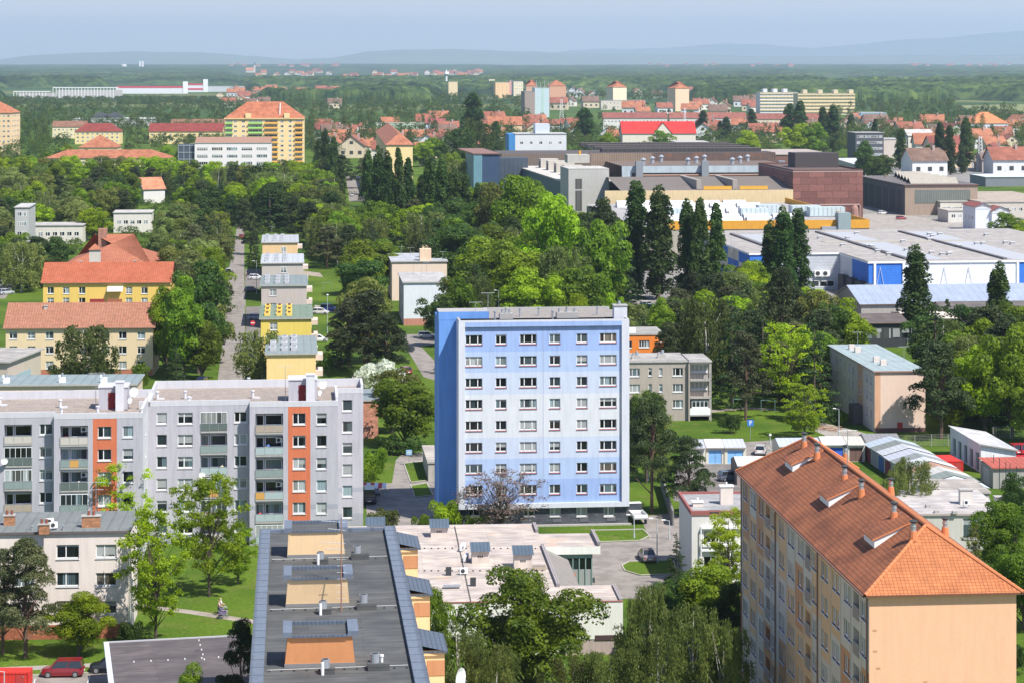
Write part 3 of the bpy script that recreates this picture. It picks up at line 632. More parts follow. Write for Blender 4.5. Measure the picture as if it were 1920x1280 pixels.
# ---- orange tiled roof block on the right
def tile_block():
    ze = 20.6; B = Fr('apartment_building', 'tall block with orange hipped tile roof and peach gable at the right', 'apartment block', 1622, 1116, ze, 5.0)
    W = B.x(1919); L = B.y(0, 882, ze); hr = 4.1
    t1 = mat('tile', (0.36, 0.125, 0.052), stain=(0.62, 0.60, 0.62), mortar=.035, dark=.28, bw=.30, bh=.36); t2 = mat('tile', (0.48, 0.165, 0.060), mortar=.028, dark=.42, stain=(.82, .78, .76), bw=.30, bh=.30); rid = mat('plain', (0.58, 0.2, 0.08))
    # roof
    a = MB(); c = [(0, 0, ze), (W, 0, ze), (W, L, ze), (0, L, ze)]; r0 = (W / 2, 5.2, ze + hr); r1 = (W / 2, L - 5.2, ze + hr)
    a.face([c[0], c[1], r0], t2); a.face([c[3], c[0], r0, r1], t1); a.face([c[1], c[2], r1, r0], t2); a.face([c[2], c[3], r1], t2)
    for k, (p, q) in enumerate(((c[0], c[1]), (c[1], c[2]), (c[2], c[3]), (c[3], c[0]))):
        a.face([(p[0], p[1], ze - .16), (q[0], q[1], ze - .16), q, p], mat('plain', (.16, .07, .04)))
    a.face([(0, 0, ze - .16), (0, L, ze - .16), (W, L, ze - .16), (W, 0, ze - .16)], mat('plain', (.5, .45, .4)))
    ro = a.build('roof', B.o)
    a = MB()
    for p, q in ((r0, r1), (c[0], r0), (c[1], r0), (c[2], r1), (c[3], r1)):
        p, q = Vector(p), Vector(q); n = int((q - p).length / .4)
        for i in range(n):
            s_ = p.lerp(q, i / n); e_ = p.lerp(q, (i + 1.05) / n); a.tube(s_ + Vector((0, 0, .03)), e_ + Vector((0, 0, .03)), .15, .12, rid, 6)
    a.build('ridge_tiles', ro)
    a = MB(); gm = mat('plain', (.22, .12, .09)); a.tube((-.09, .1, ze - .1), (-.09, L - .1, ze - .1), .08, .08, gm, 6); a.tube((W + .09, .1, ze - .1), (W + .09, L, ze - .1), .08, .08, gm, 6); a.build('gutter', ro)
    for yy in (.8, L * .34, L * .67, L - .8): a = MB(); a.tube((.33, yy, 0), (.33, yy, ze - .3), .06, .06, gm, 6); a.tube((.33, yy, ze - .3), (-.05, yy, ze - .12), .06, .06, gm, 6); a.build('downpipe', B.o)
    ov = .42; x0, x1, y0, y1 = ov, W - ov, ov, L - ov; zw = ze - .16
    peach = mat('paint', (0.80, 0.47, 0.29), var=.04); pe2 = mat('paint', (0.56, 0.30, 0.16), var=.05); crm = mat('paint', (0.62, 0.57, 0.50), var=.05); yel = mat('paint', (0.70, 0.47, 0.27), var=.05)
    gw = MB(); gw.face([(x0, y0, 0), (x1, y0, 0), (x1, y0, zw), (x0, y0, zw)], peach)
    for (u, v) in ((1640, 1181), (1641, 1220), (1647, 1252), (1735, 1278)):
        xx, zz = B.x(u, y0), 0; zz = B.z(xx, y0, v); gw.box(xx - .15, xx + .15, y0 - .015, y0, zz - .08, zz + .08, pe2)
    gw.face([(x1, y1, 0), (x0, y1, 0), (x0, y1, zw), (x1, y1, zw)], peach); gw.face([(x1, y0, 0), (x1, y1, 0), (x1, y1, zw), (x1, y0, zw)], crm)
    gw.build('gable_wall', B.o)
    # left long wall with bays: positions (y) of window columns, loggias
    ym = y0; Lw = y1 - y0; n3 = 3; bay = Lw / n3
    holes = []; ws = []; logs = []; fh = 2.8; floors = 7; ztop = zw - .75
    colsW = (0.06, 0.135, 0.36, 0.44, 0.60, 0.68, 0.84, 0.92)
    for b in range(n3):
        for f_ in range(floors):
            zt_ = ztop - f_ * fh
            for c_ in colsW:
                yy = y0 + (b + c_) * bay; q = (yy - .62, yy + .62, zt_ - 1.45, zt_); holes.append(q); ws.append(q)
            yy = y0 + (b + .24) * bay; q = (yy - .95, yy + .95, zt_ - 1.95, zt_ + .1, 1.3); holes.append(q); logs.append(q)
    def cm(s, z):
        b = (s - y0) / bay; i = int(b * 5 + .3); j = int((ztop + .5 - z) / (fh * 2.0) + .01 + (i % 3) * .5)
        return [crm, yel, crm, pe2, yel, crm, yel][(i * 2 + j * 3) % 7]
    a = MB(); sbk = [y0 + bay * (k - .3) / 5 for k in range(1, 16)]; zbk = [ztop + .5 - fh * k for k in range(0, 8)]
    wall(a, ('l', x0), y0, y1, 0, zw, holes, cm, .2, breaks=zbk, sbreaks=sbk)
    for s_ in sbk: a.box(x0 - .05, x0, s_ - .04, s_ + .04, 0, zw, crm)
    a.build('side_wall', B.o)
    for q in ws: put_window(B, ('l', x0), *q, n=2)
    for q in logs:
        a = MB(); a.box(x0 - .05, x0 + .02, q[0], q[1], q[2], q[2] + .95, mat('plain', (.30, .26, .24))); a.box(x0 - .07, x0 + .04, q[0], q[1], q[2] + .95, q[2] + 1.0, ZINC); a.build('balcony_railing', B.o)
    # slope helper: z of left roof plane at local x
    def zs(x): return ze + hr * x / (W / 2)
    for (v1, v2, uf, ub) in (((1485, 884), 0, 0, 0), ((1555, 950), 0, 0, 0), ((1641, 1027), 0, 0, 0)):
        # front low corner of the dormer box
        u, v = v1; best = None
        for k in range(60):
            xx = .3 + k * .08; zz = zs(xx); lx, ly = B.loc(u, v, zz)
            if best is None or abs(lx - xx) < best[0]: best = (abs(lx - xx), xx, ly, zz)
        _, xx, yy, zz = best; wd = 3.4; hh = .75; xe = xx + 3.1; a = MB(); xh = xe
        ztop_ = zz + hh
        a.face([(xx, yy, zz), (xx, yy + wd, zz), (xx, yy + wd, ztop_), (xx, yy, ztop_)][::-1], WHITE)
        ze_ = zs(xe) + .05
        for yq in (yy, yy + wd): a.face([(xx, yq, zz), (xe, yq, zs(xe)), (xe, yq, ze_), (xx, yq, ztop_)], WHITE)
        do = a.build('roof_dormer', B.o)
        a = MB(); a.face([(xx - .2, yy - .15, ztop_ - .02), (xe + .1, yy - .15, ze_ + .03), (xe + .1, yy + wd + .15, ze_ + .03), (xx - .2, yy + wd + .15, ztop_ - .02)], t1)
        a.face([(xx - .2, yy - .15, ztop_ - .14), (xe + .1, yy - .15, ze_ - .08), (xe + .1, yy - .15, ze_ + .03), (xx - .2, yy - .15, ztop_ - .02)], rid); a.face([(xx - .2, yy - .15, ztop_ - .14), (xx - .2, yy + wd + .15, ztop_ - .14), (xx - .2, yy + wd + .15, ztop_ - .02), (xx - .2, yy - .15, ztop_ - .02)], rid)
        a.build('dormer_roof', do)
    def zplane(x): return ze + hr * (1 - abs(x - W / 2) / (W / 2))
    for (u, v) in ((1507, 839), (1533, 860), (1588, 861), (1585, 903), (1616, 930), (1672, 925), (1676, 974), (1712, 1010), (1772, 1002)):
        best = None; right = (u, v) in ((1588, 861), (1672, 925), (1772, 1002))
        for k in range(160):
            x_ = .5 + k * .07
            if (x_ > W / 2) != right: continue
            lx, ly = B.loc(u, v, zplane(x_))
            if best is None or abs(lx - x_) < best[0]: best = (abs(lx - x_), x_, ly)
        _, x_, y_ = best; z_ = zplane(x_) - .1; a = MB()
        a.cyl(x_, y_, z_, z_ + .75, .36, .27, rid, 10); a.cyl(x_, y_, z_ + .75, z_ + 1.35, .2, .2, ZINC, 10); a.cyl(x_, y_, z_ + 1.05, z_ + 1.12, .24, .24, ZINC, 10); a.cyl(x_, y_, z_ + 1.35, z_ + 1.5, .2, .34, DARKM, 10); a.cyl(x_, y_, z_ + 1.5, z_ + 1.62, .36, .1, DARKM, 10)
        a.build('flue', B.o)
    x_, y_ = W / 2 + .3, L * .62; antenna(B.o, x_, y_, ze + hr - .2, 3.2, 1)
    B.foot(0, W, 0, L)
tile_block()

# ---- low white hall in the middle foreground
def white_hall():
    h = 5.4; B = Fr('shop_building', 'low white flat roofed shop hall with rooftop hatches in front of the blue tower', 'shop', 1168, 1127, h, 4.0)
    wm = mat('paint', (0.76, 0.76, 0.70), var=.05); rm = mat('felt', (0.47, 0.405, 0.365), rust=1); dk = mat('plain', (.07, .035, .04)); pk = mat('paint', (.45, .36, .33)); cp = mat('plain', (.34, .14, .12))
    def X(u, v, z=h): return B.loc(u, v, z)
    xr, _ = X(1046, 1100); x_l = X(640, 1130)[0]; yb = B.y(xr - 5, 985, h); x_fr = X(838, 1130)[0]
    y1 = B.y(0, 1098, h); xf = X(1060, 1127)[0]; yc0 = B.y(xr, 1023, h); yc1 = B.y(xr, 998, h); xcr = X(1126, 1022)[0]; x2 = X(1022, 1000)[0]
    yf = B.y(x_fr, 1130, h)
    a = MB()
    a.box(x_l, xf, yf, yb, 0, h, wm, skip='t'); a.box(xf, 0, 0, y1 - .0, 1.6, h, wm, skip='tl'); a.box(xf, -.05, 0.06, y1 - .05, 0, 1.6, pk, skip='tl')
    a.box(xf + 3, -.5, -.03, .0, 1.5, 2.0, dk); a.box(-1.0, 0.03, 0.4, y1 - .6, 1.2, 4.2, pk)
    a.build('wall', B.o)
    a = MB(); a.face([(x_l, yf, h), (xf, yf, h), (xf, yb, h), (x_l, yb, h)], rm); a.face([(xf, 0, h), (0, 0, h), (0, y1, h), (xf, y1, h)], rm)
    a.box(xf - 1, xcr, yc0, yc1, h - 1.0, h - .12, wm, rm); a.build('roof', B.o)
    pm = mat('plain', (.22, .20, .21)); pl = mat('plain', (.55, .5, .48))
    a = MB()
    for (ax, ay, bx, by) in ((xf - .35, y1, xf - .35, yc0 - .1), (xf - .35, yc1 + .1, xf - .35, yb), (-.35, .1, -.35, y1 - .1), (xcr - .35, yc0 + .1, xcr - .35, yc1 - .1)):
        zz = h if bx < xcr - 1 or bx > xf + 6 else h - .12
        a.box(ax, ax + .35, ay, by, zz, zz + .35, pm)
        n = max(2, int(abs(by - ay) / .7))
        for k in range(n): yy = ay + (by - ay) * (k + .5) / n; a.box(ax + .02, ax + .13, yy - .05, yy + .05, zz + .35, zz + .42, pl); a.box(ax + .25, ax + .34, yy - .05, yy + .05, zz + .35, zz + .42, pl)
    a.box(x_l, xf, yb - .15, yb, h, h + .2, pl); a.box(xf, 0, -.05, .08, h, h + .12, cp); a.box(x_l, xf, yf - .05, yf + .08, h, h + .12, cp); a.box(xf, 0, y1 - .1, y1, h, h + .12, pl)
    a.build('parapet', B.o)
    # lower sloping canopy roof between wings
    sm = mat('seam', (.24, .22, .20), k=.9, dir='X', dark=.8)
    a = MB(); p = [X(1036, 1030, h - .2), X(1075, 1034, h - 2), X(1086, 1096, h - 2), X(1050, 1100, h - .2)]
    a.face([(xf, y1 + .1, h - .25), (xf + 2.8, y1 + .1, h - 1.6), (xf + 2.8, yc0 - .1, h - 1.6), (xf, yc0 - .1, h - .25)], sm); a.build('canopy', B.o)
    gr = mat('plain', (.20, .29, .27)); a = MB(); ex = xf + 3.0
    a.box(ex - 1.8, ex + 2.6, yc0 + .4, yc0 + .5, 0, h - 1.1, GLASS)
    for k in range(7): xx = ex - 1.8 + k * .73; a.box(xx - .06, xx + .06, yc0 + .3, yc0 + .42, 0, h - 1.1, gr)
    a.box(ex + 2.55, ex + 2.65, yc0 + .4, yc1 - .3, 0, h - 1.1, gr); a.box(ex - 1.8, ex + 2.6, yc0 + .28, yc0 + .42, h - 1.5, h - 1.05, gr)
    eo = a.build('entrance', B.o)
    a = MB(); sx = ex - .3; a.box(sx, sx + .95, yc0 + .22, yc0 + .27, 1.3, 2.2, mat('plain', (.75, .12, .04)))
    for k, (p0, p1) in enumerate(((.15, .8), (.2, .7), (.12, .85))): a.box(sx + p0, sx + p1, yc0 + .205, yc0 + .22, 1.95 - k * .24, 2.05 - k * .24, WHITE)
    a.build('sign_panel', eo)
    lid = mat('seam', (.075, .11, .15), k=.4, dark=.6)
    for (u, v, wd, hb) in ((824, 1007, 2.0, 1.3), (901, 1056, 1.9, 1.5), (981, 1066, 2.0, 1.7), (704, 1003, 2.0, 1.3)):
        x, y = X(u, v); a = MB(); a.box(x - wd / 2, x + wd / 2, y, y + 1.6, h, h + hb, mat('paint', (.62, .54, .48)));
        for k in range(3): a.box(x - .32 + .22 * k, x - .18 + .22 * k, y - .02, y, h + hb * .45, h + hb * .45 + .22, DARKM)
        ho = a.build('roof_hatch', B.o)
        a = MB(); z0, z1 = h + hb + .05, h + hb + .55; a.face([(x - wd / 2 - .15, y - .35, z0 - .15), (x + wd / 2 + .15, y - .35, z0 - .15), (x + wd / 2 + .15, y + 1.7, z1), (x - wd / 2 - .15, y + 1.7, z1)], lid)
        a.face([(x - wd / 2 - .15, y + 1.7, z1), (x + wd / 2 + .15, y + 1.7, z1), (x + wd / 2, y + 1.62, h + hb), (x - wd / 2, y + 1.62, h + hb)], lid); a.build('lid', ho)
    for (u, v, r_) in ((866, 1033, 1.2), (868, 1030, 1.2), (873, 1053, 1.2), (875, 1050, 1.3), (869, 1077, .1)): x, y = X(u, v); acunit(B.o, x, y, h, r_)
    for (u, v) in ((841, 1078), (887, 1098)): x, y = X(u, v); a = MB(); a.box(x - .3, x + .3, y - .15, y + .15, h, h + .9, DARKM); a.build('vent_pipe', B.o)
    x, y = X(847, 1102); a = MB(); a.box(x - .9, x + .9, y - .3, y + .3, h + .2, h + .32, ZINC); a.box(x - .8, x - .7, y - .1, y + .1, h, h + .2, ZINC); a.box(x + .7, x + .8, y - .1, y + .1, h, h + .2, ZINC); a.build('roof_bench_vent', B.o)
    x, y = X(1011, 1068); a = MB(); a.box(x - .7, x + .7, y - .4, y + .4, h, h + .45, mat('plain', (.4, .33, .27)), mat('plain', (.2, .17, .15))); a.build('vent_box', B.o)
    a = MB()
    for v in (1028, 1070): 
        for k in range(22):
            u = 770 + k * 13; x, y = X(u, v)
            if x < xf - 1: a.box(x - .08, x + .08, y - .08, y + .08, h, h + .12, DARKM)
    xx = X(853, 990)[0]
    for k in range(50): yy = yb - .6 - k * .75; a.box(xx - .07, xx + .07, yy - .08, yy + .08, h, h + .12, DARKM)
    for k in range(24): xx = -9.5 + k * .0
    a.build('lightning_wire', B.o)
    B.foot(x_l, 0, min(yf, 0), yb, 1)
    return B
white_hall()

# ---- other near and middle blocks
def corner_white():
    wm = mat('paint', (.66, .64, .60), var=.05); rm = mat('felt', (.33, .33, .335)); cp = mat('plain', (.30, .10, .09))
    B = flat_block('apartment_house', 'white flat roofed house with glazed loggias left of the orange tiled block', 1297, 1460, 965, 8.2, 11.5, 3.0, wm, rm, [(1348, 3.6, 1.5, 4, [1006, 1054])], over=.12, eave=cp, par=.25, pm=cp)
    for (u, v, wd, hh) in ((1362, 944, 1.5, 2.1), (1308, 948, 1.2, .5)):
        x, y = B.loc(u, v, B.h); a = MB(); a.box(x - wd / 2, x + wd / 2, y - .4, y + .5, B.h, B.h + hh, mat('plain', (.66, .58, .52))); a.box(x - wd / 2 - .1, x + wd / 2 + .1, y - .5, y + .6, B.h + hh, B.h + hh + .1, WHITE); a.cyl(x, y, B.h + hh, B.h + hh + .5, .1, .1, WHITE, 6); a.build('chimney', B.o)
    x, y = B.loc(1342, 961, B.h); a = MB(); a.box(x - .7, x + .7, y, y + 1.2, B.h, B.h + .12, DARKM); a.build('skylight', B.o)
    x0 = B.x(1314); a = MB(); 
    for v in (988, 1021, 1030, 1073): zz = B.z(x0, 0, v); a.box(x0, B.W, -.35, 0, zz - .12, zz + .12, WHITE)
    for k in range(5): xx = x0 + k * 1.7; a.box(xx - .06, xx + .06, -.35, -.25, B.z(x0, 0, 1073), B.z(x0, 0, 988), WHITE)
    a.build('loggia_frame', B.o)
corner_white()
def grey_three():
    wm = mat('paint', (.40, .35, .30), var=.07); rm = mat('felt', (.36, .345, .33))
    B = flat_block('apartment_house', 'grey beige three storey house with corner balconies right of the blue tower', 1120, 1290, 680, 9.9, 10.5, 4.0, wm, rm,
        [(1150, 1.7, 1.4, 3, [700, 730, 760]), (1190, 1.75, 1.45, 3, [698, 728, 758]), (1219, .6, 1.4, 1, [697, 727, 757]), (1239, .6, 1.4, 1, [697, 727, 757]), (1271, 1.75, 1.45, 3, [697, 727, 757])], over=.2)
    a = MB(); x0 = B.W; x1 = B.x(1333); dk = mat('plain', (.08, .075, .07)); a.box(x0, x0 + .25, -.6, 9, 0, 9.9, wm)
    wm2 = mat('paint', (.45, .42, .38)); a.box(x0 + .25, x1 - .2, .9, 9, 1.2, 9.9, wm2, skip='t')
    for k in range(4):
        zz = 9.9 - k * 2.95; a.box(x0 + .1, x1, -.6, .9, zz - .22, zz - .02, CONC)
    a.box(x1 - .2, x1, -.6, -.4, 0, 9.9, CONC); a.box(x1 - .2, x1, .7, 9, 0, 9.9, wm2); a.box(x0, x1 + .1, -.7, 9.2, 9.92, 10.15, CONC, rm)
    a.build('balcony_stack', B.o)
    for k in range(3):
        zz = 9.9 - (k + 1) * 2.95; m = [mat('plain', (.5, .5, .5)), mat('plain', (.35, .2, .15)), WHITE][k]
        a = MB()
        if k == 2: a.box(x0 + .25, x1 - .2, -.62, -.55, zz, zz + 1.1, m)
        else:
            for j in range(14): xx = x0 + .35 + j * (x1 - x0 - .6) / 13; a.box(xx - .02, xx + .02, -.6, -.56, zz, zz + 1.0, DARKM if k == 0 else m)
            a.box(x0 + .25, x1 - .2, -.62, -.55, zz + .98, zz + 1.03, DARKM)
        a.build('balcony_railing', B.o)
        put_window(B, ('f', .75 if k < 2 else -.5), x0 + .6, x0 + 3.4, zz + 1.15, zz + 2.4, n=4); 
    for (u, v) in ((1192, 672), (1240, 670)): x, y = B.loc(u, v, B.h); a = MB(); a.box(x - .7, x + .7, y - .4, y + .4, B.h, B.h + .6, CONC); a.cyl(x + .2, y, B.h + .6, B.h + 1.3, .3, .25, ZINC, 8); a.cyl(x - .4, y, B.h + .6, B.h + 1.0, .2, .2, ZINC, 8); a.build('chimney', B.o)
    B.foot(B.W, B.W + 4, 0, 9)
grey_three()
def orange_small():
    wm = mat('paint', (.78, .22, .03), var=.05)
    B = flat_block('apartment_house', 'orange house with flat grey roof behind the grey beige balcony house', 1120, 1245, 629, 9.6, 11, 4.5, wm, mat('felt', (.33, .32, .30)), [(1208, 2.0, 1.4, 4, [645]), (1180, 1.0, 1.4, 1, [646])], over=.15)
    x, y = B.x(1234), 0; a = MB(); a.box(x - .2, B.W, -1.0, 0, 5.2, 5.4, CONC); a.box(x - .2, B.W, -1.0, -.95, 5.4, 6.3, mat('plain', (.8, .7, .6))); a.box(x - .3, B.W, -1.1, 0, 8.3, 8.4, mat('plain', (.7, .5, .4))); a.build('balcony', B.o)
    x, y = B.loc(1186, 624, B.h); a = MB(); a.box(x - .6, x + .6, y, y + .6, B.h, B.h + .9, WHITE); a.build('chimney', B.o)
orange_small()
def pink_right():
    wm = mat('paint', (.76, .57, .46), var=.04); sd = mat('paint', (.60, .55, .51), var=.06); rm = mat('seam', (.30, .37, .38), k=1.5, dark=.85); st = mat('paint', (.66, .38, .24))
    B = Fr('apartment_house', 'three storey pale pink house with flat blue grey roof at the right', 'apartment block', 1640, 697, 9.9, 4.6)
    W = B.x(1735); L = 34.0; h = 9.9
    a = MB(); xs = B.x(1651); wall(a, ('f', 0), 0, W, 0, h, [], lambda s, z: mat('plain', (.16, .08, .07)) if z < .7 else (st if s < xs else wm), breaks=[.7], sbreaks=[xs])
    wz = []
    for yy in (1.6, 4.6, 9.2, 14.5, 17.2, 20.5, 24, 27, 31): 
        for z0 in (2.0, 4.9, 7.5): wz.append((yy, yy + 1.3, z0, z0 + 1.35))
    wall(a, ('l', 0), 0, L, 0, h, wz, lambda s, z: st if 8 < s < 12 else sd, sbreaks=[8, 12])
    a.box(0.01, W, .01, L, 0, h - .01, sd, skip='flt'); a.face([(W, .0, 0), (W, L, 0), (W, L, h), (W, 0, h)], wm)
    a.build('wall', B.o)
    for q in wz: put_window(B, ('l', 0), *q, n=2)
    a = MB(); a.box(-.3, W + .3, -.3, L + .3, h, h + .2, mat('plain', (.35, .2, .17)), rm); a.build('roof', B.o)
    a = MB(); a.box(-1.6, 0, 8.3, 11.7, 0, 3.1, mat('plain', (.1, .09, .09))); a.build('porch', B.o)
    a = MB(); xx = B.x(1687); a.box(xx - .4, xx + .4, -.25, -.01, .6, 1.6, mat('plain', (.45, .04, .03))); a.build('meter_box', B.o)
    for (u, v, r_) in ((1597, 655, 1), (1608, 660, 1), (1643, 678, 1), (1656, 684, 1)):
        x, y = B.loc(u, v, h + .2); a = MB(); a.box(x - .5, x + .5, y - .4, y + .4, h + .2, h + 1.1, mat('plain', (.62, .55, .50))); a.cyl(x + .7, y, h + .2, h + .6, .4, .3, ZINC, 8); a.build('chimney', B.o)
    for (u, v) in ((1608, 650), (1695, 678)): x, y = B.loc(u, v, h + .2); antenna(B.o, x, y, h + .2, 2.6, 1)
    B.foot(-2, W, 0, L)
pink_right()
def street_row():
    specs = [((492, 558, 456), (.76, .52, .28), (.38, .40, .42), 'peach house with grey roof at the far end of the street row', [(532, [468])]),
             ((491, 568, 495), (.52, .46, .42), (.42, .45, .48), 'pale grey house with light ribbed roof, fourth up the street row', [(532, [506])]),
             ((490, 575, 537), (.50, .43, .40), (.20, .24, .24), 'pinkish grey house with dark green grey roof in the street row', [(512, [549])]),
             ((489, 584, 599), (.74, .57, .12), (.17, .23, .17), 'bright yellow house with green roof in the street row', [(513, [612])]),
             ((500, 592, 665), (.84, .60, .26), (.22, .26, .26), 'orange yellow house with green grey roof, nearest in the street row', [])]
    for i, ((u0, u1, v), wc, rc, lab, wn) in enumerate(specs):
        dep = (27, 27, 24, 24, 25)[i]
        B = flat_block('apartment_house', lab, u0, u1, v, 9.6, dep, 5.6, mat('paint', wc, var=.05), mat('seam', rc, k=1.3, dark=.85, dir='X'), [(u, 1.5, 1.5, 2, vs + [vs[0] + 26]) for u, vs in wn], over=.35, group='flat roofed houses in a row along the street', simple=(i < 2),
            side=(('r', 3, 1.6, 1.4, 2, [2, 4.9, 7.6]), ('r', 9, 1.6, 1.4, 2, [2, 4.9, 7.6])))
        ym = mat('plain', (.80, .52, .10)) if i == 3 else mat('plain', (.42, .42, .43))
        for (fx, n) in ((.12, 3), (.36, 3), (.56, 3)):
            for k in range(n):
                x = B.W * fx; y = dep * (.15 + .3 * k); a = MB(); a.box(x - .55, x + .55, y, y + (3.6 if fx != .36 else 2.6), B.h, B.h + .5, ym); a.box(x - .3, x + .3, y + .8, y + 1.4, B.h + .5, B.h + .8, ZINC if i != 3 else mat('plain', (.1, .05, .03))); a.build('roof_duct', B.o)
        if i in (0, 3): antenna(B.o, B.W * .25, dep * .7, B.h, 3.0, 1)
        a = MB()
        for k in range(3): zz = 8.2 - 2.85 * k; a.box(B.W, B.W + 1.4, 12, 17, zz - 1.2, zz - .2, mat('plain', (.6, .5, .45)))
        a.build('balcony', B.o)
street_row()
def center_pair():
    B = flat_block('apartment_house', 'cream pink house with flat grey roof, further of the pair left of the poplars', 735, 838, 492, 9.8, 24, 5.5, mat('paint', (.78, .62, .50), var=.04), mat('felt', (.42, .44, .48)), [], over=.3, side=(('l', 3, 1.4, 1.4, 2, [2, 4.9, 7.6]), ('l', 8, 1.4, 1.4, 2, [2, 4.9, 7.6]), ('l', 14, 1.4, 1.4, 2, [2, 4.9, 7.6])))
    x, y = B.x(797), 0; a = MB(); a.box(x - 1.3, x + 1.6, 0.5, 3, B.h, B.h + 3.0, mat('paint', (.82, .60, .42))); a.build('roof_stack', B.o)
    x, y = B.loc(797, 474, B.h); a = MB(); a.box(x - .8, x + .8, y, y + 1, B.h, B.h + 2, mat('paint', (.82, .60, .42))); a.build('chimney', B.o)
    for u, v in ((752, 478), (770, 480), (830, 488), (822, 476)): x, y = B.loc(u, v, B.h); antenna(B.o, x, y, B.h, 2.2, 1)
    B = flat_block('apartment_house', 'pale blue white house with flat grey roof, nearer of the pair left of the poplars', 757, 840, 531, 9.8, 24, 5.5, mat('paint', (.68, .72, .76), var=.05), mat('felt', (.44, .43, .42)), [], over=.3, plinth=mat('paint', (.5, .22, .16)), pl_h=1.6, side_m=mat('paint', (.5, .45, .45)), side=(('l', 3, 1.4, 1.4, 2, [2, 4.9, 7.6]), ('l', 8, 1.4, 1.4, 2, [2, 4.9, 7.6]), ('l', 14, 1.4, 1.4, 2, [2, 4.9, 7.6])))
    for u, v in ((790, 520), (775, 516), (800, 512)): x, y = B.loc(u, v, B.h); antenna(B.o, x, y, B.h, 2.6, 1)
center_pair()
def small_grey_brick():
    B = flat_block('utility_building', 'small brick building with grey flat roof behind the right end of the grey block', 655, 709, 752, 6.0, 12, 5.5, mat('stone', (.50, .22, .14), bw=.5, bh=.2), mat('seam', (.20, .24, .25), k=2), [], cat='building', over=.2)
small_grey_brick()
def pitched(name, label, u0, u1, ve, h, depth, yaw, wm, tm, rise, kind='gable', wins=(), cat='apartment block', plinth=None, over=.5, simple=True, chim=(), side=(), group=None, axis='x', winw=1.4, winh=1.4, n=2, noback=False):
    B = Fr(name, label, cat, u0, ve, h, yaw, group); W = B.x(u1); a = MB(); x0, x1 = over, W - over
    hq = []
    for (u, wd, hh, nn, vs) in wins:
        for v in vs:
            xc = B.x(u, over); zc = B.z(xc, over, v)
            if zc - hh / 2 > .5: hq.append((xc - wd / 2, xc + wd / 2, zc - hh / 2, zc + hh / 2, nn))
    wall(a, ('f', over), x0, x1, 0, h, [] if simple else [q[:4] for q in hq], (lambda s, z: plinth if (plinth and z < 1.3) else wm), breaks=[1.3]); D = depth
    a.box(x0, x1, over, D - over, 0, h, wm, skip='ft' + ('' if not noback else 'b'))
    rs = D / 2 if axis == 'x' else W / 2; ro = MB()
    if axis == 'x':
        hip = D / 2 if kind == 'hip' else 0
        r0, r1 = (hip, D / 2, h + rise), (W - hip, D / 2, h + rise)
        ro.face([(0, 0, h), (W, 0, h), r1, r0], tm); ro.face([(W, D, h), (0, D, h), r0, r1], tm)
        if kind == 'hip': ro.face([(0, D, h), (0, 0, h), r0], tm); ro.face([(W, 0, h), (W, D, h), r1], tm)
        else:
            a.face([(x0, over, h), (x0, D - over, h), (x0, D / 2, h + rise * .93)], wm); a.face([(x1, over, h), (x1, D - over, h), (x1, D / 2, h + rise * .93)], wm)
            for xx in (0, W - .06): ro.face([(xx, 0, h - .12), (xx, D / 2, h + rise - .15), (xx, D, h - .12), (xx, D, h), (xx, D / 2, h + rise), (xx, 0, h)], mat('plain', (.5, .4, .35)))
    else:
        hip = W / 2 if kind == 'hip' else 0
        r0, r1 = (W / 2, hip, h + rise), (W / 2, D - hip, h + rise)
        ro.face([(0, D, h), (0, 0, h), r0, r1], tm); ro.face([(W, 0, h), (W, D, h), r1, r0], tm)
        if kind == 'hip': ro.face([(0, 0, h), (W, 0, h), r0], tm); ro.face([(W, D, h), (0, D, h), r1], tm)
        else: a.face([(x0, over, h), (x1, over, h), (W / 2, over, h + rise * .93)], wm); a.face([(x0, D - over, h), (x1, D - over, h), (W / 2, D - over, h + rise * .93)], wm)
    ed = mat('plain', (.20, .13, .10)); ro.box(0, W, 0, .05, h - .14, h - .003, ed); ro.box(0, .05, .05, D, h - .14, h - .003, ed); ro.box(W - .05, W, .05, D, h - .14, h - .003, ed)
    wo = a.build('wall', B.o); roo = ro.build('roof', B.o)
    for q in hq: put_window(B, ('f', over), *q[:4], n=q[4], simple=simple)
    for (k, y0, wd, hh, nn, zs) in side:
        for z0 in zs: put_window(B, (k, x1 if k == 'r' else x0), y0, y0 + wd, z0, z0 + hh, n=nn, simple=simple)
    cm = mat('plain', (.5, .42, .38))
    for (u, v, wd, hh) in chim:
        # chimney standing on the ridge plane height
        x, y = B.loc(u, v, h + rise * .8); c_ = MB(); c_.box(x - wd / 2, x + wd / 2, y - .4, y + .4, h + rise * .3, h + rise * .8 + hh, cm); c_.box(x - wd / 2 - .1, x + wd / 2 + .1, y - .5, y + .5, h + rise * .8 + hh, h + rise * .8 + hh + .12, CONC); c_.build('chimney', roo)
    B.foot(0, W, 0, D); B.W = W; return B
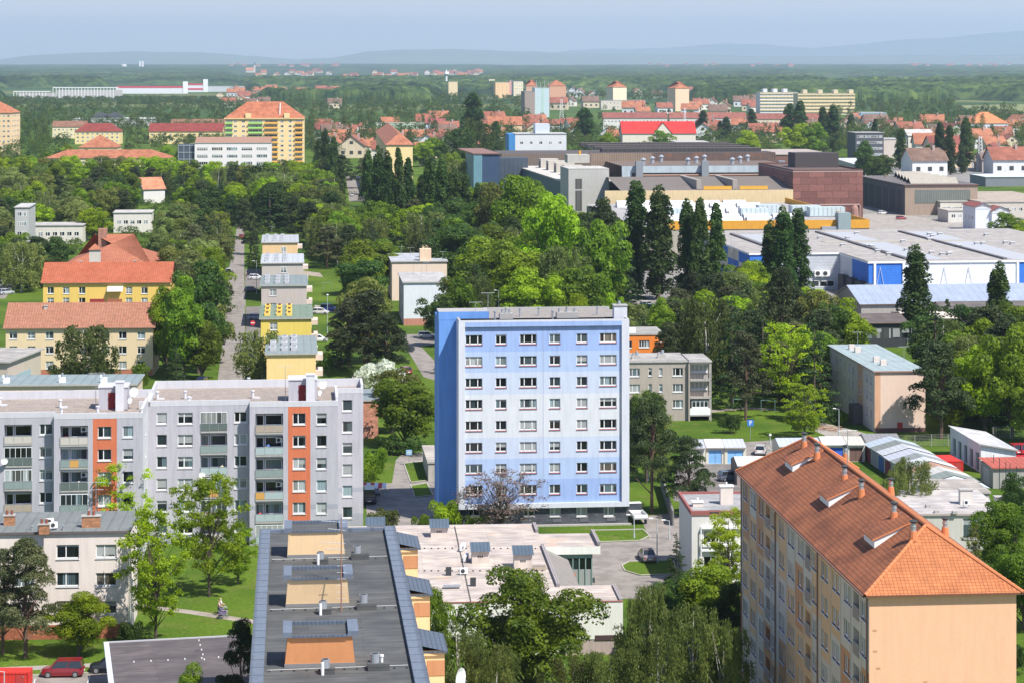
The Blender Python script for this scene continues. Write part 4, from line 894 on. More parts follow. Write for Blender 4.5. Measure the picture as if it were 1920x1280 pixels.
def left_houses():
    t = mat('tile', (.36, .16, .10), k=1.1, stain=(.95, .93, .88)); t2 = mat('tile', (.42, .115, .055), k=1.1, stain=(.9, .85, .8)); rp = mat('plain', (.42, .16, .09))
    B = pitched('apartment_house', 'cream three storey house with faded orange gabled roof at the left edge', 5, 291, 616, 9.3, 12.5, 3.2, mat('paint', (.72, .57, .36), var=.04), t, 4.3, wins=[(u, 1.5, 1.5, 2, [629 + (0), 656, 684]) for u in (25, 59, 93, 198, 230, 265)], plinth=rp, simple=False, chim=((86, 577, .7, .3), (212, 573, .7, .3)))
    for k in range(3): x, z = B.x(265, .5), 0; 
    B2 = pitched('apartment_house', 'bright yellow three storey house with orange gabled roof behind the cream one', 76, 322, 531, 9.3, 12.5, 3.2, mat('paint', (.76, .52, .13), var=.05), t2, 4.3, wins=[(u, 1.5, 1.6, 2, [545, 565, 588]) for u in (95, 124, 154, 242, 271, 303)], plinth=rp, simple=False, chim=((151, 493, .7, .3), (253, 491, .6, .2)))
    for (u, c_) in ((183, (.30, .03, .03)), (216, (.35, .12, .06))):
        xc = B2.x(u, 0); zc = B2.z(xc, 0, 557); a = MB(); a.box(xc - 1.7, xc + 1.7, -1.0, .5, zc - 1.6, zc - 1.4, CONC); a.box(xc - 1.7, xc + 1.7, -1.0, -.94, zc - 1.4, zc - .35, mat('plain', c_)); a.build('balcony', B2.o)
    x = B2.x(216, 0); z = B2.z(x, 0, 541); a = MB(); a.face([(x - 1.8, -1.2, z - .6), (x + 1.8, -1.2, z - .6), (x + 1.8, .45, z + .5), (x - 1.8, .45, z + .5)], mat('plain', (.75, .70, .60))); a.build('awning', B2.o)
    t3 = mat('tile', (.42, .15, .08), k=1.1, stain=(.85, .8, .78))
    B3 = pitched('apartment_house', 'large hipped orange roof rising behind the yellow house', 112, 286, 500, 8.4, 34, 3.2, mat('paint', (.8, .6, .35)), t3, 7.0, kind='hip', over=.5)
    a = MB(); x = B3.x(193, 16); a.box(x - 1.1, x + 1.1, 15, 16.6, 12, 17.0, mat('stone', (.38, .2, .14), bw=.4, bh=.2)); a.build('chimney_stack', B3.o)
    a = MB(); x, y = B3.loc(177, 468, 13); tt = 12.9; a.box(x - 1.3, x + 1.3, y, y + 2.6, 9, tt, mat('paint', (.6, .55, .5))); 
    for p, q in (((x - 1.6, y - .3), (x + 1.6, y - .3)), ((x + 1.6, y - .3), (x + 1.6, y + 2.9)), ((x + 1.6, y + 2.9), (x - 1.6, y + 2.9)), ((x - 1.6, y + 2.9), (x - 1.6, y - .3))): a.face([(*p, tt), (*q, tt), (x, y + 1.3, tt + 1.5)], t3)
    a.build('roof_turret', B3.o)
    # low block in front of cream house
    wm = mat('paint', (.70, .55, .42), var=.06)
    C = flat_block('apartment_house', 'low pale house with grey green roof just behind the grey block', -40, 254, 724, 9.0, 11, 3.5, wm, mat('seam', (.22, .27, .28), k=1.6, dark=.8), [(u, 1.3, .6, 2, [734]) for u in (131, 172)], over=.35)
    for (u, v) in ((12, 717), (117, 716), (195, 716)):
        x, y = C.loc(u, v, C.h); a = MB(); a.box(x - .5, x + .5, y - .4, y + .4, C.h, C.h + .8, WHITE); a.cyl(x, y, C.h + .8, C.h + 1.5, .18, .18, ZINC, 8); a.box(x - .55, x - .25, y - .5, y - .3, C.h + .8, C.h + 1.3, WHITE); a.build('chimney', C.o)
    D = flat_block('apartment_house', 'beige house with pale grey flat roof and cluttered balconies at the left edge', -80, 14, 678, 10.2, 17, -7, mat('paint', (.52, .45, .36), var=.06), mat('felt', (.36, .34, .32)), [], over=.5)
    for k in range(3):
        zz = 8.6 - k * 2.9; a = MB(); a.box(D.W, D.W + 1.3, 1, 8, zz - 1.6, zz - 1.4, CONC); a.box(D.W + 1.24, D.W + 1.3, 1, 8, zz - 1.4, zz - .4, mat('plain', (.3, .42, .45))); a.build('balcony', D.o)
left_houses()
def brown_roof():
    h = 3.6; B = Fr('garage_building', 'low building with flat brownish grey roof at the bottom edge', 'garage', 206, 1207, h, 12.0)
    a = MB(); W = B.x(470); a.box(0, W, -28, 0, 0, h - .1, mat('paint', (.5, .5, .48))); a.build('wall', B.o)
    a = MB(); m = mat('felt', (.105, .09, .092)); a.box(-.3, W, -28, .3, h - .1, h + .08, mat('plain', (.5, .5, .52)), m)
    a.build('roof', B.o); a = MB(); a.box(-.35, W, .15, .35, h + .08, h + .2, mat('plain', (.42, .42, .44))); a.box(-.6, -.1, -28, .1, h + .08, h + .25, mat('plain', (.50, .53, .58))); a.build('parapet', B.o)
    a = MB()
    for k in range(8): a.cyl(2 + k * 1.6, -7.5, h + .08, h + .2, .07, .07, WHITE, 6)
    for k in range(5): a.cyl(8.6, -.8 - k * 1.8, h + .08, h + .2, .07, .07, WHITE, 6)
    a.build('roof_nails', B.o); B.foot(0, W, -28, 0, .3)
brown_roof()
# ------------------------------------------------------------------ middle distance and far buildings
def winrow(B, plane, s0, s1, z0, z1, cols, rows, ww, wh, cap=100, n=2, sill=None, fm=None):
    c = 0
    for j in range(rows):
        zc = z1 - (j + .5) * (z1 - z0) / rows
        for i in range(cols):
            sc_ = s0 + (i + .5) * (s1 - s0) / cols
            if c >= cap: return
            put_window(B, plane, sc_ - ww / 2, sc_ + ww / 2, zc - wh / 2, zc + wh / 2, n=n, simple=True, sill=sill, fm=fm); c += 1
def far(label, u0, u1, ve, h, depth, yaw, wc, rc, rows=0, cols=0, roof='flat', rise=3.5, axis='x', ww=1.6, wh=1.4, zlo=1.0, name='apartment_building', cat='apartment block', group=None, sidew=(0, 0), rk='seam', sc_=None, over=.3, n=2, extra=None, par=0.0):
    wm = mat('paint', wc, var=.06); 
    if roof == 'flat':
        B = flat_block(name, label, u0, u1, ve, h, depth, yaw, wm, mat(rk if rk != 'seam' else 'felt', rc), [], over=over, simple=True, cat=cat, group=group, side_m=mat('paint', sc_, var=.06) if sc_ else None, par=par)
        B.y0 = 0
    else:
        B = pitched(name, label, u0, u1, ve, h, depth, yaw, wm, mat('tile', rc, k=1.6, mortar=.03), rise, kind=roof, axis=axis, cat=cat, group=group); B.y0 = .5; B.h = h; B.d = depth
    if rows: winrow(B, ('f', B.y0), .8, B.W - .8, zlo, h - .4, cols, rows, ww, wh, n=n)
    if sidew[0]:
        right = (u0 + u1) / 2 < 600
        winrow(B, ('r', B.W - (B.y0)) if right else ('l', B.y0), 2, depth - 2, zlo, h - .4, sidew[1], sidew[0], ww, wh)
    return B
# --- warehouse with blue corners
def warehouse():
    h = 9.7; B = Fr('warehouse', 'huge pale roofed warehouse with blue and grey walls at the right', 'warehouse', 1406, 477, h, 6.5)
    bl = mat('seam', (.03, .17, .60), k=.5, dir='Y', dark=.9); gy = mat('seam', (.50, .53, .57), k=.8, dir='Y', dark=.92); wh = mat('seam', (.76, .78, .80), k=.8, dir='Y', dark=.95); lg = mat('plain', (.55, .58, .62))
    x1 = B.x(1575); yb = B.y(x1, 434, h); yf = B.y(B.x(1638, -40), 493, h); x2 = x1; xR = B.x(2150, yf)
    xa = B.x(1434); a = MB()
    wall(a, ('f', 0), 0, x1, 0, h, [], lambda s, z: bl if s < xa else gy, sbreaks=[xa])
    def cl(s, z): 
        if s > 58: return lg
        return bl if ((s < 8) or ((int(s / 14) + int(z / 3.3)) % 2 == 0)) else mat('plain', (.62, .58, .46))
    wall(a, ('l', 0), 0, yb, 0, h, [], cl, breaks=[3.3, 6.6], sbreaks=[8, 14, 28, 42, 56, 58])
    wall(a, ('l', x2), yf, 0, 0, h, [], lambda s, z: bl if s < yf + 16 else lg, sbreaks=[yf + 16])
    xb = B.x(1697, yf); xc = B.x(1906, yf)
    wall(a, ('f', yf), x2, xR, 0, h, [], lambda s, z: bl if (s < xb or s > xc) else wh, sbreaks=[xb, xc])
    a.box(0, xR, yb - .1, yb, 0, h, lg); a.build('wall', B.o)
    rf = mat('felt', (.36, .335, .315)); a = MB()
    a.face([(-.3, -.3, h + .3), (x1, -.3, h + .3), (x1, yf - .3, h + .3), (xR, yf - .3, h + .3), (xR, yb, h + .3), (-.3, yb, h + .3)], rf)
    for (p, q) in (((-.3, -.3), (x1, -.3)), ((x1 - .3, -.3), (x1 - .3, yf - .3)), ((x1 - .3, yf - .3), (xR, yf - .3))): a.face([(p[0], p[1], h - .2), (q[0], q[1], h - .2), (q[0], q[1], h + .3), (p[0], p[1], h + .3)], WHITE)
    a.face([(-.3, yb, h - .2), (-.3, -.3, h - .2), (-.3, -.3, h + .3), (-.3, yb, h + .3)], WHITE)
    a.build('roof', B.o)
    dk = mat('plain', (.14, .13, .14)); sk = mat('plain', (.37, .385, .41)); a = MB(); b = MB()
    for (ua, va, ub, vb) in ((1366, 440, 1432, 462), (1523, 436, 1700, 487), (1676, 435, 1885, 487)):
        xa_, ya_ = B.loc(ua, va, h + .3); xb_, yb_ = B.loc(ub, vb, h + .3); a.box(xb_ - .5, xb_ + .5, yb_, ya_, h + .3, h + .75, dk); 
        b.box(xb_ + 2, xb_ + 10, yb_, ya_, h + .304, h + .35, sk)
    a.build('roof_kerb', B.o); b.build('skylight_strip', B.o)
    rv = random.Random(3)
    for k in range(26):
        x, y = B.loc(rv.uniform(1480, 1900), rv.uniform(440, 484), h)
        a = MB(); a.box(x - .6, x + .6, y - .6, y + .6, h + .3, h + .9, mat('plain', (.45, .45, .46))); a.box(x - .75, x + .75, y - .75, y + .75, h + .9, h + 1.05, mat('plain', (.55, .55, .55))); a.build('roof_vent', B.o)
    a = MB(); x, y = B.loc(1690, 456, h); a.box(x - 22, x + 22, y, y + 5, h + .304, h + .4, mat('plain', (.36, .33, .28))); a.build('roof_patch', B.o)
    for u, m in ((1534, 0), (1548, 0)): x = B.x(u); z = B.z(x, 0, 521); acunit(B.o, x, -.4, z, 0).scale = (2.6, 1.5, 2.6)
    for u in (1529, 1544, 1557): x = B.x(u); z = B.z(x, 0, 532); put_window(B, ('f', 0), x - 1, x + 1, z - .8, z + .8, n=1, simple=True)
    for k in range(4):
        yy = -4 - k * 8.5; a = MB(); a.box(x2 - 1.6, x2, yy - 5, yy, 0, 4.6, DARKM); a.build('loading_dock', B.o)
    a = MB()
    a.box(x2, xR, yf - .25, yf - .02, 3.2, 3.5, WHITE); a.box(x2 + .4, xR, yf - 3.5, yf - .26, 2.6, 3.1, mat('plain', (.35, .36, .38)))
    for u in (1640, 1694, 1908): x = B.x(u, yf); a.box(x - .3, x + .3, yf - .3, yf - .02, 3.5, h, WHITE)
    for (u, du) in ((1770, 7), (1816, 7), (1862, 7), (1650, 9)):
        x = B.x(u, yf); zt = B.z(x, yf, 501); dx = du * yf / yf * 1.1
        for sg in (-1, 1): a.tube((x, yf - .2, zt), (x + sg * 1.0, yf - .2, 3.4), .07, .07, lg, 4)
    a.build('canopy', B.o)
    x = B.x(1382); y = B.y(0, 466, h); a = MB()
    for k in range(10): a.box(-1.0, -.1, y, y + .06, 1 + k, 1.06 + k, ZINC)
    a.box(-1.0, -.9, y, y + .06, 0, h + 3, ZINC); a.box(-.2, -.1, y, y + .06, 0, h + 3, ZINC); a.build('ladder', B.o)
    B.foot(0, x1, 0, yb); B.foot(x1, xR, yf, yb)
warehouse()
def shed(name, label, u0, u1, v, h, depth, yaw, wc, rm, rise=1.5, kind='gable', cat='shed', wins=(), **kw):
    return pitched(name, label, u0, u1, v, h, depth, yaw, mat('paint', wc), rm, rise, kind=kind, cat=cat, wins=wins, **kw)
shed('storage_shed', 'long low shed with pale blue metal roof in front of the warehouse', 1612, 2150, 571, 3.6, 24, 6.5, (.35, .33, .30), mat('seam', (.29, .34, .43), k=2, dark=.9), 3.4)
a_ = shed('storage_shed', 'dark roofed shed with black glazed front beside the tall poplar', 1614, 1705, 606, 5.2, 15, 5, (.035, .04, .045), mat('felt', (.12, .10, .095)), 1.2)
for k in range(9): put_window(a_, ('f', .5), 1 + k * 2.0, 2.7 + k * 2.0, 1.8, 4.0, n=1, simple=True, sill=None, fm=DARKM)
shed('storage_shed', 'low shed with grey brown roof between the poplars at the right', 1700, 1830, 598, 3.8, 14, 5, (.5, .45, .4), mat('felt', (.62, .56, .50)), .8)
shed('storage_shed', 'low dark brown roofed shed behind the right poplars', 1770, 1990, 584, 4.5, 14, 5, (.5, .4, .33), mat('felt', (.13, .115, .11)), 1.5)
shed('storage_shed', 'small pale roofed shed by the right edge below the brown roof', 1800, 2000, 622, 3.8, 10, 5, (.6, .5, .45), mat('felt', (.66, .58, .52)), .5)
def factory():
    yl = mat('paint', (.66, .52, .30)); orr = mat('paint', (.66, .32, .03), var=.08); wh = mat('seam', (.74, .74, .74), k=2.0, dark=.75); brn = mat('seam', (.17, .13, .105), k=1.2, dark=.6, rust=1); dkg = mat('seam', (.11, .11, .10), k=1.5, dark=.5)
    pal = mat('seam', (.42, .50, .54), k=6, dark=.9); rdb = mat('stone', (.20, .085, .07), bw=6, bh=2.6, mo=.12, md=.6); cc = mat('paint', (.46, .44, .40)); gl = mat('seam', (.30, .34, .36), k=.8, dark=.7)
    B = Fr('factory_hall', 'large factory hall with orange parapet and white vaulted skylights', 'factory', 1240, 415, 11.2, 6.0)
    W = B.x(1630); y2 = B.y(W / 2, 378, 10); W2 = B.x(1487, y2); xw = B.x(1100, y2)
    a = MB(); a.box(xw, W, 0, y2, 0, 8.5, mat('paint', (.40, .37, .30)), skip='t'); a.box(-2, W, -.2, .3, 8.5, 11.2, orr); a.box(W - .3, W, .3, y2, 8.5, 11.2, orr); a.build('wall', B.o)
    a = MB(); a.face([(xw, 0, 9.3), (W, 0, 9.3), (W, y2, 9.3), (xw, y2, 9.3)], mat('felt', (.36, .35, .35))); a.build('roof', B.o)
    r2 = random.Random(5)
    for row in range(7):        # vaulted skylights in rows
        yy = 12 + row * (y2 - 24) / 6.5
        for k in range(9):
            x0 = xw + 8 + k * 9.6 + (row % 2) * 2
            if x0 + 8 > W - 12 or r2.random() < .12: continue
            a = MB(); n = 6; r_ = 2.5; L = 8.2
            for i in range(n):
                t0, t1 = math.pi * i / n, math.pi * (i + 1) / n
                a.face([(x0, yy - r_ * math.cos(t0), 9.35 + r_ * .9 * math.sin(t0)), (x0 + L, yy - r_ * math.cos(t0), 9.35 + r_ * .9 * math.sin(t0)), (x0 + L, yy - r_ * math.cos(t1), 9.35 + r_ * .9 * math.sin(t1)), (x0, yy - r_ * math.cos(t1), 9.35 + r_ * .9 * math.sin(t1))], wh)
            a.face([(x0, yy - r_ * math.cos(math.pi * i / n), 9.35 + r_ * .9 * math.sin(math.pi * i / n)) for i in range(n + 1)], wh)
            a.build('vaulted_skylight', B.o)
    for (u, v, wd, hh) in ((1415, 412, 9, 3.6), (1442, 408, 7, 4), (1270, 412, 6, 3.5), (1512, 404, 10, 3.2), (1552, 406, 12, 3)):
        x, y = B.loc(u, v, 9.5); a = MB(); a.box(x - wd / 2, x + wd / 2, y, y + 5, 9.7, 9.5 + hh, mat('seam', (.50, .58, .60), k=1.5)); a.box(x - wd / 2 - .3, x + wd / 2 + .3, y - .3, y + 5.3, 9.4, 9.7, ZINC); a.build('air_handler', B.o)
    x = B.x(1580); a = MB(); a.box(x - 2, x + 2, -2.5, 1.5, 8.0, 13.5, mat('plain', (.25, .32, .33))); a.box(x - 7, x - 2, -1.8, -.3, 8.2, 9.2, ZINC); a.build('duct', B.o)
    B.foot(xw, W, 0, y2)
    # second stage
    C = Fr('factory_hall', 'tall stepped factory hall with yellow wall and brown roof lights behind the skylights', 'factory', 1205, 358, 13.7, 6.0)
    W = C.x(1487); a = MB(); a.box(-14, W, 0, 1, 0, 13.7, yl); a.build('yellow_wall', C.o)
    y3 = C.y(W / 2, 333, 14.5); 
    a = MB(); a.face([(-8, .5, 13.7), (W, .5, 13.7), (W, y3 * .45, 17.0), (-8, y3 * .45, 17.0)], mat('seam', (.17, .145, .125), k=1.0, dark=.7)); a.face([(-8, y3 * .45, 17.0), (W, y3 * .45, 17), (W, y3, 14.2), (-8, y3, 14.2)], brn); a.build('roof_monitor', C.o)
    for fr in (.38, .62): 
        a = MB(); x = W * fr; a.box(x - .9, x + .9, 2, y3 * .5, 14, 17.4, mat('plain', (.30, .27, .24))); a.box(x + 1.5, x + 12, .6, .9, 13.9, 15.2, mat('plain', (.6, .33, .04))); a.build('roof_light', C.o)
    a = MB(); x0 = C.x(1166, y3); W3 = C.x(1482, y3); zt = C.z(0, y3, 312); zm = C.z(0, y3, 325)
    a.box(x0, W3, y3, y3 + 1, 0, zm, dkg); a.box(x0, W3, y3 - .3, y3 + 1, zm, zt, pal); a.box(x0, x0 + 4, y3 - .5, y3 - .01, 0, zt, pal); a.build('glazed_wall', C.o)
    for u in (1197, 1320, 1463): x = C.x(u, y3); a = MB(); a.box(x - 1.4, x + 1.4, y3 - 3, y3 - .4, 8, zt + 2, mat('plain', (.22, .25, .27))); a.build('duct', C.o)
    y4 = y3 + 45; zt4 = zt + 3.4
    a = MB(); a.face([(x0, y3, zt), (W3, y3, zt), (W3, y4, zt), (x0, y4, zt)], brn); 
    wall(a, ('f', y4), x0 - 6, W3 + 4, 0, zt4, [], lambda s, z: mat('seam', (.26, .19, .14), k=1.0, dark=.5) if s < x0 + 20 else mat('seam', (.13, .085, .07), k=1.0, dark=.6, rust=1), sbreaks=[x0 + 20]); a.build('back_wall', C.o)
    a = MB(); ytop = C.y(W / 2, 284, zt4)
    yq = ytop + 85; xl = C.x(940, yq); a.box(xl, C.x(1150, yq), yq, yq + 40, 0, C.z(xl, yq, 289), mat('seam', (.20, .15, .12), k=1.0, dark=.6), mat('felt', (.10, .085, .08)))
    a.face([(x0 - 6, y4, zt4), (W3 + 4, y4, zt4), (W3 + 4, ytop, zt4), (x0 - 6, ytop, zt4)], mat('felt', (.07, .06, .058)))
    for k in range(4): yy = y4 + 10 + k * 22; a.box(x0, W3, yy, yy + 6, zt4, zt4 + 1.6, mat('seam', (.055, .05, .052), k=2), mat('felt', (.14, .11, .10)))
    a.build('roof', C.o)
    for k in range(9):
        xx = x0 + 10 + k * (W3 - x0 - 20) / 8; yy = y3 + 8 + 14 * (k % 3); a = MB(); a.cyl(xx, yy, zt, zt + 2.2, .8, .8, ZINC, 8); a.cyl(xx, yy, zt + 2.2, zt + 3.0, 1.3, .3, ZINC, 8); a.build('roof_vent', C.o)
    a = MB(); pm_ = mat('plain', (.30, .18, .13)); a.tube((x0 + 5, y3 - 1.2, zm - 1), (W3 - 5, y3 - 1.2, zm - 1), .45, .45, pm_, 6)
    for k in range(5): xx = x0 + 12 + k * 24; a.tube((xx, y3 - 1.2, zm - 1), (xx, y3 - 1.2, 14), .35, .35, pm_, 6)
    a.build('pipes', C.o)
    C.foot(-14, W, 0, ytop)
    blu = mat('seam', (.035, .07, .14), k=1, dark=.7); tl = mat('seam', (.14, .28, .34), k=1, dark=.8)
    D = Fr('factory_block', 'blue and teal metal clad end of the factory at its left', 'factory', 888, 290, 20, 8.0)
    a = MB(); a.box(0, D.x(904), 0, 30, 0, 20, tl); a.box(D.x(904) + .01, D.x(937), .3, 30, 0, 19.8, blu); a.box(D.x(937) + .01, D.x(1000), 16, 30, 0, 17.5, mat('seam', (.06, .08, .11), k=2, dark=.7)); a.build('wall', D.o); a = MB(); a.box(-.3, D.x(937), -.3, 60, 20.02, 20.5, mat('plain', (.22, .12, .10))); a.build('roof', D.o)  # third box: dark wall standing in for the shaded recess beside the blue end
    # pale annex running towards the camera
    E = Fr('factory_block', 'long grey flat roofed factory annex beside the concrete block', 'factory', 1085, 352, 12.5, 8.0)
    Wd = E.x(1140); Ln = E.y(0, 314, 12.5); a = MB(); a.box(0, Wd + 6, 0, Ln, 0, 12.5, mat('seam', (.13, .18, .20), k=1.5, dark=.8), skip='t'); a.build('wall', E.o)
    a = MB(); a.box(-.4, Wd + 14, -.4, Ln, 12.52, 13.1, CONC, mat('felt', (.56, .53, .49))); a.build('roof', E.o)
    for k in range(5): a = MB(); yy = 60 + k * 22; a.box(8, 16, yy, yy + 7, 13.1, 17.2, mat('paint', (.5, .46, .4))); a.box(7.98, 8.0, yy + 2, yy + 5, 13.4, 16, DARKM); a.build('roof_cabin', E.o)
    a = MB(); x, y = E.loc(1160, 322, 13); a.box(x, x + 8, y, y + 5, 13.1, 18.5, WHITE); a.box(x + 8.2, x + 11, y, y + .3, 13.1, 17.5, orr); a.build('roof_cabin', E.o)
    E.foot(0, Wd + 6, 0, Ln)
    G = flat_block('factory_block', 'windowless pale concrete factory block rising above the trees', 1066, 1142, 318, 19.9, 22, 7, mat('paint', (.47, .46, .43), var=.06), mat('felt', (.5, .48, .45)), [], over=.05, simple=True, cat='factory')
    for v in (345, 367, 386): x = G.x(1085); z = G.z(x, 0, v); a = MB(); a.box(x - 1.3, x + 1.3, -.05, .0, z - 2.0, z + 1.9, dkg); a.build('window', G.o)
    x, y = G.loc(1085, 307, 20); a = MB(); a.box(x - 4.5, x + 4.5, y, y + 8, 20.2, 23.5, cc); a.cyl(x + 1, y + 4, 23.5, 25, .5, .5, orr, 8); a.build('roof_cabin', G.o)
    K = flat_block('factory_block', 'windowless red brown brick clad factory block', 1487, 1618, 323, 20.2, 60, 6, rdb, mat('felt', (.13, .09, .08)), [], over=.05, simple=True, cat='factory', par=.6, pm=mat('plain', (.14, .06, .05)))
    a = MB(); x, y = K.loc(1515, 316, 20.2); a.box(x - 5, x + 12, y, y + 12, 20.4, 26, mat('plain', (.06, .05, .05))); a.build('roof_cabin', K.o)
    a = MB()
    for k in range(2): 
        for (p, q) in (((K.W * .35, -2 - k, 8), (K.W - 2, -2 - k, 8)), ((K.W - 2, -2 - k, 8), (K.W - 2, -2 - k, 0))): a.tube(p, q, .5, .5, mat('plain', (.25, .16, .14)), 6)
    a.build('pipes', K.o)
    a = MB(); a.cyl(K.W * .82, -6, 0, 7, 2.0, 1.4, mat('plain', (.30, .16, .13)), 10); a.cyl(K.W * .82, -6, 7, 8.5, 1.4, .6, mat('plain', (.30, .16, .13)), 10); a.build('silo', K.o)
    far('brown roofed factory wing with glazed strip behind the brick clad block', 1412, 1566, 291, 19, 60, 5, (.20, .10, .08), (.42, .36, .32), name='factory_hall', cat='factory', sc_=(.2, .35, .42))
factory()
def dark_hall():
    B = flat_block('industrial_hall', 'long brown industrial hall with saw tooth roof lights right of the brick clad block', 1697, 1833, 348, 11.9, 72, 5.5, mat('paint', (.34, .26, .20)), mat('felt', (.15, .135, .13)), [], over=.6, simple=True, cat='industrial hall', eave=mat('plain', (.13, .05, .04)), side_m=mat('paint', (.10, .10, .11)))
    a = MB(); a.box(4, B.W - 3, -.12, -.01, 4.8, 10, mat('seam', (.16, .18, .16), k=.9, dark=.55)); a.build('window_band', B.o)
    a = MB()
    for k in range(6): a.box(-.06, -.01, 4 + k * 11, 12 + k * 11, 1, 9.5, mat('seam', (.06, .07, .08), k=1, dark=.4))
    a.build('side_glazing', B.o)
    for k in range(5):
        yy = 6 + k * 12; a = MB(); a.face([(4 + 2 * k, yy, 12.2), (B.W - 6 , yy, 12.2), (B.W - 6, yy + 4, 14.6), (4 + 2 * k, yy + 4, 14.6)], mat('seam', (.36, .33, .28), k=1, dark=.7)); a.face([(B.W - 6, yy + 4, 14.6), (4 + 2 * k, yy + 4, 14.6), (4 + 2 * k, yy + 7, 12.2), (B.W - 6, yy + 7, 12.2)], DARKM); a.build('roof_light', B.o)
dark_hall()
far('low white workshop in front of the brown industrial hall', 1763, 1815, 379, 5.5, 28, 5.5, (.66, .62, .52), (.42, .40, .36), 1, 6, zlo=1, wh=1.0, name='workshop', cat='workshop', sc_=(.4, .4, .38), roof='flat')
far('small white shed standing left of the white and blue office', 1778, 1822, 396, 4.4, 14, 5.5, (.62, .60, .55), (.46, .43, .38), 1, 3, name='workshop', cat='workshop')
far('white two storey office with a red lean-to roof and blue doors at the right edge', 1858, 1897, 396, 7.5, 10, 5.5, (.68, .71, .76), (.30, .10, .08), 1, 1, zlo=4, roof='gable', rise=1.6, axis='y', name='office_building', cat='office')
far('white tower wing with red roof next to the red roofed office', 1827, 1862, 388, 9, 16, 5.5, (.68, .72, .78), (.28, .08, .07), 0, 0, roof='gable', rise=1.2, axis='y', name='office_building', cat='office', sidew=(1, 3))
far('low building with wide tan roof at the right edge beyond the office', 1840, 2000, 380, 6, 70, 5, (.55, .50, .44), (.40, .34, .28), 1, 12, name='workshop', cat='workshop')
far('white open shelter with blue frame over parked cars at the right edge', 1848, 2010, 333, 4.5, 30, 3, (.2, .22, .25), (.60, .66, .74), 0, 0, name='parking_shelter', cat='shelter')
far('white pitched roof pavilion right of the brick clad factory', 1614, 1660, 312, 6, 60, 20, (.5, .5, .5), (.62, .66, .70), 0, 0, roof='gable', rise=3, rk='seam', name='pavilion', cat='pavilion')
# --- mid left
def big_tower():
    B = far('cream nine storey tower with orange hipped roof and green and orange balconies', 420, 571, 222, 28.2, 26, 4, (.84, .62, .32), (.46, .16, .08), 0, 0, roof='hip', rise=9.5)
    g = mat('plain', (.35, .62, .15)); o = mat('plain', (.82, .42, .08)); W = B.W; cream = mat('paint', (.84, .62, .32), var=.06)
    for f_ in range(9):
        z = 26.2 - f_ * 2.85
        for fx in (.14, .24, .72, .82):
            put_window(B, ('f', .5), W * fx - .9, W * fx + .9, z - .7, z + .7, n=2, simple=True, sill=None)
        for (f0, f1) in ((.02, .11), (.30, .48), (.50, .67), (.88, .98)):
            m = g if f0 < .45 else o
            a = MB(); a.box(W * f0, W * f1, -.7, .48, z - 1.5, z - 1.35, CONC); a.box(W * f0, W * f1, -.75, -.68, z - 1.35, z - .3, m); a.build('balcony', B.o)
            put_window(B, ('f', .5), W * f0 + .3, W * f1 - .3, z - .9, z + .7, n=3, simple=True, sill=None)
    for fx in (.30, .78): a = MB(); a.box(W * fx - 1.6, W * fx + 1.6, -.4, 3, 28.2, 31, cream); a.build('roof_dormer', B.o)
    a = MB(); a.box(0, W, -.3, .48, 27.7, 28.18, cream); a.build('cornice', B.o)
    for k in range(3): a = MB(); a.cyl(W * .69, 3 + 3 * k, 28 + 2.2 * k, 33 + 2.0 * k, .35, .35, WHITE, 6); a.build('chimney', B.o)
    B = far('tall cream block with orange hipped roof cut by the left edge', -60, 22, 212, 28, 24, -2, (.84, .60, .36), (.48, .18, .09), 8, 9, roof='hip', rise=8, sidew=(8, 5))
big_tower()
def school():
    B = far('white four storey school with brown roof and rows of windows', 365, 508, 269, 17.3, 16, 4, (.76, .72, .72), (.34, .19, .13), 0, 0, roof='flat', rk='seam')
    for r_ in range(4):
        z = 14.2 - r_ * 3.9
        for c in range(5):
            x = B.W * (.10 + c * .195); put_window(B, ('f', 0), x - 2.9, x + 2.9, z - .9, z + .9, n=5, simple=True, sill=None)
    a = MB(); a.face([(0, -.3, 17.5), (B.W, -.3, 17.5), (B.W, 16, 20.2), (0, 16, 20.2)], mat('paint', (.34, .19, .13))); a.face([(0, 16, 20.2), (0, 16, 17.5), (0, -.3, 17.5)], mat('paint', (.34, .19, .13))); a.build('sloped_roof', B.o)
    a = MB(); a.box(-9, -.2, 2, 14, 0, 16.5, mat('plain', (.06, .08, .11)))
    for k in range(5): a.box(-9.1, -.1, 1.8, 2.0, 1 + k * 3.7, 1.4 + k * 3.7, ZINC)
    for k in range(4): a.box(-9.1 + k * 3, -8.8 + k * 3, 1.8, 2.0, 0, 16.5, ZINC)
    a.build('glazed_stair', B.o)
school()
OR = (.44, .165, .085); RD = (.26, .045, .035); BR = (.27, .14, .09); YW = (.78, .62, .38); WW = (.70, .68, .64)
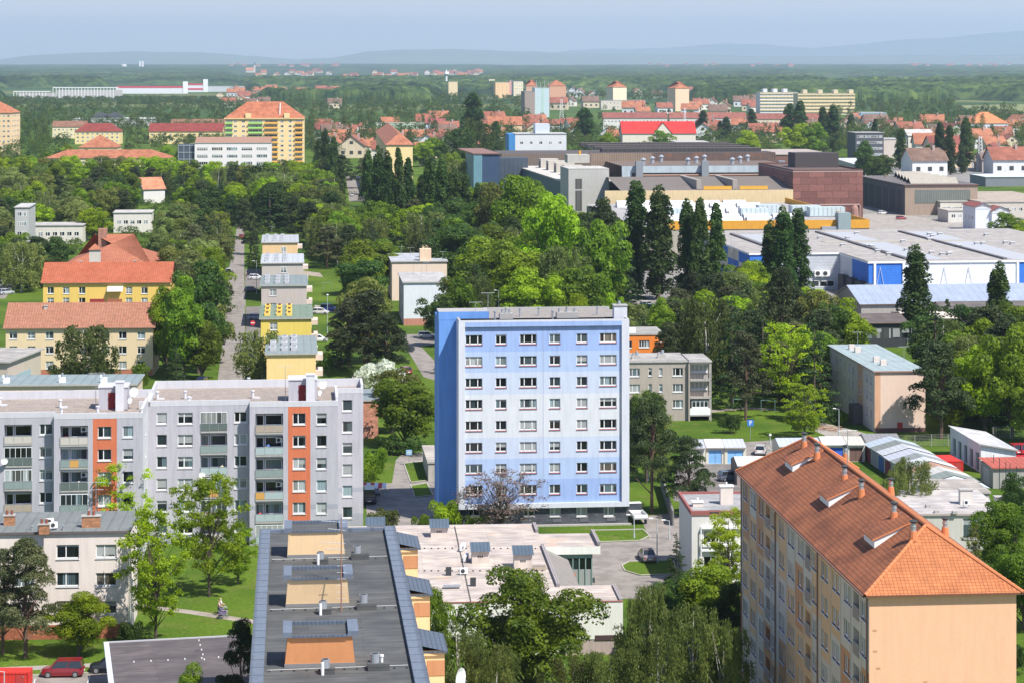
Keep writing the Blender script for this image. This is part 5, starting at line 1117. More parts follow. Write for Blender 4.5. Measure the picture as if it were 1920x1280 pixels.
L = [
 ('long orange hipped roof among trees in front of the cream block', 82, 318, 297, 9, 22, 2, YW, OR, 2, 18, 'hip', 4.2),
 ('low orange pyramid roof house left of the red roofs', 146, 219, 277, 9, 24, 2, YW, OR, 0, 0, 'hip', 7.5),
 ('yellow house with dark red roof, left of the treetops by the school', 139, 226, 247, 9.5, 16, 2, (.82, .65, .32), RD, 3, 9, 'hip', 6),
 ('house with long dark red roof touching the cream tower', 278, 418, 247, 9.5, 16, 2, (.82, .65, .32), RD, 2, 12, 'gable', 6),
 ('cream house with brown roof left of the red roofed yellow house', 97, 162, 238, 9.5, 14, 2, (.80, .68, .42), BR, 2, 8, 'gable', 4.5),
 ('long house with orange brown roof above the red roofs', 320, 425, 233, 9.5, 14, 2, YW, BR, 0, 0, 'gable', 4),
 ('long low white flat hall with two small dark roofs', 134, 292, 224, 7, 60, 3, (.55, .55, .55), (.55, .55, .54), 0, 0, 'flat', 0),
 ('tall block with orange brown hipped roof seen end on, beyond the poplar rows', 722, 776, 272, 24, 190, 4.8, (.84, .65, .32), (.46, .18, .10), 0, 0, 'hipy', 5),
 ('white office with blue left wall behind the factory', 966, 1062, 252, 25, 20, 5, (.66, .67, .70), (.5, .5, .5), 3, 5, 'flat', 0),
 ('bright red roofed white house with a central gable', 1166, 1306, 251, 13, 22, 3, (.74, .68, .58), (.66, .035, .03), 1, 16, 'gable', 8),
 ('cream flat roofed office with dark windows right of the red roofed house', 1270, 1332, 268, 14, 30, 4, (.76, .66, .46), (.45, .44, .42), 1, 8, 'flat', 0),
 ('grey concrete building with ribbed wall below the red roofed house', 1195, 1262, 272, 13, 25, 5, (.28, .27, .25), (.42, .40, .37), 0, 0, 'flat', 0),
 ('long row house with rust red roof at the left of the long row', 1130, 1252, 222, 11, 14, 2, WW, (.29, .10, .08), 2, 18, 'gable', 5),
 ('long row house with rust red roof in the middle of the long row', 1255, 1400, 222, 11, 14, 2, WW, (.31, .11, .08), 2, 20, 'gable', 5),
 ('long row house with rust red roof at the right of the long row', 1403, 1560, 224, 11, 14, 2, (.76, .62, .45), (.29, .105, .08), 2, 20, 'gable', 5),
 ('long yellow eight storey slab with balconies on the horizon side of town', 1496, 1603, 176, 25, 20, 8, (.66, .57, .38), (.5, .47, .4), 6, 15, 'flat', 0),
 ('long white slab adjoining the yellow slab', 1425, 1495, 174, 25, 20, 8, (.70, .70, .72), (.5, .5, .5), 6, 10, 'flat', 0),
 ('pale blue tower with antennas on its roof', 1003, 1030, 165, 33, 22, 8, (.50, .62, .66), (.4, .42, .44), 0, 0, 'flat', 0),
 ('brown block directly left of the pale blue tower', 984, 1003, 172, 29, 30, 8, (.34, .27, .24), (.4, .4, .4), 0, 0, 'flat', 0),
 ('orange hip roofed block just left behind the pale blue tower', 986, 1008, 161, 29, 22, 3, (.62, .38, .26), OR, 0, 0, 'hip', 8),
 ('brown walled block with orange pyramid roof right of the pale blue tower', 1030, 1062, 161, 29, 24, 10, (.62, .34, .22), OR, 0, 0, 'hip', 8),
 ('cream walled block with orange pyramid roof in the centre right distance', 1149, 1176, 164, 29, 26, 18, (.80, .70, .50), OR, 0, 0, 'hip', 8),
 ('peach walled block with orange pyramid roof left of the long slabs', 1266, 1293, 166, 29, 26, 20, (.82, .58, .40), OR, 0, 0, 'hip', 8),
 ('orange and white striped block, left one of the distant coloured blocks', 929, 955, 155, 27, 26, 8, (.82, .55, .30), (.55, .58, .62), 5, 3, 'flat', 0),
 ('pink distant block between the orange one and the cream one', 955, 963, 152, 27, 26, 8, (.70, .34, .30), (.5, .5, .5), 5, 1, 'flat', 0),
 ('cream distant block with rows of windows, right one of the coloured blocks', 963, 981, 153, 27, 26, 8, (.80, .70, .50), (.5, .5, .5), 5, 4, 'flat', 0),
 ('slim cream distant block behind the orange striped block', 917, 928, 149, 27, 20, 8, (.76, .66, .48), (.5, .5, .5), 5, 2, 'flat', 0),
 ('white and orange block below the round antenna tower', 841, 858, 154, 26, 24, 8, (.78, .62, .38), (.6, .62, .65), 0, 0, 'flat', 0),
 ('long low white house between the pyramid roofed blocks', 1127, 1210, 189, 12, 16, 3, (.70, .62, .52), (.5, .48, .45), 2, 12, 'flat', 0),
 ('dark grey glass office with reddish stair tower at the right', 1604, 1657, 250, 19, 22, 4, (.085, .09, .11), (.3, .3, .3), 5, 9, 'flat', 0),
 ('beige concrete block joined to the right of the dark glass office', 1657, 1700, 262, 15, 25, 10, (.56, .50, .44), (.4, .4, .4), 0, 0, 'flat', 0),
 ('white house with pale gabled roof right of the dark glass office', 1702, 1752, 255, 13, 18, 6, (.72, .68, .60), (.55, .54, .52), 2, 6, 'gable', 4),
 ('blue and white office in the right part of town', 1614, 1662, 212, 14, 20, 4, (.30, .52, .66), (.6, .6, .6), 1, 6, 'flat', 0),
 ('white house with two orange hipped roofs near the right edge', 1820, 1892, 232, 12, 26, 8, (.66, .66, .70), (.66, .25, .10), 2, 12, 'hip', 9),
 ('long house with brown roof and white wall at the right edge', 1840, 1990, 300, 7, 22, -3, (.45, .40, .38), (.20, .15, .13), 1, 14, 'gable', 4),
 ('pale green long house beyond the end-on orange roof', 700, 796, 231, 9, 14, 3, (.52, .62, .50), (.50, .36, .28), 2, 12, 'flat', 0),
 ('pale blue walled house with dark red roof', 797, 836, 232, 10, 16, 3, (.66, .70, .84), (.36, .10, .10), 1, 3, 'gable', 4),
 ('long orange roofed house at the centre of the old town', 914, 980, 235, 9, 16, 3, (.78, .56, .32), OR, 1, 8, 'gable', 7),
 ('white hall with bright red stripe along its top in the left distance', 217, 344, 163, 14, 60, 3, (.76, .76, .78), (.55, .03, .06), 0, 0, 'flat', 0),
 ('white square block with two red bands right of the striped hall', 347, 382, 158, 17, 40, 3, (.76, .76, .78), (.55, .03, .06), 0, 0, 'flat', 0),
 ('low pale grey hall right of the red banded block', 384, 455, 163, 11, 60, 3, (.55, .57, .60), (.6, .62, .64), 0, 0, 'flat', 0),
 ('tall white silo block standing alone in the far left forest', 259, 269, 116, 62, 26, 3, (.80, .80, .80), (.6, .6, .6), 0, 0, 'flat', 0),
 ('small white block left of the silo block in the far left forest', 227, 237, 122, 56, 26, 3, (.80, .78, .76), (.6, .6, .6), 0, 0, 'flat', 0),
 ('small white flat roofed house peeking out of trees behind the yellow house', 38, 155, 424, 6, 14, 4, (.66, .62, .56), (.44, .42, .40), 1, 8, 'flat', 0),
 ('white flat roofed house among trees in the left middle distance', 213, 284, 400, 7, 14, 6, (.70, .66, .60), (.50, .48, .45), 1, 5, 'flat', 0),
 ('orange gabled white house hidden in trees right of the flat one', 268, 312, 356, 6, 12, 30, (.70, .68, .66), (.55, .24, .13), 0, 0, 'gable', 5),
 ('tall narrow block with orange balconies at the left edge among trees', 28, 54, 390, 14, 20, 6, (.45, .45, .44), (.5, .5, .5), 4, 2, 'flat', 0),
]
for (lab, u0, u1, ve, h, dep, yaw, wc, rc, rows, cols, rf, rise) in L:
    ax = 'y' if rf == 'hipy' else 'x'
    B = far(lab, u0, u1, ve, h if h < 50 else h - 0.0, dep, yaw, wc, rc, rows, cols, roof={'hipy': 'hip'}.get(rf, rf), rise=rise, axis=ax, name='house' if h < 15 else 'apartment_building', cat='house' if h < 15 else 'apartment block') if h < 50 else None
    if B is None:       # silo blocks: placed at 7.5 km
        Y = 14000.0; s = F / Y; hh = 50.5 - (ve - V0) * Y / F
        o = tag(empty('silo', ((u0 - CX) * Y / F, Y, 10)), lab, 'silo'); a = MB(); w_ = (u1 - u0) / s; n_ = 2 if hh > 50 else 1
        for k in range(n_): a.cyl(w_ * (k + .5) / n_, 8, 0, hh, w_ / n_ / 2, w_ / n_ / 2, mat('paint', wc), 14)
        a.build('silo_wall', o); a = MB(); a.box(w_ * .1, w_ * .9, 2, 14, hh, hh + 3, mat('paint', wc)); a.build('silo_head', o); continue
    if 'red stripe' in lab or 'red bands' in lab:
        a = MB(); a.box(-.4, B.W + .4, -.45, -.31, h - 2.2, h + .2, mat('plain', (.62, .03, .07)))
        if 'bands' in lab: a.box(-.4, B.W + .4, -.45, -.31, h * .30, h * .48, mat('plain', (.62, .03, .07)))
        a.build('red_band', B.o)
        if 'stripe' in lab: a = MB(); a.box(B.W - 1, B.W + 8, -1, 10, 0, h + 10, WHITE); a.build('tower_slab', B.o)
    if 'central gable' in lab:
        a = MB(); x = B.W * .55; a.face([(x - 6, 0, 13), (x + 6, 0, 13), (x, 0, 20)], mat('paint', (.74, .68, .58))); a.face([(x - 6.5, -.4, 13), (x, -.4, 20.5), (x, 11, 20.5), (x - 6.5, 0, 13)], mat('plain', (.6, .035, .03))); a.face([(x + 6.5, -.4, 13), (x + 6.5, 0, 13), (x, 11, 20.5), (x, -.4, 20.5)], mat('plain', (.6, .035, .03))); a.build('front_gable', B.o)
    if 'two small dark roofs' in lab:
        for fx in (.33, .50): a = MB(); x = B.W * fx; a.box(x - 8, x + 8, 2, 14, 7.3, 10, mat('plain', (.3, .3, .32))); a.face([(x - 9, 1, 10), (x + 9, 1, 10), (x, 8, 14)], DARKM); a.face([(x + 9, 1, 10), (x + 9, 15, 10), (x, 8, 14)], DARKM); a.face([(x - 9, 15, 10), (x - 9, 1, 10), (x, 8, 14)], DARKM); a.build('roof_pavilion', B.o)
    if 'eight storey slab' in lab or 'white slab' in lab:
        a = MB()
        for k in range(4 if 'eight' in lab else 3): x = B.W * (.1 + .27 * k); a.box(x, x + 5, 2, 12, 25, 29.5, mat('paint', wc))
        a.build('roof_penthouse', B.o)
        m_ = mat('plain', (.62, .52, .30) if 'yellow' in lab else (.6, .6, .6))
        for f_ in range(6):
            a = MB(); z = 3 + f_ * 4
            a.box(0, B.W, -1.0, -.02, z, z + 1.4, m_); a.build('balcony', B.o)
    if 'antennas on its roof' in lab:
        a = MB()
        for k in range(4): a.tube((3 + 4.5 * k, 8, 33), (3 + 4.5 * k, 8, 41 - 2 * (k % 2)), .4, .4, ZINC, 5)
        a.build('antenna', B.o); a = MB(); a.box(B.W * .45, B.W * .6, -.1, -.02, 0, 33, mat('plain', (.4, .55, .5))); a.build('stair_panel', B.o)
    if 'office with blue left wall' in lab:
        a = MB(); a.box(-3.2, -.02, 0, 20, 0, 25, mat('plain', (.05, .22, .50))); a.box(B.W * .40, B.W * .68, 2, 12, 25.3, 30, mat('plain', (.55, .6, .7))); a.build('side_wing', B.o)
    if 'dark glass office' in lab and 'grey glass' in lab:
        a = MB(); a.box(B.W + 6, B.W + 11, 5, 12, 0, 24, mat('plain', (.40, .16, .10))); a.build('stair_tower', B.o)
# frames of the unfinished hall
o = tag(empty('hall_frame', at(25, 186)), 'white bare concrete frame of an unfinished hall in the left distance', 'hall frame'); B0 = o
pY = at(25, 186).y; fr = MB(); s_ = F / pY
for row, (v_t, ua, ub) in enumerate(((173, 25, 95), (166, 92, 216))):
    zt_ = 60.5 - (v_t - V0) * pY / F
    for k in range(int((ub - ua) / 6)): x = (ua - 25 + k * 6) / s_; fr.box(x, x + 1, row * 30, row * 30 + 1, 0, zt_, WHITE)
    fr.box((ua - 25) / s_, (ub - 25) / s_, row * 30 - .2, row * 30 + 1.2, zt_, zt_ + 1.6, WHITE); fr.box((ua - 25) / s_, (ub - 25) / s_, row * 30 + 40, row * 30 + 41, 0, zt_ * .8, mat('paint', (.55, .52, .5)))
fr.build('concrete_frame', o)
# round antenna tower, lattice pylon, poles
def mast(u, vt, vb, name, label, cat, kind):
    Y = at(u, vb).y; z = 60.5 - (vt - V0) * Y / F; o = tag(empty(name, at(u, vb)), label, cat); k = z / 60.0
    a = MB()
    if kind == 'water':
        a.cyl(0, 0, 0, z * .78, 2.2, 2.0, WHITE, 10); a.build('shaft', o); a = MB(); a.cyl(0, 0, z * .72, z * .80, 2.5, 5.5, mat('plain', (.6, .6, .58)), 12); a.cyl(0, 0, z * .80, z * .9, 5.5, 5.0, WHITE, 12); a.cyl(0, 0, z * .9, z, 1.5, .5, WHITE, 8); a.build('tank', o)
    else:
        n = 10; w0 = kind
        for sx, sy in ((-1, -1), (1, -1), (1, 1), (-1, 1)): a.tube((sx * w0, sy * w0, 0), (sx * w0 * .35, sy * w0 * .35, z), .16, .12, WHITE, 4)
        for i in range(n):
            z0_, z1_ = z * i / n, z * (i + 1) / n; r0_ = w0 * (1 - .65 * i / n); r1_ = w0 * (1 - .65 * (i + 1) / n)
            for sx in (-1, 1): a.tube((sx * r0_, -r0_, z0_), (-sx * r1_, -r1_, z1_), .09, .09, WHITE, 3); a.tube((sx * r0_, r0_, z0_), (sx * r1_, -r1_, z1_), .09, .09, WHITE, 3)
        a.build('lattice', o)
    return o
mast(837, 131, 172, 'antenna_tower', 'white tower with a round head above the orange and white distant block', 'tower', 'water')
mast(1838, 256, 322, 'lattice_mast', 'tall white lattice mast near the right edge', 'mast', 1.8)
mast(1053, 186, 236, 'lattice_mast', 'pale lattice mast right of the pale blue tower', 'mast', 2.2)
mast(1284, 203, 250, 'floodlight_mast', 'floodlight mast behind the bright red roofed house', 'mast', 1.2)

# small houses of the old town and suburbs
ORD = ['first', 'second', 'third', 'fourth', 'fifth', 'sixth', 'seventh', 'eighth', 'ninth', 'tenth', 'eleventh', 'twelfth', 'thirteenth', 'fourteenth', 'fifteenth', 'sixteenth', 'seventeenth', 'eighteenth', 'nineteenth', 'twentieth', 'twenty-first', 'twenty-second', 'twenty-third', 'twenty-fourth', 'twenty-fifth', 'twenty-sixth', 'twenty-seventh', 'twenty-eighth', 'twenty-ninth', 'thirtieth', 'thirty-first', 'thirty-second', 'thirty-third', 'thirty-fourth', 'thirty-fifth', 'thirty-sixth', 'thirty-seventh', 'thirty-eighth', 'thirty-ninth', 'fortieth', 'forty-first', 'forty-second', 'forty-third', 'forty-fourth', 'forty-fifth']
ORD += ['%s' % s for s in ['forty-sixth', 'forty-seventh', 'forty-eighth', 'forty-ninth', 'fiftieth', 'fifty-first', 'fifty-second', 'fifty-third', 'fifty-fourth', 'fifty-fifth', 'fifty-sixth', 'fifty-seventh', 'fifty-eighth', 'fifty-ninth', 'sixtieth']]
hr = random.Random(21); HC = {}
def house_meshes(rc, wc, ax):
    k = (rc, wc, ax)
    if k in HC: return HC[k]
    tm = mat('tile', rc, k=2.0, mortar=.02, dark=.7); wm = mat('paint', wc); a = MB(); b = MB(); W, D, h, r_ = 12.0, 10.0, 5.5, 4.2
    if ax: W, D = 10.0, 15.0
    a.box(-W / 2, W / 2, -D / 2, D / 2, 0, h, wm, skip='t'); o = .5
    if not ax:
        b.face([(-W / 2 - o, -D / 2 - o, h - .3), (W / 2 + o, -D / 2 - o, h - .3), (W / 2 + o, 0, h + r_), (-W / 2 - o, 0, h + r_)], tm); b.face([(W / 2 + o, D / 2 + o, h - .3), (-W / 2 - o, D / 2 + o, h - .3), (-W / 2 - o, 0, h + r_), (W / 2 + o, 0, h + r_)], tm)
        for x in (-W / 2, W / 2): a.face([(x, -D / 2, h), (x, D / 2, h), (x, 0, h + r_)], wm)
    else:
        b.face([(-W / 2 - o, -D / 2 - o, h - .3), (-W / 2 - o, D / 2 + o, h - .3), (0, D / 2 + o, h + r_), (0, -D / 2 - o, h + r_)], tm); b.face([(W / 2 + o, D / 2 + o, h - .3), (W / 2 + o, -D / 2 - o, h - .3), (0, -D / 2 - o, h + r_), (0, D / 2 + o, h + r_)], tm)
        for y in (-D / 2, D / 2): a.face([(-W / 2, y, h), (W / 2, y, h), (0, y, h + r_)], wm)
    b.box(W * .2, W * .2 + .8, -1.2, -.4, h + r_ * .5, h + r_ + .9, mat('plain', (.4, .3, .26)))
    c = MB()
    for x in (-.33, 0, .33):
        for z in (1.6, ): c.box(W * x - .7, W * x + .7, -D / 2 - .04, -D / 2 - .01, z, z + 1.5, DARKM); 
        if ax and x == 0: c.box(-.7, .7, -D / 2 - .04, -D / 2 - .01, 6, 7.3, DARKM)
    HC[k] = (a.mesh('wall'), b.mesh('roof'), c.mesh('window')); return HC[k]
RC = {'orange': (.40, .16, .085), 'dark red': (.24, .07, .05), 'brown': (.19, .12, .09), 'rust red': (.31, .11, .07)}
WC = [(.74, .70, .62), (.72, .60, .42), (.70, .70, .70), (.66, .55, .40)]
regions = [  # u0,u1,v0,v1 (ground rows), n, scale range, name of the cluster
 (600, 905, 232, 300, 34, (1.0, 1.5), 'in town left of the factory'), (905, 1160, 236, 272, 18, (1.0, 1.5), 'behind the factory roofs'),
 (1300, 1900, 238, 268, 34, (1.0, 1.6), 'right of the bright red roof'), (1000, 1420, 196, 222, 20, (1.2, 1.7), 'beyond the long rust red row'),
 (640, 900, 141, 151, 36, (1.7, 2.5), 'in the far village at centre left'), (430, 640, 173, 184, 14, (1.3, 1.7), 'in the suburb right of the white hall'), (1010, 1300, 176, 190, 12, (1.3, 1.7), 'among the pyramid roofed blocks'), (480, 620, 141, 148, 14, (1.6, 2.2), 'in the far village by the church'),
 (390, 640, 178, 205, 12, (1.2, 1.6), 'among trees behind the cream tower'), (1690, 1920, 245, 330, 20, (1.1, 1.6), 'in the railway quarter at the right'), (1560, 1800, 150, 165, 6, (1.3, 1.6), 'in the woods at the right'),
]
nh = 0
for (u0, u1, v0, v1, n, sr, where) in regions:
    items = []
    for t_ in range(n * 6):
        if len(items) >= n: break
        u = hr.uniform(u0, u1); v = v0 + (v1 - v0) * hr.random() ** .9; p = at(u, v)
        if any(inpoly(p.x, p.y, f_) for f_ in FOOT) or any((p.x - q[0].x) ** 2 + (p.y - q[0].y) ** 2 < 24 ** 2 for q in items): continue
        p.z = terr(p.y); items.append((p, hr.choice(['orange', 'orange', 'dark red', 'brown', 'rust red', 'rust red']), hr.randrange(4), hr.random() < .35, hr.uniform(*sr), hr.uniform(-.3, .3)))
    byc = {}
    for it in sorted(items, key=lambda q: px(q[0])[0]): byc.setdefault(it[1], []).append(it)
    for c, its in byc.items():
        for i, (p, cc, wi, ax, s, rz) in enumerate(its):
            lab = f'{ORD[i]} {c} roofed house from the left {where}' if len(its) > 1 else f'only {c} roofed house {where}'
            o = tag(empty('house', p, rz), lab, 'house', 'small pitched roof houses of the town')
            a, b, w_ = house_meshes(RC[cc], WC[wi], ax); 
            for nm, me in (('wall', a), ('roof', b), ('window', w_)): inst(nm, me, o, scale=(s * 1.1, s * 1.1, s))
            FOOT.append([(p.x - 9, p.y - 9), (p.x + 9, p.y - 9), (p.x + 9, p.y + 9), (p.x - 9, p.y + 9)])
vs = []
for k in range(46):
    Yv = hr.uniform(14500, 18200); u = hr.choice([hr.uniform(1160, 1500), hr.uniform(1700, 1920), hr.uniform(390, 640)]); vs.append((u, Yv))
vs.sort()
for i, (u, Yv) in enumerate(vs):
    o = tag(empty('house', ((u - CX) / F * Yv, Yv, terr(Yv) + 8), hr.uniform(-.3, .3)), f'{ORD[i]} pale speck of a house from the left at the foot of the far hills', 'house', 'houses at the foot of the hills'); a, b, w_ = house_meshes(RC['rust red'], WC[0], False)
    for nm, me in (('wall', a), ('roof', b)): inst(nm, me, o, scale=(2.4, 2.2, 2.0))
# church in the far village
p = at(469, 141); p.z = terr(p.y); o = tag(empty('church', p), 'far church with orange roof and pale tower in the left distance', 'church'); k = 2.0
a = MB(); a.box(-22, 18, 0, 16, 0, 14, mat('paint', (.7, .6, .5))); a.box(18, 26, 4, 12, 0, 40, mat('paint', (.74, .66, .55))); a.build('wall', o); a = MB(); a.face([(-23, -1, 13), (19, -1, 13), (19, 8, 26), (-23, 8, 26)], mat('plain', (.5, .2, .1))); a.face([(17, 3, 40), (27, 3, 40), (22, 8, 56)], DARKM); a.face([(27, 3, 40), (27, 13, 40), (22, 8, 56)], DARKM); a.build('roof', o)
# ------------------------------------------------------------------ ground, roads, paths, hills
def gnoise(t, scale, detail=4, dist=0.0):
    geo = N(t, 'NewGeometry'); n = N(t, 'TexNoise', Scale=scale, Detail=detail, Distortion=dist); t.links.new(geo.outputs['Position'], n.inputs[0]); return n.outputs[0]
def grass_mat():
    m, t, b = newmat('grass'); L = t.links.new; b.inputs['Roughness'].default_value = .95; b.inputs['Specular IOR Level'].default_value = .1
    a = mixc(t, ramp(t, gnoise(t, .05, 5), [(.35, (0,) * 3), (.65, (1,) * 3)]).outputs[0], (.042, .088, .010), (.095, .155, .014))
    a = mixc(t, ramp(t, gnoise(t, .35, 6), [(.52, (0,) * 3), (.74, (.7,) * 3)]).outputs[0], a, (.14, .145, .04))
    a = mixc(t, 1.0, a, ramp(t, gnoise(t, 2.5, 5), [(.3, (.70,) * 3), (.7, (1.25,) * 3)]).outputs[0], 'MULTIPLY')
    # dandelions and daisies, far meadows turn into fields and woods
    a = mixc(t, ramp(t, gnoise(t, 5.0, 2), [(.73, (0,) * 3), (.76, (.8,) * 3)]).outputs[0], a, (.45, .44, .25))
    far_ = ramp(t, gnoise(t, .0012, 4), [(.45, (.035, .07, .025)), (.52, (.06, .11, .03)), (.60, (.16, .16, .07)), (.66, (.05, .09, .03))]); far_.color_ramp.interpolation = 'LINEAR'
    geo = N(t, 'NewGeometry'); sp = N(t, 'SeparateXYZ'); L(geo.outputs['Position'], sp.inputs[0]); mr = N(t, 'MapRange'); L(sp.outputs[1], mr.inputs[0]); mr.inputs[1].default_value = 1500; mr.inputs[2].default_value = 3500
    L(mixc(t, mr.outputs[0], a, far_.outputs[0]), b.inputs[0]); return m
GM = grass_mat()
a = MB()
for (x0, x1, y0, y1) in ((-36000, 36000, 20, 52000), (-3000, 3000, -300, 20)): a.face([(x0, y0, 0), (x1, y0, 0), (x1, y1, 0), (x0, y1, 0)], GM)
tag(a.build('ground'), kind='structure')
ROADS = []
def patch(name, pts, m, z, kind='structure', keep=True, label=None):
    P = [at(u, v, z) for u, v in pts]; a = MB(); n = Vector((0, 0, 0))
    for i in range(len(P)): n += P[i].cross(P[(i + 1) % len(P)])
    if n.z < 0: P = P[::-1]
    a.face(P, m); o = tag(a.build(name), kind=kind)
    if keep: ROADS.append([(p.x, p.y) for p in P])
    return o
asp = mat('asphalt', (.185, .165, .150)); asp2 = mat('asphalt', (.255, .225, .20)); conc = mat('asphalt', (.34, .31, .275)); pave = mat('asphalt', (.33, .285, .24)); yard = mat('asphalt', (.25, .235, .215)); GR2 = GM
def kerb(pts, closed=True):
    P = [at(u, v, 0) for u, v in pts]; a = MB(); km = mat('plain', (.42, .39, .35)); n = len(P)
    for i in range(n if closed else n - 1):
        p, q = P[i], P[(i + 1) % n]; d = (q - p).normalized(); s_ = Vector((-d.y, d.x, 0)) * .07
        a.face([p - s_ + Vector((0, 0, .12)), q - s_ + Vector((0, 0, .12)), q + s_ + Vector((0, 0, .12)), p + s_ + Vector((0, 0, .12))], km)
        for sg in (-1, 1): a.face([p + s_ * sg, q + s_ * sg, q + s_ * sg + Vector((0, 0, .12)), p + s_ * sg + Vector((0, 0, .12))], km)
    tag(a.build('kerb'), kind='structure')
patch('road', [(404, 730), (408, 712), (420, 625), (427, 512), (438, 470), (445, 420), (458, 420), (458, 526), (460, 640), (470, 712), (474, 730)], asp2, .012)
patch('parking', [(459.5, 505), (489, 505), (488, 540), (459.5, 540)], asp, .016); patch('parking', [(460.5, 575), (488, 575), (488, 690), (463, 690)], asp, .016)
kerb([(459, 540), (459.5, 575)], False)
patch('courtyard', [(1065, 1020), (1125, 1014), (1218, 1008), (1200, 968), (1262, 960), (1296, 985), (1300, 1128), (1150, 1120), (1065, 1105)], asp2, .012)
patch('road', [(742, 862), (752, 852), (800, 846), (812, 868), (826, 985), (824, 1004), (690, 1004), (684, 905), (735, 905)], asp2, .014)
patch('road', [(750, 626), (825, 628), (825, 642), (790, 650), (824, 686), (828, 716), (794, 706), (768, 662), (750, 645)], asp2, .014)
patch('courtyard', [(1268, 868), (1400, 866), (1460, 868), (1460, 960), (1262, 938)], asp, .014); patch('road', [(1392, 828), (1460, 824), (1460, 866), (1398, 868)], asp2, .012)
patch('path', [(1505, 796), (1545, 792), (1625, 812), (1625, 822), (1560, 822)], conc, .014)
patch('path', [(240, 1128), (300, 1136), (360, 1143), (420, 1152), (490, 1163), (490, 1171), (420, 1160), (355, 1150), (300, 1143), (240, 1136)], pave, .012)
patch('pavement', [(-60, 1262), (-60, 1252), (100, 1246), (220, 1240), (220, 1246), (100, 1253)], conc, .012)
patch('parking', [(-80, 1272), (80, 1266), (260, 1258), (260, 1330), (-80, 1330)], asp2, .012)
kerb([(-80, 1271), (80, 1265), (260, 1257)], False)
patch('factory_yard', [(1180, 470), (1240, 430), (1640, 385), (1700, 372), (1960, 372), (1960, 640), (1600, 640), (1420, 575), (1300, 600), (1180, 570)], yard, .010)
patch('factory_road', [(1540, 412), (1640, 400), (1700, 404), (1960, 440), (1960, 452), (1700, 440)], conc, .016)
patch('road', [(-60, 562), (-60, 535), (20, 520), (32, 524), (10, 560)], asp2, .014)
patch('car_park', [(648, 330), (676, 330), (684, 378), (655, 378)], asp2, .014)
patch('path', [(556, 506), (600, 512), (606, 520), (556, 514)], pave, .012, keep=False); patch('path', [(1330, 768), (1400, 762), (1460, 766), (1460, 769), (1400, 766), (1330, 773)], pave, .012, keep=False)
patch('path', [(590, 572), (650, 580), (650, 588), (590, 584)], conc, .013)
patch('rail_yard', [(1640, 300), (1920, 290), (1980, 340), (1680, 345)], yard, .010, keep=False)
patch('meadow', [(1800, 198), (1990, 194), (1990, 214), (1830, 212)], mat('asphalt', (.20, .22, .075)), .5, keep=False)
# grass islands with kerbs
isl = mat('asphalt', (.3, .25, .18))
for pts in ([(757, 868), (794, 864), (804, 900), (770, 904)], [(770, 910), (800, 905), (812, 928), (778, 932)], [(1108, 994), (1205, 992), (1218, 1004), (1200, 1013), (1120, 1016)], [(1166, 1060), (1180, 1052), (1262, 1050), (1270, 1076), (1200, 1078), (1172, 1070)]):
    patch('grass_verge', pts, GM, .05, keep=False); kerb(pts)
# painted bay lines
wl = mat('plain', (.6, .6, .58))
for (u, v, du, dv) in ((66, 1272, -3, 10), (168, 1268, -4, 12), (1413, 838, 12, 0), (1440, 838, 8, 5)):
    a = MB(); p, q = at(u, v, .03), at(u + du, v + dv, .03); d = (q - p).normalized(); s_ = Vector((-d.y, d.x, 0)) * .06; a.face([p - s_, q - s_, q + s_, p + s_], wl); tag(a.build('road_marking'), kind='structure')

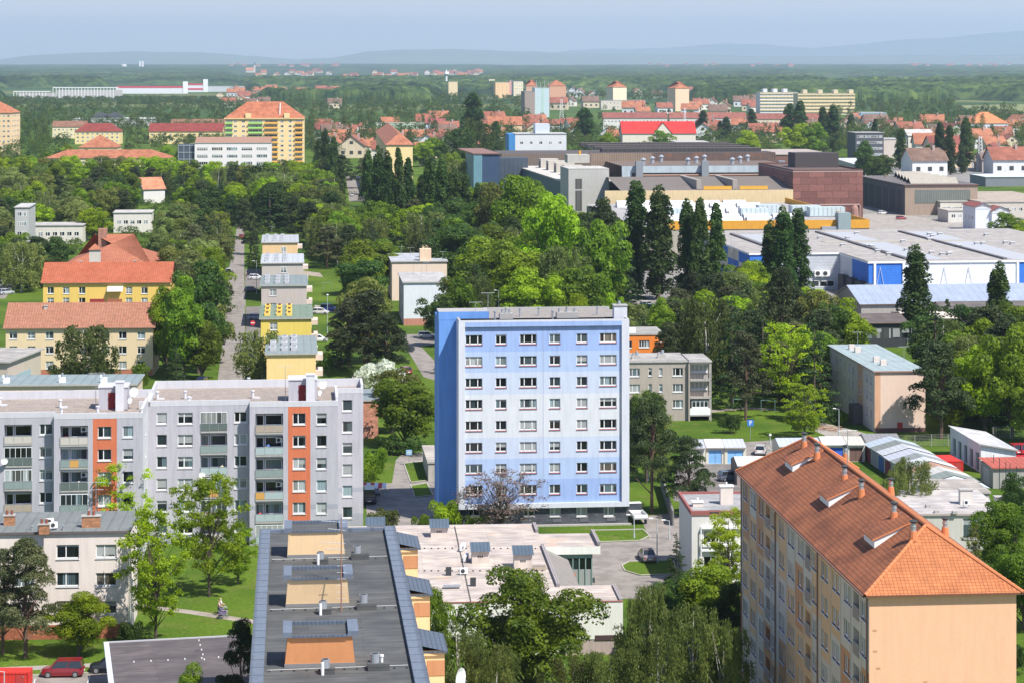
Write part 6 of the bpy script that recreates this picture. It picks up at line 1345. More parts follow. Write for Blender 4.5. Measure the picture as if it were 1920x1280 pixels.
def hills():
    m, t, b = newmat('hill_fields'); b.inputs['Roughness'].default_value = 1.0
    tc = N(t, 'TexCoord'); mp = N(t, 'Mapping'); mp.inputs['Scale'].default_value = (.0004, .00016, 1); t.links.new(tc.outputs['Object'], mp.inputs[0])
    vo = N(t, 'TexVoronoi', Scale=1.0); t.links.new(mp.outputs[0], vo.inputs[0])
    r_ = ramp(t, vo.outputs['Color'], [(0, (.05, .09, .03)), (.4, (.10, .13, .04)), (.6, (.25, .21, .11)), (.8, (.06, .10, .04)), (1, (.18, .19, .08))]); t.links.new(r_.outputs[0], b.inputs[0])
    def ridge(name, Y, prof, seed, depth=5000):
        us = np.linspace(-250, 2170, 243); v = np.interp(us, [p[0] for p in prof], [p[1] for p in prof])
        rs = np.random.RandomState(seed)
        for k, amp in ((9, .8), (21, .5), (47, .35)):
            v = v + np.interp(us, np.linspace(-250, 2170, k * 3), rs.randn(k * 3)) * amp
        z = 60.5 + (119 - v) / F * Y; z = np.maximum(z, 45); X = (us - CX) / F * Y
        rows = [(-depth, 0.0), (-depth * .7, .12), (-depth * .45, .35), (-depth * .22, .68), (0, 1.0), (depth * .3, .8), (depth * .8, 0)]
        n = len(us); V = []; Fc = []
        for j, (dy, k) in enumerate(rows):
            nz = rs.randn(n) * 3 * (0 < j < 4)
            nz = np.convolve(nz, np.ones(5) / 5, 'same')
            for i in range(n): V.append((X[i] * (Y + dy) / Y, Y + dy, (36 if j < 2 else 0) + max(-1, (z[i] - (36 if j < 2 else 0)) * k + nz[i]) if (k or j == 0) else -2))
        for j in range(len(rows) - 1):
            for i in range(n - 1): q = j * n + i; Fc.append((q, q + 1, q + n + 1, q + n))
        me = bpy.data.meshes.new(name); me.from_pydata(V, [], Fc); me.materials.append(m); me.polygons.foreach_set('use_smooth', [True] * len(Fc))
        o = bpy.data.objects.new(name, me); COL.objects.link(o); tag(o, kind='structure')
    ridge('hills', 33000, [(-300, 112), (0, 113), (60, 106), (160, 99), (260, 97), (380, 100), (480, 106), (560, 113), (620, 110), (690, 97), (760, 92), (860, 92), (960, 96), (1060, 99), (1160, 101), (1300, 104), (1500, 106), (1700, 104), (1920, 102), (2200, 101)], 3)
    ridge('hills', 45000, [(-300, 116), (560, 116), (800, 106), (1000, 97), (1150, 92), (1280, 88), (1370, 82), (1440, 84), (1520, 90), (1600, 84), (1680, 76), (1780, 69), (1860, 62), (1920, 57), (2200, 50)], 9, 5500)
hills()

# ------------------------------------------------------------------ foliage
def leaves(blobs, n, size, rs, up=-.45, jit=.6, shell=(.72, 1.06), aspect=.7, droop=False, squash=.8):
    c = np.array([b[:3] for b in blobs]); r = np.array([b[3] for b in blobs]); w_ = r ** 2; k = rs.choice(len(blobs), n, p=w_ / w_.sum())
    d = rs.randn(n, 3); d /= np.linalg.norm(d, axis=1)[:, None]; lo = d[:, 2] < up; d[lo, 2] *= -1
    rad = r[k] * rs.uniform(shell[0], shell[1], n); pos = c[k] + d * rad[:, None] * np.array([1, 1, squash])
    nr = d + jit * rs.randn(n, 3); nr /= np.linalg.norm(nr, axis=1)[:, None]
    t1 = np.cross(nr, rs.randn(n, 3)); t1 /= np.linalg.norm(t1, axis=1)[:, None] + 1e-9; t2 = np.cross(nr, t1)
    if droop: t1 = np.tile([0, 0, 1.0], (n, 1)) + .25 * rs.randn(n, 3); t2 = np.cross(nr, t1); t2 /= np.linalg.norm(t2, axis=1)[:, None] + 1e-9
    s = size * rs.uniform(.6, 1.35, n)[:, None] * .5
    q = np.stack([pos + t1 * s, pos + t2 * s * aspect, pos - t1 * s, pos - t2 * s * aspect], 1)
    return q.reshape(-1, 3)
def leafmesh(name, V, m):
    n = len(V) // 4; me = bpy.data.meshes.new(name); me.vertices.add(len(V)); me.vertices.foreach_set('co', V.astype(np.float32).ravel())
    me.loops.add(n * 4); me.loops.foreach_set('vertex_index', np.arange(n * 4, dtype=np.int32)); me.polygons.add(n)
    me.polygons.foreach_set('loop_start', np.arange(0, n * 4, 4, dtype=np.int32)); me.polygons.foreach_set('loop_total', np.full(n, 4, dtype=np.int32)); me.update(); me.materials.append(m); return me
BK = mat('bark', (.10, .075, .055)); BKW = mat('bark', (.50, .48, .44)); BKP = mat('bark', (.13, .08, .055))
def LF(c, c2, **k): return mat('leaf', c, c2=c2, **k)
LM = {'mid': LF((.086, .155, .008), (.180, .265, .014)), 'bright': LF((.145, .245, .006), (.265, .380, .010)), 'dark': LF((.034, .076, .013), (.072, .126, .018)), 'olive': LF((.098, .120, .024), (.170, .192, .036)), 'pale': LF((.145, .195, .048), (.235, .290, .075)),
      'pine': LF((.032, .056, .018), (.066, .092, .026), tr=.15), 'spruce': LF((.028, .062, .016), (.054, .098, .022), tr=.12), 'pineolive': LF((.066, .080, .032), (.115, .124, .048), tr=.15), 'poplar': LF((.030, .070, .014), (.070, .128, .022), tr=.25), 'birch': LF((.095, .130, .030), (.165, .205, .050)),
      'lime': LF((.20, .30, .014), (.33, .44, .02), tr=.42), 'blossom': LF((.38, .42, .34), (.55, .57, .50)), 'purple': LF((.19, .135, .12), (.28, .22, .19))}
CNAME = {'mid': 'green', 'bright': 'bright green', 'dark': 'dark green', 'olive': 'olive green', 'pale': 'pale green', 'pine': 'dark', 'spruce': 'dark', 'pineolive': 'brownish green', 'poplar': 'dark green', 'birch': 'grey green', 'lime': 'lime green', 'blossom': 'white blossoming', 'purple': 'purple leaved'}
def limbs(a, base, tips, r0, m, rs, rt=.03, zsplit=.35, segs=2):
    for t_ in tips:
        t_ = Vector(t_); st = Vector((base.x, base.y, base.z + zsplit * (t_.z - base.z) * rs.uniform(.5, 1.1))); p = st; r_ = r0 * .45
        mid_ = st.lerp(t_, .5) + Vector((rs.randn() * .2, rs.randn() * .2, .25)); a.tube(st, mid_, r_, r_ * .55, m, 4); a.tube(mid_, t_, r_ * .55, rt, m, 4)
TM = {}
def tree_mesh(kind, var, lod):
    key = (kind, var, lod)
    if key in TM: return TM[key]
    rs = np.random.RandomState({'broad': 11, 'poplar': 23, 'pine': 37, 'spruce': 41, 'birch': 53, 'sparse': 67, 'bare': 68, 'shrub': 71, 'willow': 83, 'column': 91}[kind] * 7 + var)
    q = {'near': 1.0, 'mid': .42, 'far': .12}[lod]; ls = {'near': 1.0, 'mid': 1.5, 'far': 2.7}[lod]; a = MB(); hn, wn = 12.0, 9.0; base = Vector((0, 0, 0)); bark = BK
    if kind == 'broad':
        bl = [(rs.randn() * .8, rs.randn() * .8, z_, 1.5) for z_ in (3.2, 4.6, 6, 7.5, 9)]; lean = rs.randn(2) * .3
        for i in range(46):
            th = rs.uniform(0, 2 * math.pi); ph = math.acos(rs.uniform(-.95, 1)); rr = rs.uniform(.45, .92); R_ = 4.1 * (1 + .25 * math.sin(2 * th + var)) 
            bl.append((R_ * rr * math.sin(ph) * math.cos(th), R_ * rr * math.sin(ph) * math.sin(th), 6.5 + 4.9 * rr * math.cos(ph) + lean[0] * math.cos(th), rs.uniform(.9, 1.8)))
        V = leaves(bl, int(26000 * q), .27 * ls, rs, jit=.42); a.tube((0, 0, 0), (0, 0, 4.5), .26, .17, bark, 7); limbs(a, base, [b[:3] for b in bl[::3]], .36, bark, rs)
    elif kind in ('sparse', 'bare'):
        bl = []; hn = 12; wn = 9
        for i in range(120):
            th = rs.uniform(0, 2 * math.pi); z = 2.6 + 9.0 * (i / 120.0); rr = rs.uniform(.25, 1.0) * 4.3 * math.sin(math.pi * min(.97, (z - 1.5) / 11.5)) ** .7
            bl.append((rr * math.cos(th), rr * math.sin(th), z + rs.randn() * .4, rs.uniform(.4, .8)))
        V = leaves(bl, int((15000 if kind == 'sparse' else 3600) * q), .23 * ls, rs, jit=.9, shell=(.1, 1.25), squash=.8); a.tube((0, 0, 0), (0, 0, 7), .18, .09, bark, 6); a.tube((0, 0, 7), (0, 0, 11), .09, .03, bark, 5); limbs(a, base, [b[:3] for b in bl[::(3 if kind == 'sparse' else 1)]], .15 if kind == 'sparse' else .10, bark, rs, .015, .6)
    elif kind == 'poplar':
        hn, wn = 26.0, 6.0; bl = []
        nf = rs.randint(2, 4); fs = [(rs.uniform(-1.0, 1.0), rs.uniform(-.9, .9), rs.uniform(.86, 1.0)) for _ in range(nf)] + [(0, 0, 1.0)]
        for i in range(150):
            t_ = rs.uniform(.06, 1.0); fx, fy, ft = fs[rs.randint(len(fs))]; R_ = 2.5 * (math.sin(math.pi * min(1, t_ * .86 + .14)) ** .6) * (.62 if t_ > .5 else 1.0); th = rs.uniform(0, 2 * math.pi); k = rs.uniform(.3, 1.0)
            bl.append((fx * min(1, t_ * 2) + R_ * k * math.cos(th), fy * min(1, t_ * 2) + R_ * k * math.sin(th), t_ * 25.2 * ft, rs.uniform(.62, 1.12)))
        V = leaves(bl, int(34000 * q), .36 * ls, rs, jit=.7, squash=1.9); a.tube((0, 0, 0), (0, 0, 16), .4, .15, bark, 6)
    elif kind == 'column':
        hn, wn = 6.0, 2.2; bl = [(rs.randn() * .25, rs.randn() * .25, z, .75 * (1.15 - z / 7)) for z in np.linspace(.7, 5.5, 14)]; V = leaves(bl, int(5000 * q), .2 * ls, rs); a.tube((0, 0, 0), (0, 0, 4), .1, .04, bark, 5)
    elif kind == 'pine':
        hn, wn = 13.0, 8.5; bl = []; bark = BKP
        for i in range(62):
            z = rs.uniform(2.8, 12.6); th = rs.uniform(0, 2 * math.pi); R_ = 4.0 * (1 - (max(0, z - 3) / 10.2) ** 1.6) * rs.uniform(.35, 1.0) + .25
            bl.append((R_ * math.cos(th), R_ * math.sin(th), z + .06 * R_ * R_, rs.uniform(.65, 1.3)))
        V = leaves(bl, int(22000 * q), .27 * ls, rs, up=-.3, jit=.8, aspect=.45, squash=.65); a.tube((0, 0, 0), (.1, 0, 11.5), .26, .08, bark, 6); limbs(a, base, [b[:3] for b in bl[::2]], .2, bark, rs, .03, .85)
    elif kind == 'spruce':
        hn, wn = 15.0, 6.5; bl = []
        for i in range(26):
            z = 1.2 + 13.4 * i / 26.0; R_ = 3.3 * (1 - i / 26.5) ** .85
            for j in range(max(1, int(9 * (1 - i / 28.0)))): th = rs.uniform(0, 2 * math.pi); k = rs.uniform(.45, 1.0); bl.append((R_ * k * math.cos(th), R_ * k * math.sin(th), z - R_ * k * .25, rs.uniform(.35, .75) + .12 * R_ / 3))
        V = leaves(bl, int(15000 * q), .24 * ls, rs, up=-.3, jit=.7, aspect=.45, squash=.5); a.tube((0, 0, 0), (0, 0, 14.5), .22, .03, bark, 6)
    elif kind in ('birch', 'willow'):
        hn, wn = 13.0, 8.5; bark = BKW if kind == 'birch' else BK; tips = []; Vs = []
        for i in range(44):
            th = rs.uniform(0, 2 * math.pi); z = rs.uniform(3.6, 12.3); R_ = 3.6 * math.sin(math.pi * min(.98, (z - 2) / 11.5)) ** .6 * rs.uniform(.45, 1.0) + .2; tips.append((R_ * math.cos(th), R_ * math.sin(th), z))
        bl = []
        for (x, y, z) in tips:
            for j in range(5):
                xx, yy = x + rs.randn() * .45, y + rs.randn() * .45; L_ = rs.uniform(1.2, 4.2) * (1 if kind == 'birch' else 1.2)
                for k in range(7): bl.append((xx + rs.randn() * .08, yy + rs.randn() * .08, max(1.0, z + .35 - L_ * k / 6), .20))
        V = leaves(bl, int(30000 * q), .22 * ls, rs, up=-1, jit=1.0, shell=(.0, 2.4), aspect=.55, droop=True); a.tube((0, 0, 0), (.1, .1, 6.5), .19, .12, bark, 6); a.tube((.1, .1, 6.5), (.35, 0, 12), .12, .04, bark, 5); limbs(a, base, tips[::3], .13, bark, rs, .02, .6)
    elif kind == 'shrub':
        hn, wn = 2.6, 3.4; bl = [(rs.randn() * .75, rs.randn() * .75, rs.uniform(.5, 1.7), rs.uniform(.5, .9)) for _ in range(14)]; V = leaves(bl, int(3600 * q), .19 * ls, rs); a.tube((0, 0, 0), (0, 0, 1), .06, .04, bark, 4); limbs(a, base, [b[:3] for b in bl[::3]], .08, bark, rs)
    rr = np.hypot(V[:, 0], V[:, 1]); wn = 2 * float(np.percentile(rr, 96)); hn = float(np.percentile(V[:, 2], 99.8))
    TM[key] = (leafmesh('crown', V, LM['mid']), a.mesh('trunk'), hn, wn); return TM[key]
TREES = []; tr = random.Random(99)
KN = {'broad': 'tree', 'sparse': 'tree', 'bare': 'tree', 'poplar': 'poplar_tree', 'column': 'cypress_tree', 'pine': 'pine_tree', 'spruce': 'spruce_tree', 'birch': 'birch_tree', 'willow': 'willow_tree', 'shrub': 'shrub'}
def tree(kind, col, u, vt, vb, wpx, lab=None, p=None, h=None, wm=None, lod=None):
    if p is None: p = at(u, vb)
    Y = p.y
    if h is None: h = H - (vt - V0) * Y / F
    if wm is None: wm = wpx * Y / F
    lod = lod or ('near' if Y < 330 else 'mid')
    var = tr.randrange({'broad': 7, 'poplar': 5, 'pine': 4, 'spruce': 3, 'birch': 4, 'sparse': 4, 'bare': 2}.get(kind, 2)); cr, tk, hn, wn = tree_mesh(kind, var, lod)
    o = empty(KN[kind], (p.x, p.y, 0), tr.uniform(0, 6.28)); k = wm / wn; sz = h / hn
    c = inst('crown', cr, o, scale=(k, k, sz)); c.material_slots[0].link = 'OBJECT'; c.material_slots[0].material = LM[col]; inst('trunk', tk, o, scale=(k, k, sz) if kind != 'poplar' else (k, k, sz))
    TREES.append(dict(o=o, kind=kind, col=col, p=p, h=h, lab=lab, w=wm)); return o
# ------------------------------------------------------------------ garages, small buildings, fences
def garage(label, u0, u1, v_eave, h, depth, yaw, wc, rc, doorc, group='garages in rows by the courtyard', rise=.7, dr=1):
    B = Fr('garage', label, 'garage', u0, v_eave, h, yaw, group); W = B.x(u1); a = MB(); wm = mat('paint', wc, var=.06)
    d0, d1 = W * .14, W * .86; wall(a, ('f', 0), 0, W, 0, h, [(d0, d1, 0.02, h * .82)] if dr else [], wm, .12); a.box(0, W, .001, depth, 0, h, wm, skip='ft'); 
    for x in (0, W): a.face([(x, 0, h), (x, depth, h), (x, depth * .55, h + rise)], wm)
    a.build('wall', B.o); a = MB(); rm = mat('seam', rc, k=.7, dark=.85)
    a.face([(0, -.3, h), (W, -.3, h), (W, depth * .55, h + rise + .05), (0, depth * .55, h + rise + .05)], rm); a.face([(0, depth * .55, h + rise + .05), (W, depth * .55, h + rise + .05), (W, depth, h), (0, depth, h)], rm)
    a.box(0, W, -.34, -.3, h - .12, h + .02, CONC); 
    a.build('roof', B.o)
    if dr: a = MB(); dm = mat('plain', doorc); a.box(d0, (d0 + d1) / 2 - .02, .1, .16, .03, h * .82, dm); a.box((d0 + d1) / 2 + .02, d1, .1, .16, .03, h * .82, dm); a.box((d0 + d1) / 2 + .1, (d0 + d1) / 2 + .25, .06, .1, 1, 1.06, ZINC); a.build('door', B.o)
    B.foot(0, W, 0, depth, .3); return B
gcol = (.62, .60, .52)
garage('garage with grey roof and white door, left of the two blue garage doors', 1290, 1323, 839, 2.5, 5.8, 3, gcol, (.40, .42, .46), (.6, .58, .55))
garage('garage with whitish roof and left of the two light blue doors', 1324, 1358, 838, 2.5, 5.8, 3, gcol, (.56, .55, .52), (.20, .42, .72))
garage('garage with grey ribbed roof and right of the two light blue doors', 1358.5, 1399, 838, 2.5, 5.8, 3, (.66, .62, .50), (.44, .46, .50), (.22, .46, .76))
garage('garage with blue grey roof at the left end of the back garage row', 1460, 1540, 836, 2.6, 5.8, 3, (.60, .57, .48), (.42, .46, .54), (.3, .3, .3))
garage('garage with whitish roof and deep blue door in the back garage row', 1542, 1587, 833, 2.6, 5.8, 3, gcol, (.62, .60, .57), (.03, .12, .55))
garage('garage with beige roof and brown door in the back garage row', 1588, 1622, 833, 2.6, 5.8, 3, gcol, (.50, .47, .42), (.16, .09, .07))
garage('garage with dark grey roof at the right end of the back garage row', 1623, 1690, 828, 2.6, 5.8, 3, (.4, .4, .38), (.22, .22, .23), (.05, .20, .40))
garage('low white roofed shed at the left corner of the orange tiled block', 1382, 1460, 872, 2.8, 6.0, 3, (.30, .24, .22), (.60, .58, .56), (.3, .3, .3), dr=0, group=None)
# row of garages running towards the camera, doors facing left
rc_ = [((.40, .46, .52), 'pale blue grey'), ((.20, .22, .21), 'dark grey'), ((.46, .48, .50), 'light grey'), ((.44, .46, .52), 'grey ribbed'), ((.24, .26, .26), 'charcoal'), ((.52, .54, .56), 'silvery'), ((.40, .25, .18), 'rusty'), ((.50, .49, .46), 'dusty beige'), ((.22, .25, .23), 'greenish grey'), ((.60, .68, .76), 'bluish white')]
G0 = at(1622, 831, 2.5); th = R(5.9)
for i, (c, nm) in enumerate(rc_):
    wd = 3.7; o = tag(empty('garage', (G0.x + i * wd * math.sin(th), G0.y - i * wd * math.cos(th), 0), th), f'garage with {nm} roof in the row running down behind the orange tiled block', 'garage', 'garages in rows by the courtyard')
    a = MB(); wm = mat('paint', (.42, .42, .40)); a.box(-0, 7.4, -wd, -.01, 0, 2.5, wm, skip='t')
    for y in (-wd, -.01): a.face([(0, y, 2.5), (7.4, y, 2.5), (3.7, y, 3.55)], wm)
    a.build('wall', o); a = MB(); rm = mat('seam', c, k=.8, dark=.85, dir='Y'); dz = .05 * (i % 3); a.face([(-.3, -wd, 2.5 + dz), (3.7, -wd, 3.6 + dz), (3.7, 0, 3.6 + dz), (-.3, 0, 2.5 + dz)], rm); a.face([(3.7, -wd, 3.6 + dz), (7.7, -wd, 2.5 + dz), (7.7, 0, 2.5 + dz), (3.7, 0, 3.6 + dz)], rm); a.build('roof', o)
    a = MB(); a.box(-.06, -.01, -wd + .4, -.5, .03, 2.1, mat('plain', [(.20, .03, .04), (.3, .3, .3), (.05, .12, .3)][i % 3])); a.build('door', o)
    c_, s_ = math.cos(th), math.sin(th); FOOT.append([(o.location.x + x * c_ - y * s_, o.location.y + x * s_ + y * c_) for x, y in ((-1, 0), (8, 0), (8, -wd), (-1, -wd))])
# flat roofed pale building right behind the tiled block
def pale_flat():
    B = flat_block('workshop', 'pale flat roofed building behind the orange tiled block at the right', 1690, 1885, 966, 4.6, 15, 2.0, mat('paint', (.55, .53, .48), var=.06), mat('felt', (.46, .43, .42)), [(1822, 2.2, 2.6, 1, [990])], cat='workshop', over=.2, eave=mat('plain', (.4, .34, .32)))
    for (u, v, wd, hh) in ((1811, 944, 1.6, 1.8), (1872, 940, .9, .6)):
        x, y = B.loc(u, v, B.h); a = MB(); a.box(x - wd / 2, x + wd / 2, y - .4, y + .6, B.h, B.h + hh, mat('plain', (.62, .58, .54))); a.box(x - wd / 2 - .1, x + wd / 2 + .1, y - .5, y + .7, B.h + hh, B.h + hh + .12, CONC); a.build('chimney', B.o)
    x, y = B.loc(1812, 952, B.h); acunit(B.o, x, y, B.h + .3, .2)
    for u, v in ((1756, 961), (1790, 962), (1740, 950)): x, y = B.loc(u, v, B.h); a = MB(); a.box(x - .3, x + .3, y - .3, y + .3, B.h, B.h + .35, CONC); a.build('vent_box', B.o)
    B = flat_block('workshop', 'low grey annex with blue white edge between the garage row and the pale building', 1740, 1855, 925, 3.4, 9, 2.0, mat('paint', (.5, .48, .44)), mat('felt', (.40, .36, .33)), [], cat='workshop', over=.2)
pale_flat()
def white_garage():
    B = Fr('garage_hall', 'white garage hall with pale sloping roof and five dark doors at the right edge', 'garage', 1839, 832, 4.3, 4.5, None)
    W = B.x(1905); L = 16.5; wm = mat('paint', (.78, .78, .80)); a = MB(); hl = [(1.0 + k * 3.1, 2.7 + k * 3.1, .05, 2.8, .4) for k in range(5)]
    wall(a, ('l', 0), 0, L, 0, 4.2, hl, wm); a.face([(0, 0, 0), (W, 0, 0), (W, 0, 3.3), (0, 0, 4.3)], wm); a.face([(W, 0, 0), (W, L, 0), (W, L, 3.3), (W, 0, 3.3)], wm); a.face([(0, L, 0), (0, L, 4.3), (W, L, 3.3), (W, L, 0)], wm); a.build('wall', B.o)
    a = MB(); a.face([(-.4, -.4, 4.45), (W + .3, -.4, 3.4), (W + .3, L, 3.4), (-.4, L, 4.45)], mat('felt', (.52, .52, .53))); a.face([(-.4, -.4, 4.25), (W + .3, -.4, 3.2), (W + .3, -.4, 3.4), (-.4, -.4, 4.45)], mat('plain', (.3, .28, .27))); a.build('roof', B.o)
    for h_ in hl: a = MB(); a.box(.3, .36, h_[0], h_[1], .05, 2.8, mat('plain', (.06, .12, .09))); a.build('door', B.o)
    B.foot(0, W, 0, L)
    C = Fr('storage_building', 'grey block building with red roof behind the black goal posts at the right edge', 'storage building', 1862, 875, 3.05, 5.0); a = MB(); wm = mat('paint', (.36, .35, .32)); a.box(0, 14, 0, 6, 0, 2.9, wm, skip='t'); a.build('wall', C.o)
    a = MB(); a.face([(-.3, -.3, 3.05), (14, -.3, 3.05), (14, 6.3, 3.35), (-.3, 6.3, 3.35)], mat('seam', (.42, .10, .07), k=.8)); a.box(-.3, 14, -.32, -.3, 2.85, 3.05, mat('plain', (.4, .1, .07))); a.build('roof', C.o); a = MB(); a.box(-.06, -.01, 1.5, 4.5, 0, 2.4, mat('plain', (.5, .47, .47))); a.build('door', C.o)
    C.foot(0, 14, 0, 8)
white_garage()
def container(label, u, v, l, w_, h, c, rz, name='container', cat='container'):
    o = tag(empty(name, at(u, v), rz), label, cat); m = mat('seam', c, k=.35, dark=.75); a = MB(); a.box(0, l, 0, w_, .15, h, m); a.box(-.05, l + .05, -.05, .05, .1, .25, m); a.box(-.05, l + .05, -.05, .05, h - .1, h + .06, m)
    for x in (0, l): a.box(x - .08, x + .08, -.08, .05, .1, h + .06, m)
    a.build('body', o); a = MB(); a.box(l * .62, l * .62 + .9, -.06, -.01, .3, h - .2, mat('plain', tuple(min(1, q * .6 + .02) for q in c))); a.box(l * .62 + .7, l * .62 + .78, -.12, -.06, 1.1, 1.2, STEEL); a.build('door', o); return o
container('red steel container beside the grey garage roofs', 1767, 889, 3.1, 5.5, 1.9, (.62, .03, .02), R(8))
container('red metal skip in the bottom left corner', -12, 1290, 3.4, 2, 1.5, (.62, .03, .02), R(2), 'skip', 'skip')
container('dark green rubbish container beside the grass of the upper drive', 763, 660, 1.2, 1.0, 1.3, (.04, .05, .07), R(5), 'waste_bin', 'bin')
container('black wheelie bin beside the entrance of the shop hall', 1088, 1097, 1.3, .9, 1.1, (.05, .05, .06), R(5), 'waste_bin', 'bin')
def fence(label, pts, h=1.6, posts=2.6, c=(.30, .30, .28), name='fence', slab=False):
    P = [at(u, v) for u, v in pts]; o = tag(empty(name, P[0]), label, 'fence' if not slab else 'wall'); a = MB(); b = MB(); m = mat('plain', c); O = P[0]
    for p, q in zip(P, P[1:]):
        L_ = (q - p).length; d = (q - p) / L_; n = max(1, int(L_ / posts))
        for k in range(n + 1): s_ = p + d * (L_ * k / n) - O; a.box(s_.x - .05, s_.x + .05, s_.y - .05, s_.y + .05, 0, h, m)
        if slab: nn = Vector((-d.y, d.x, 0)) * .12; b.prism([((p - O + nn).x, (p - O + nn).y), ((p - O - nn).x, (p - O - nn).y), ((q - O - nn).x, (q - O - nn).y), ((q - O + nn).x, (q - O + nn).y)], 0, h, m)
        else:
            for z in [h * (.08 + .92 * j / 7) for j in range(8)]: b.tube(p - O + Vector((0, 0, z)), q - O + Vector((0, 0, z)), .018, .018, m, 3)
            nv = int(L_ / .5)
            for k in range(nv): s_ = p + d * (L_ * k / nv) - O; b.tube((s_.x, s_.y, .05), (s_.x, s_.y, h - .05), .012, .012, m, 3)
    a.build('posts', o); b.build('mesh_panel' if not slab else 'panel', o)
fence('long grey wire fence running across to the white garage hall', [(1684, 838), (1840, 834)], 1.9)
fence('grey wire fence continuing right of the white garage hall', [(1862, 822), (1960, 822)], 1.9)
fence('grey concrete slab wall at the right side of the pines by the blue tower', [(1240, 912), (1262, 985)], 2.0, c=(.2, .19, .18), slab=True)
fence('low pale fence before the dark shed at the right', [(1628, 642), (1740, 655)], 1.8, c=(.4, .4, .38))
fence('blue fence panel between the tall poplars', [(1200, 585), (1300, 598)], 2.2, c=(.05, .13, .22), slab=True)
def posts_black():
    for i, (u, v, vt) in enumerate(((1863, 908, 852), (1874, 918, 858), (1886, 928, 864), (1894, 936, 868), (1906, 946, 873))):
        p = at(u, v); z = H - (vt - V0) * p.y / F; o = empty('net_post', p); a = MB(); a.tube((0, 0, 0), (0, 0, max(3.5, z)), .06, .05, DARKM, 6); a.build('post', o); tag(o, f'{ORD[i]} black net post from the left beside the pitch at the right edge', 'post', 'net posts by the pitch')
posts_black()
def lamp(u, vt, vb, label, c=(.42, .46, .47), group='street lamps', sphere=False):
    p = at(u, vb); z = H - (vt - V0) * p.y / F; m = mat('plain', c); o = tag(empty('street_lamp', p), label, 'street lamp', group); a = MB(); a.tube((0, 0, 0), (0, 0, z), .08, .05, m, 7); a.cyl(0, 0, 0, .6, .12, .11, m, 8)
    if not sphere: a.tube((0, 0, z - .05), (-.55, -.15, z + .1), .035, .03, m, 5)
    a.build('pole', o); a = MB()
    if sphere: a.cyl(0, 0, z, z + .18, .12, .24, WHITE, 8); a.cyl(0, 0, z + .18, z + .38, .24, .1, WHITE, 8)
    else: a.box(-1.0, -.5, -.28, -.06, z + .05, z + .17, WHITE)
    a.build('lamp_head', o)
lamp(1232, 972, 1054, 'street lamp by the grass island in the yard of the blue tower'); lamp(1189, 965, 1008, 'street lamp at the right foot of the blue tower')
lamp(1573, 766, 818, 'street lamp in front of the pink house'); lamp(481, 490, 552, 'street lamp between the first cars and houses of the long street'); lamp(614, 555, 640, 'street lamp on the lawn behind the street houses', sphere=True)
lamp(1444, 817, 832, 'white round lamp behind the back garage row', sphere=True); lamp(8, 1258, 1330, 'white headed street lamp in the bottom left corner'); lamp(1012, 560, 640, 'street lamp behind the roof of the blue tower, right one'); lamp(1255, 975, 1010, 'street lamp left of the white corner house')
lamp(1905, 640, 700, 'street lamp in front of the trees at the right edge'); lamp(935, 545, 640, 'street lamp behind the roof of the blue tower, left one')
def sign(u, vt, vb, kind, label):
    p = at(u, vb); z = H - (vt - V0) * p.y / F; o = tag(empty('road_sign', p), label, 'sign'); a = MB(); a.tube((0, 0, 0), (0, 0, z), .04, .04, ZINC, 6); a.build('pole', o); a = MB(); r_ = .42; n = 16; zc = z - r_
    if kind == 'noentry':
        def disc(r, y, m): a.face([(r * math.cos(2 * math.pi * i / n), y, zc + r * math.sin(2 * math.pi * i / n)) for i in range(n)], m)
        disc(.55, -.06, mat('plain', (.6, .03, .04))); a.box(-.38, .38, -.075, -.065, zc - .09, zc + .09, WHITE)
    elif kind == 'parking':
        a.box(-.5, .5, -.07, -.05, zc - .5, zc + .5, mat('plain', (.03, .18, .55))); a.box(-.16, -.04, -.085, -.07, zc - .34, zc + .36, WHITE); a.box(-.04, .2, -.085, -.07, zc + .26, zc + .36, WHITE); a.box(-.04, .2, -.085, -.07, zc - .02, zc + .08, WHITE); a.box(.14, .24, -.085, -.07, zc + .06, zc + .28, WHITE)
    else: a.box(-.45, .45, -.07, -.05, zc - .4, zc + .4, mat('plain', (.30, .50, .70))); a.box(-.3, .3, -.085, -.07, zc - .05, zc + .05, WHITE); a.box(-.05, .05, -.085, -.07, zc - .25, zc + .25, WHITE)
    a.build('sign_plate', o)
sign(474, 602, 642, 'noentry', 'round red no entry sign beside the long street'); sign(1407, 787, 824, 'parking', 'blue square parking sign on the lawn before the garages'); sign(767, 842, 872, 'blue', 'blue square sign on the grass left of the blue tower')
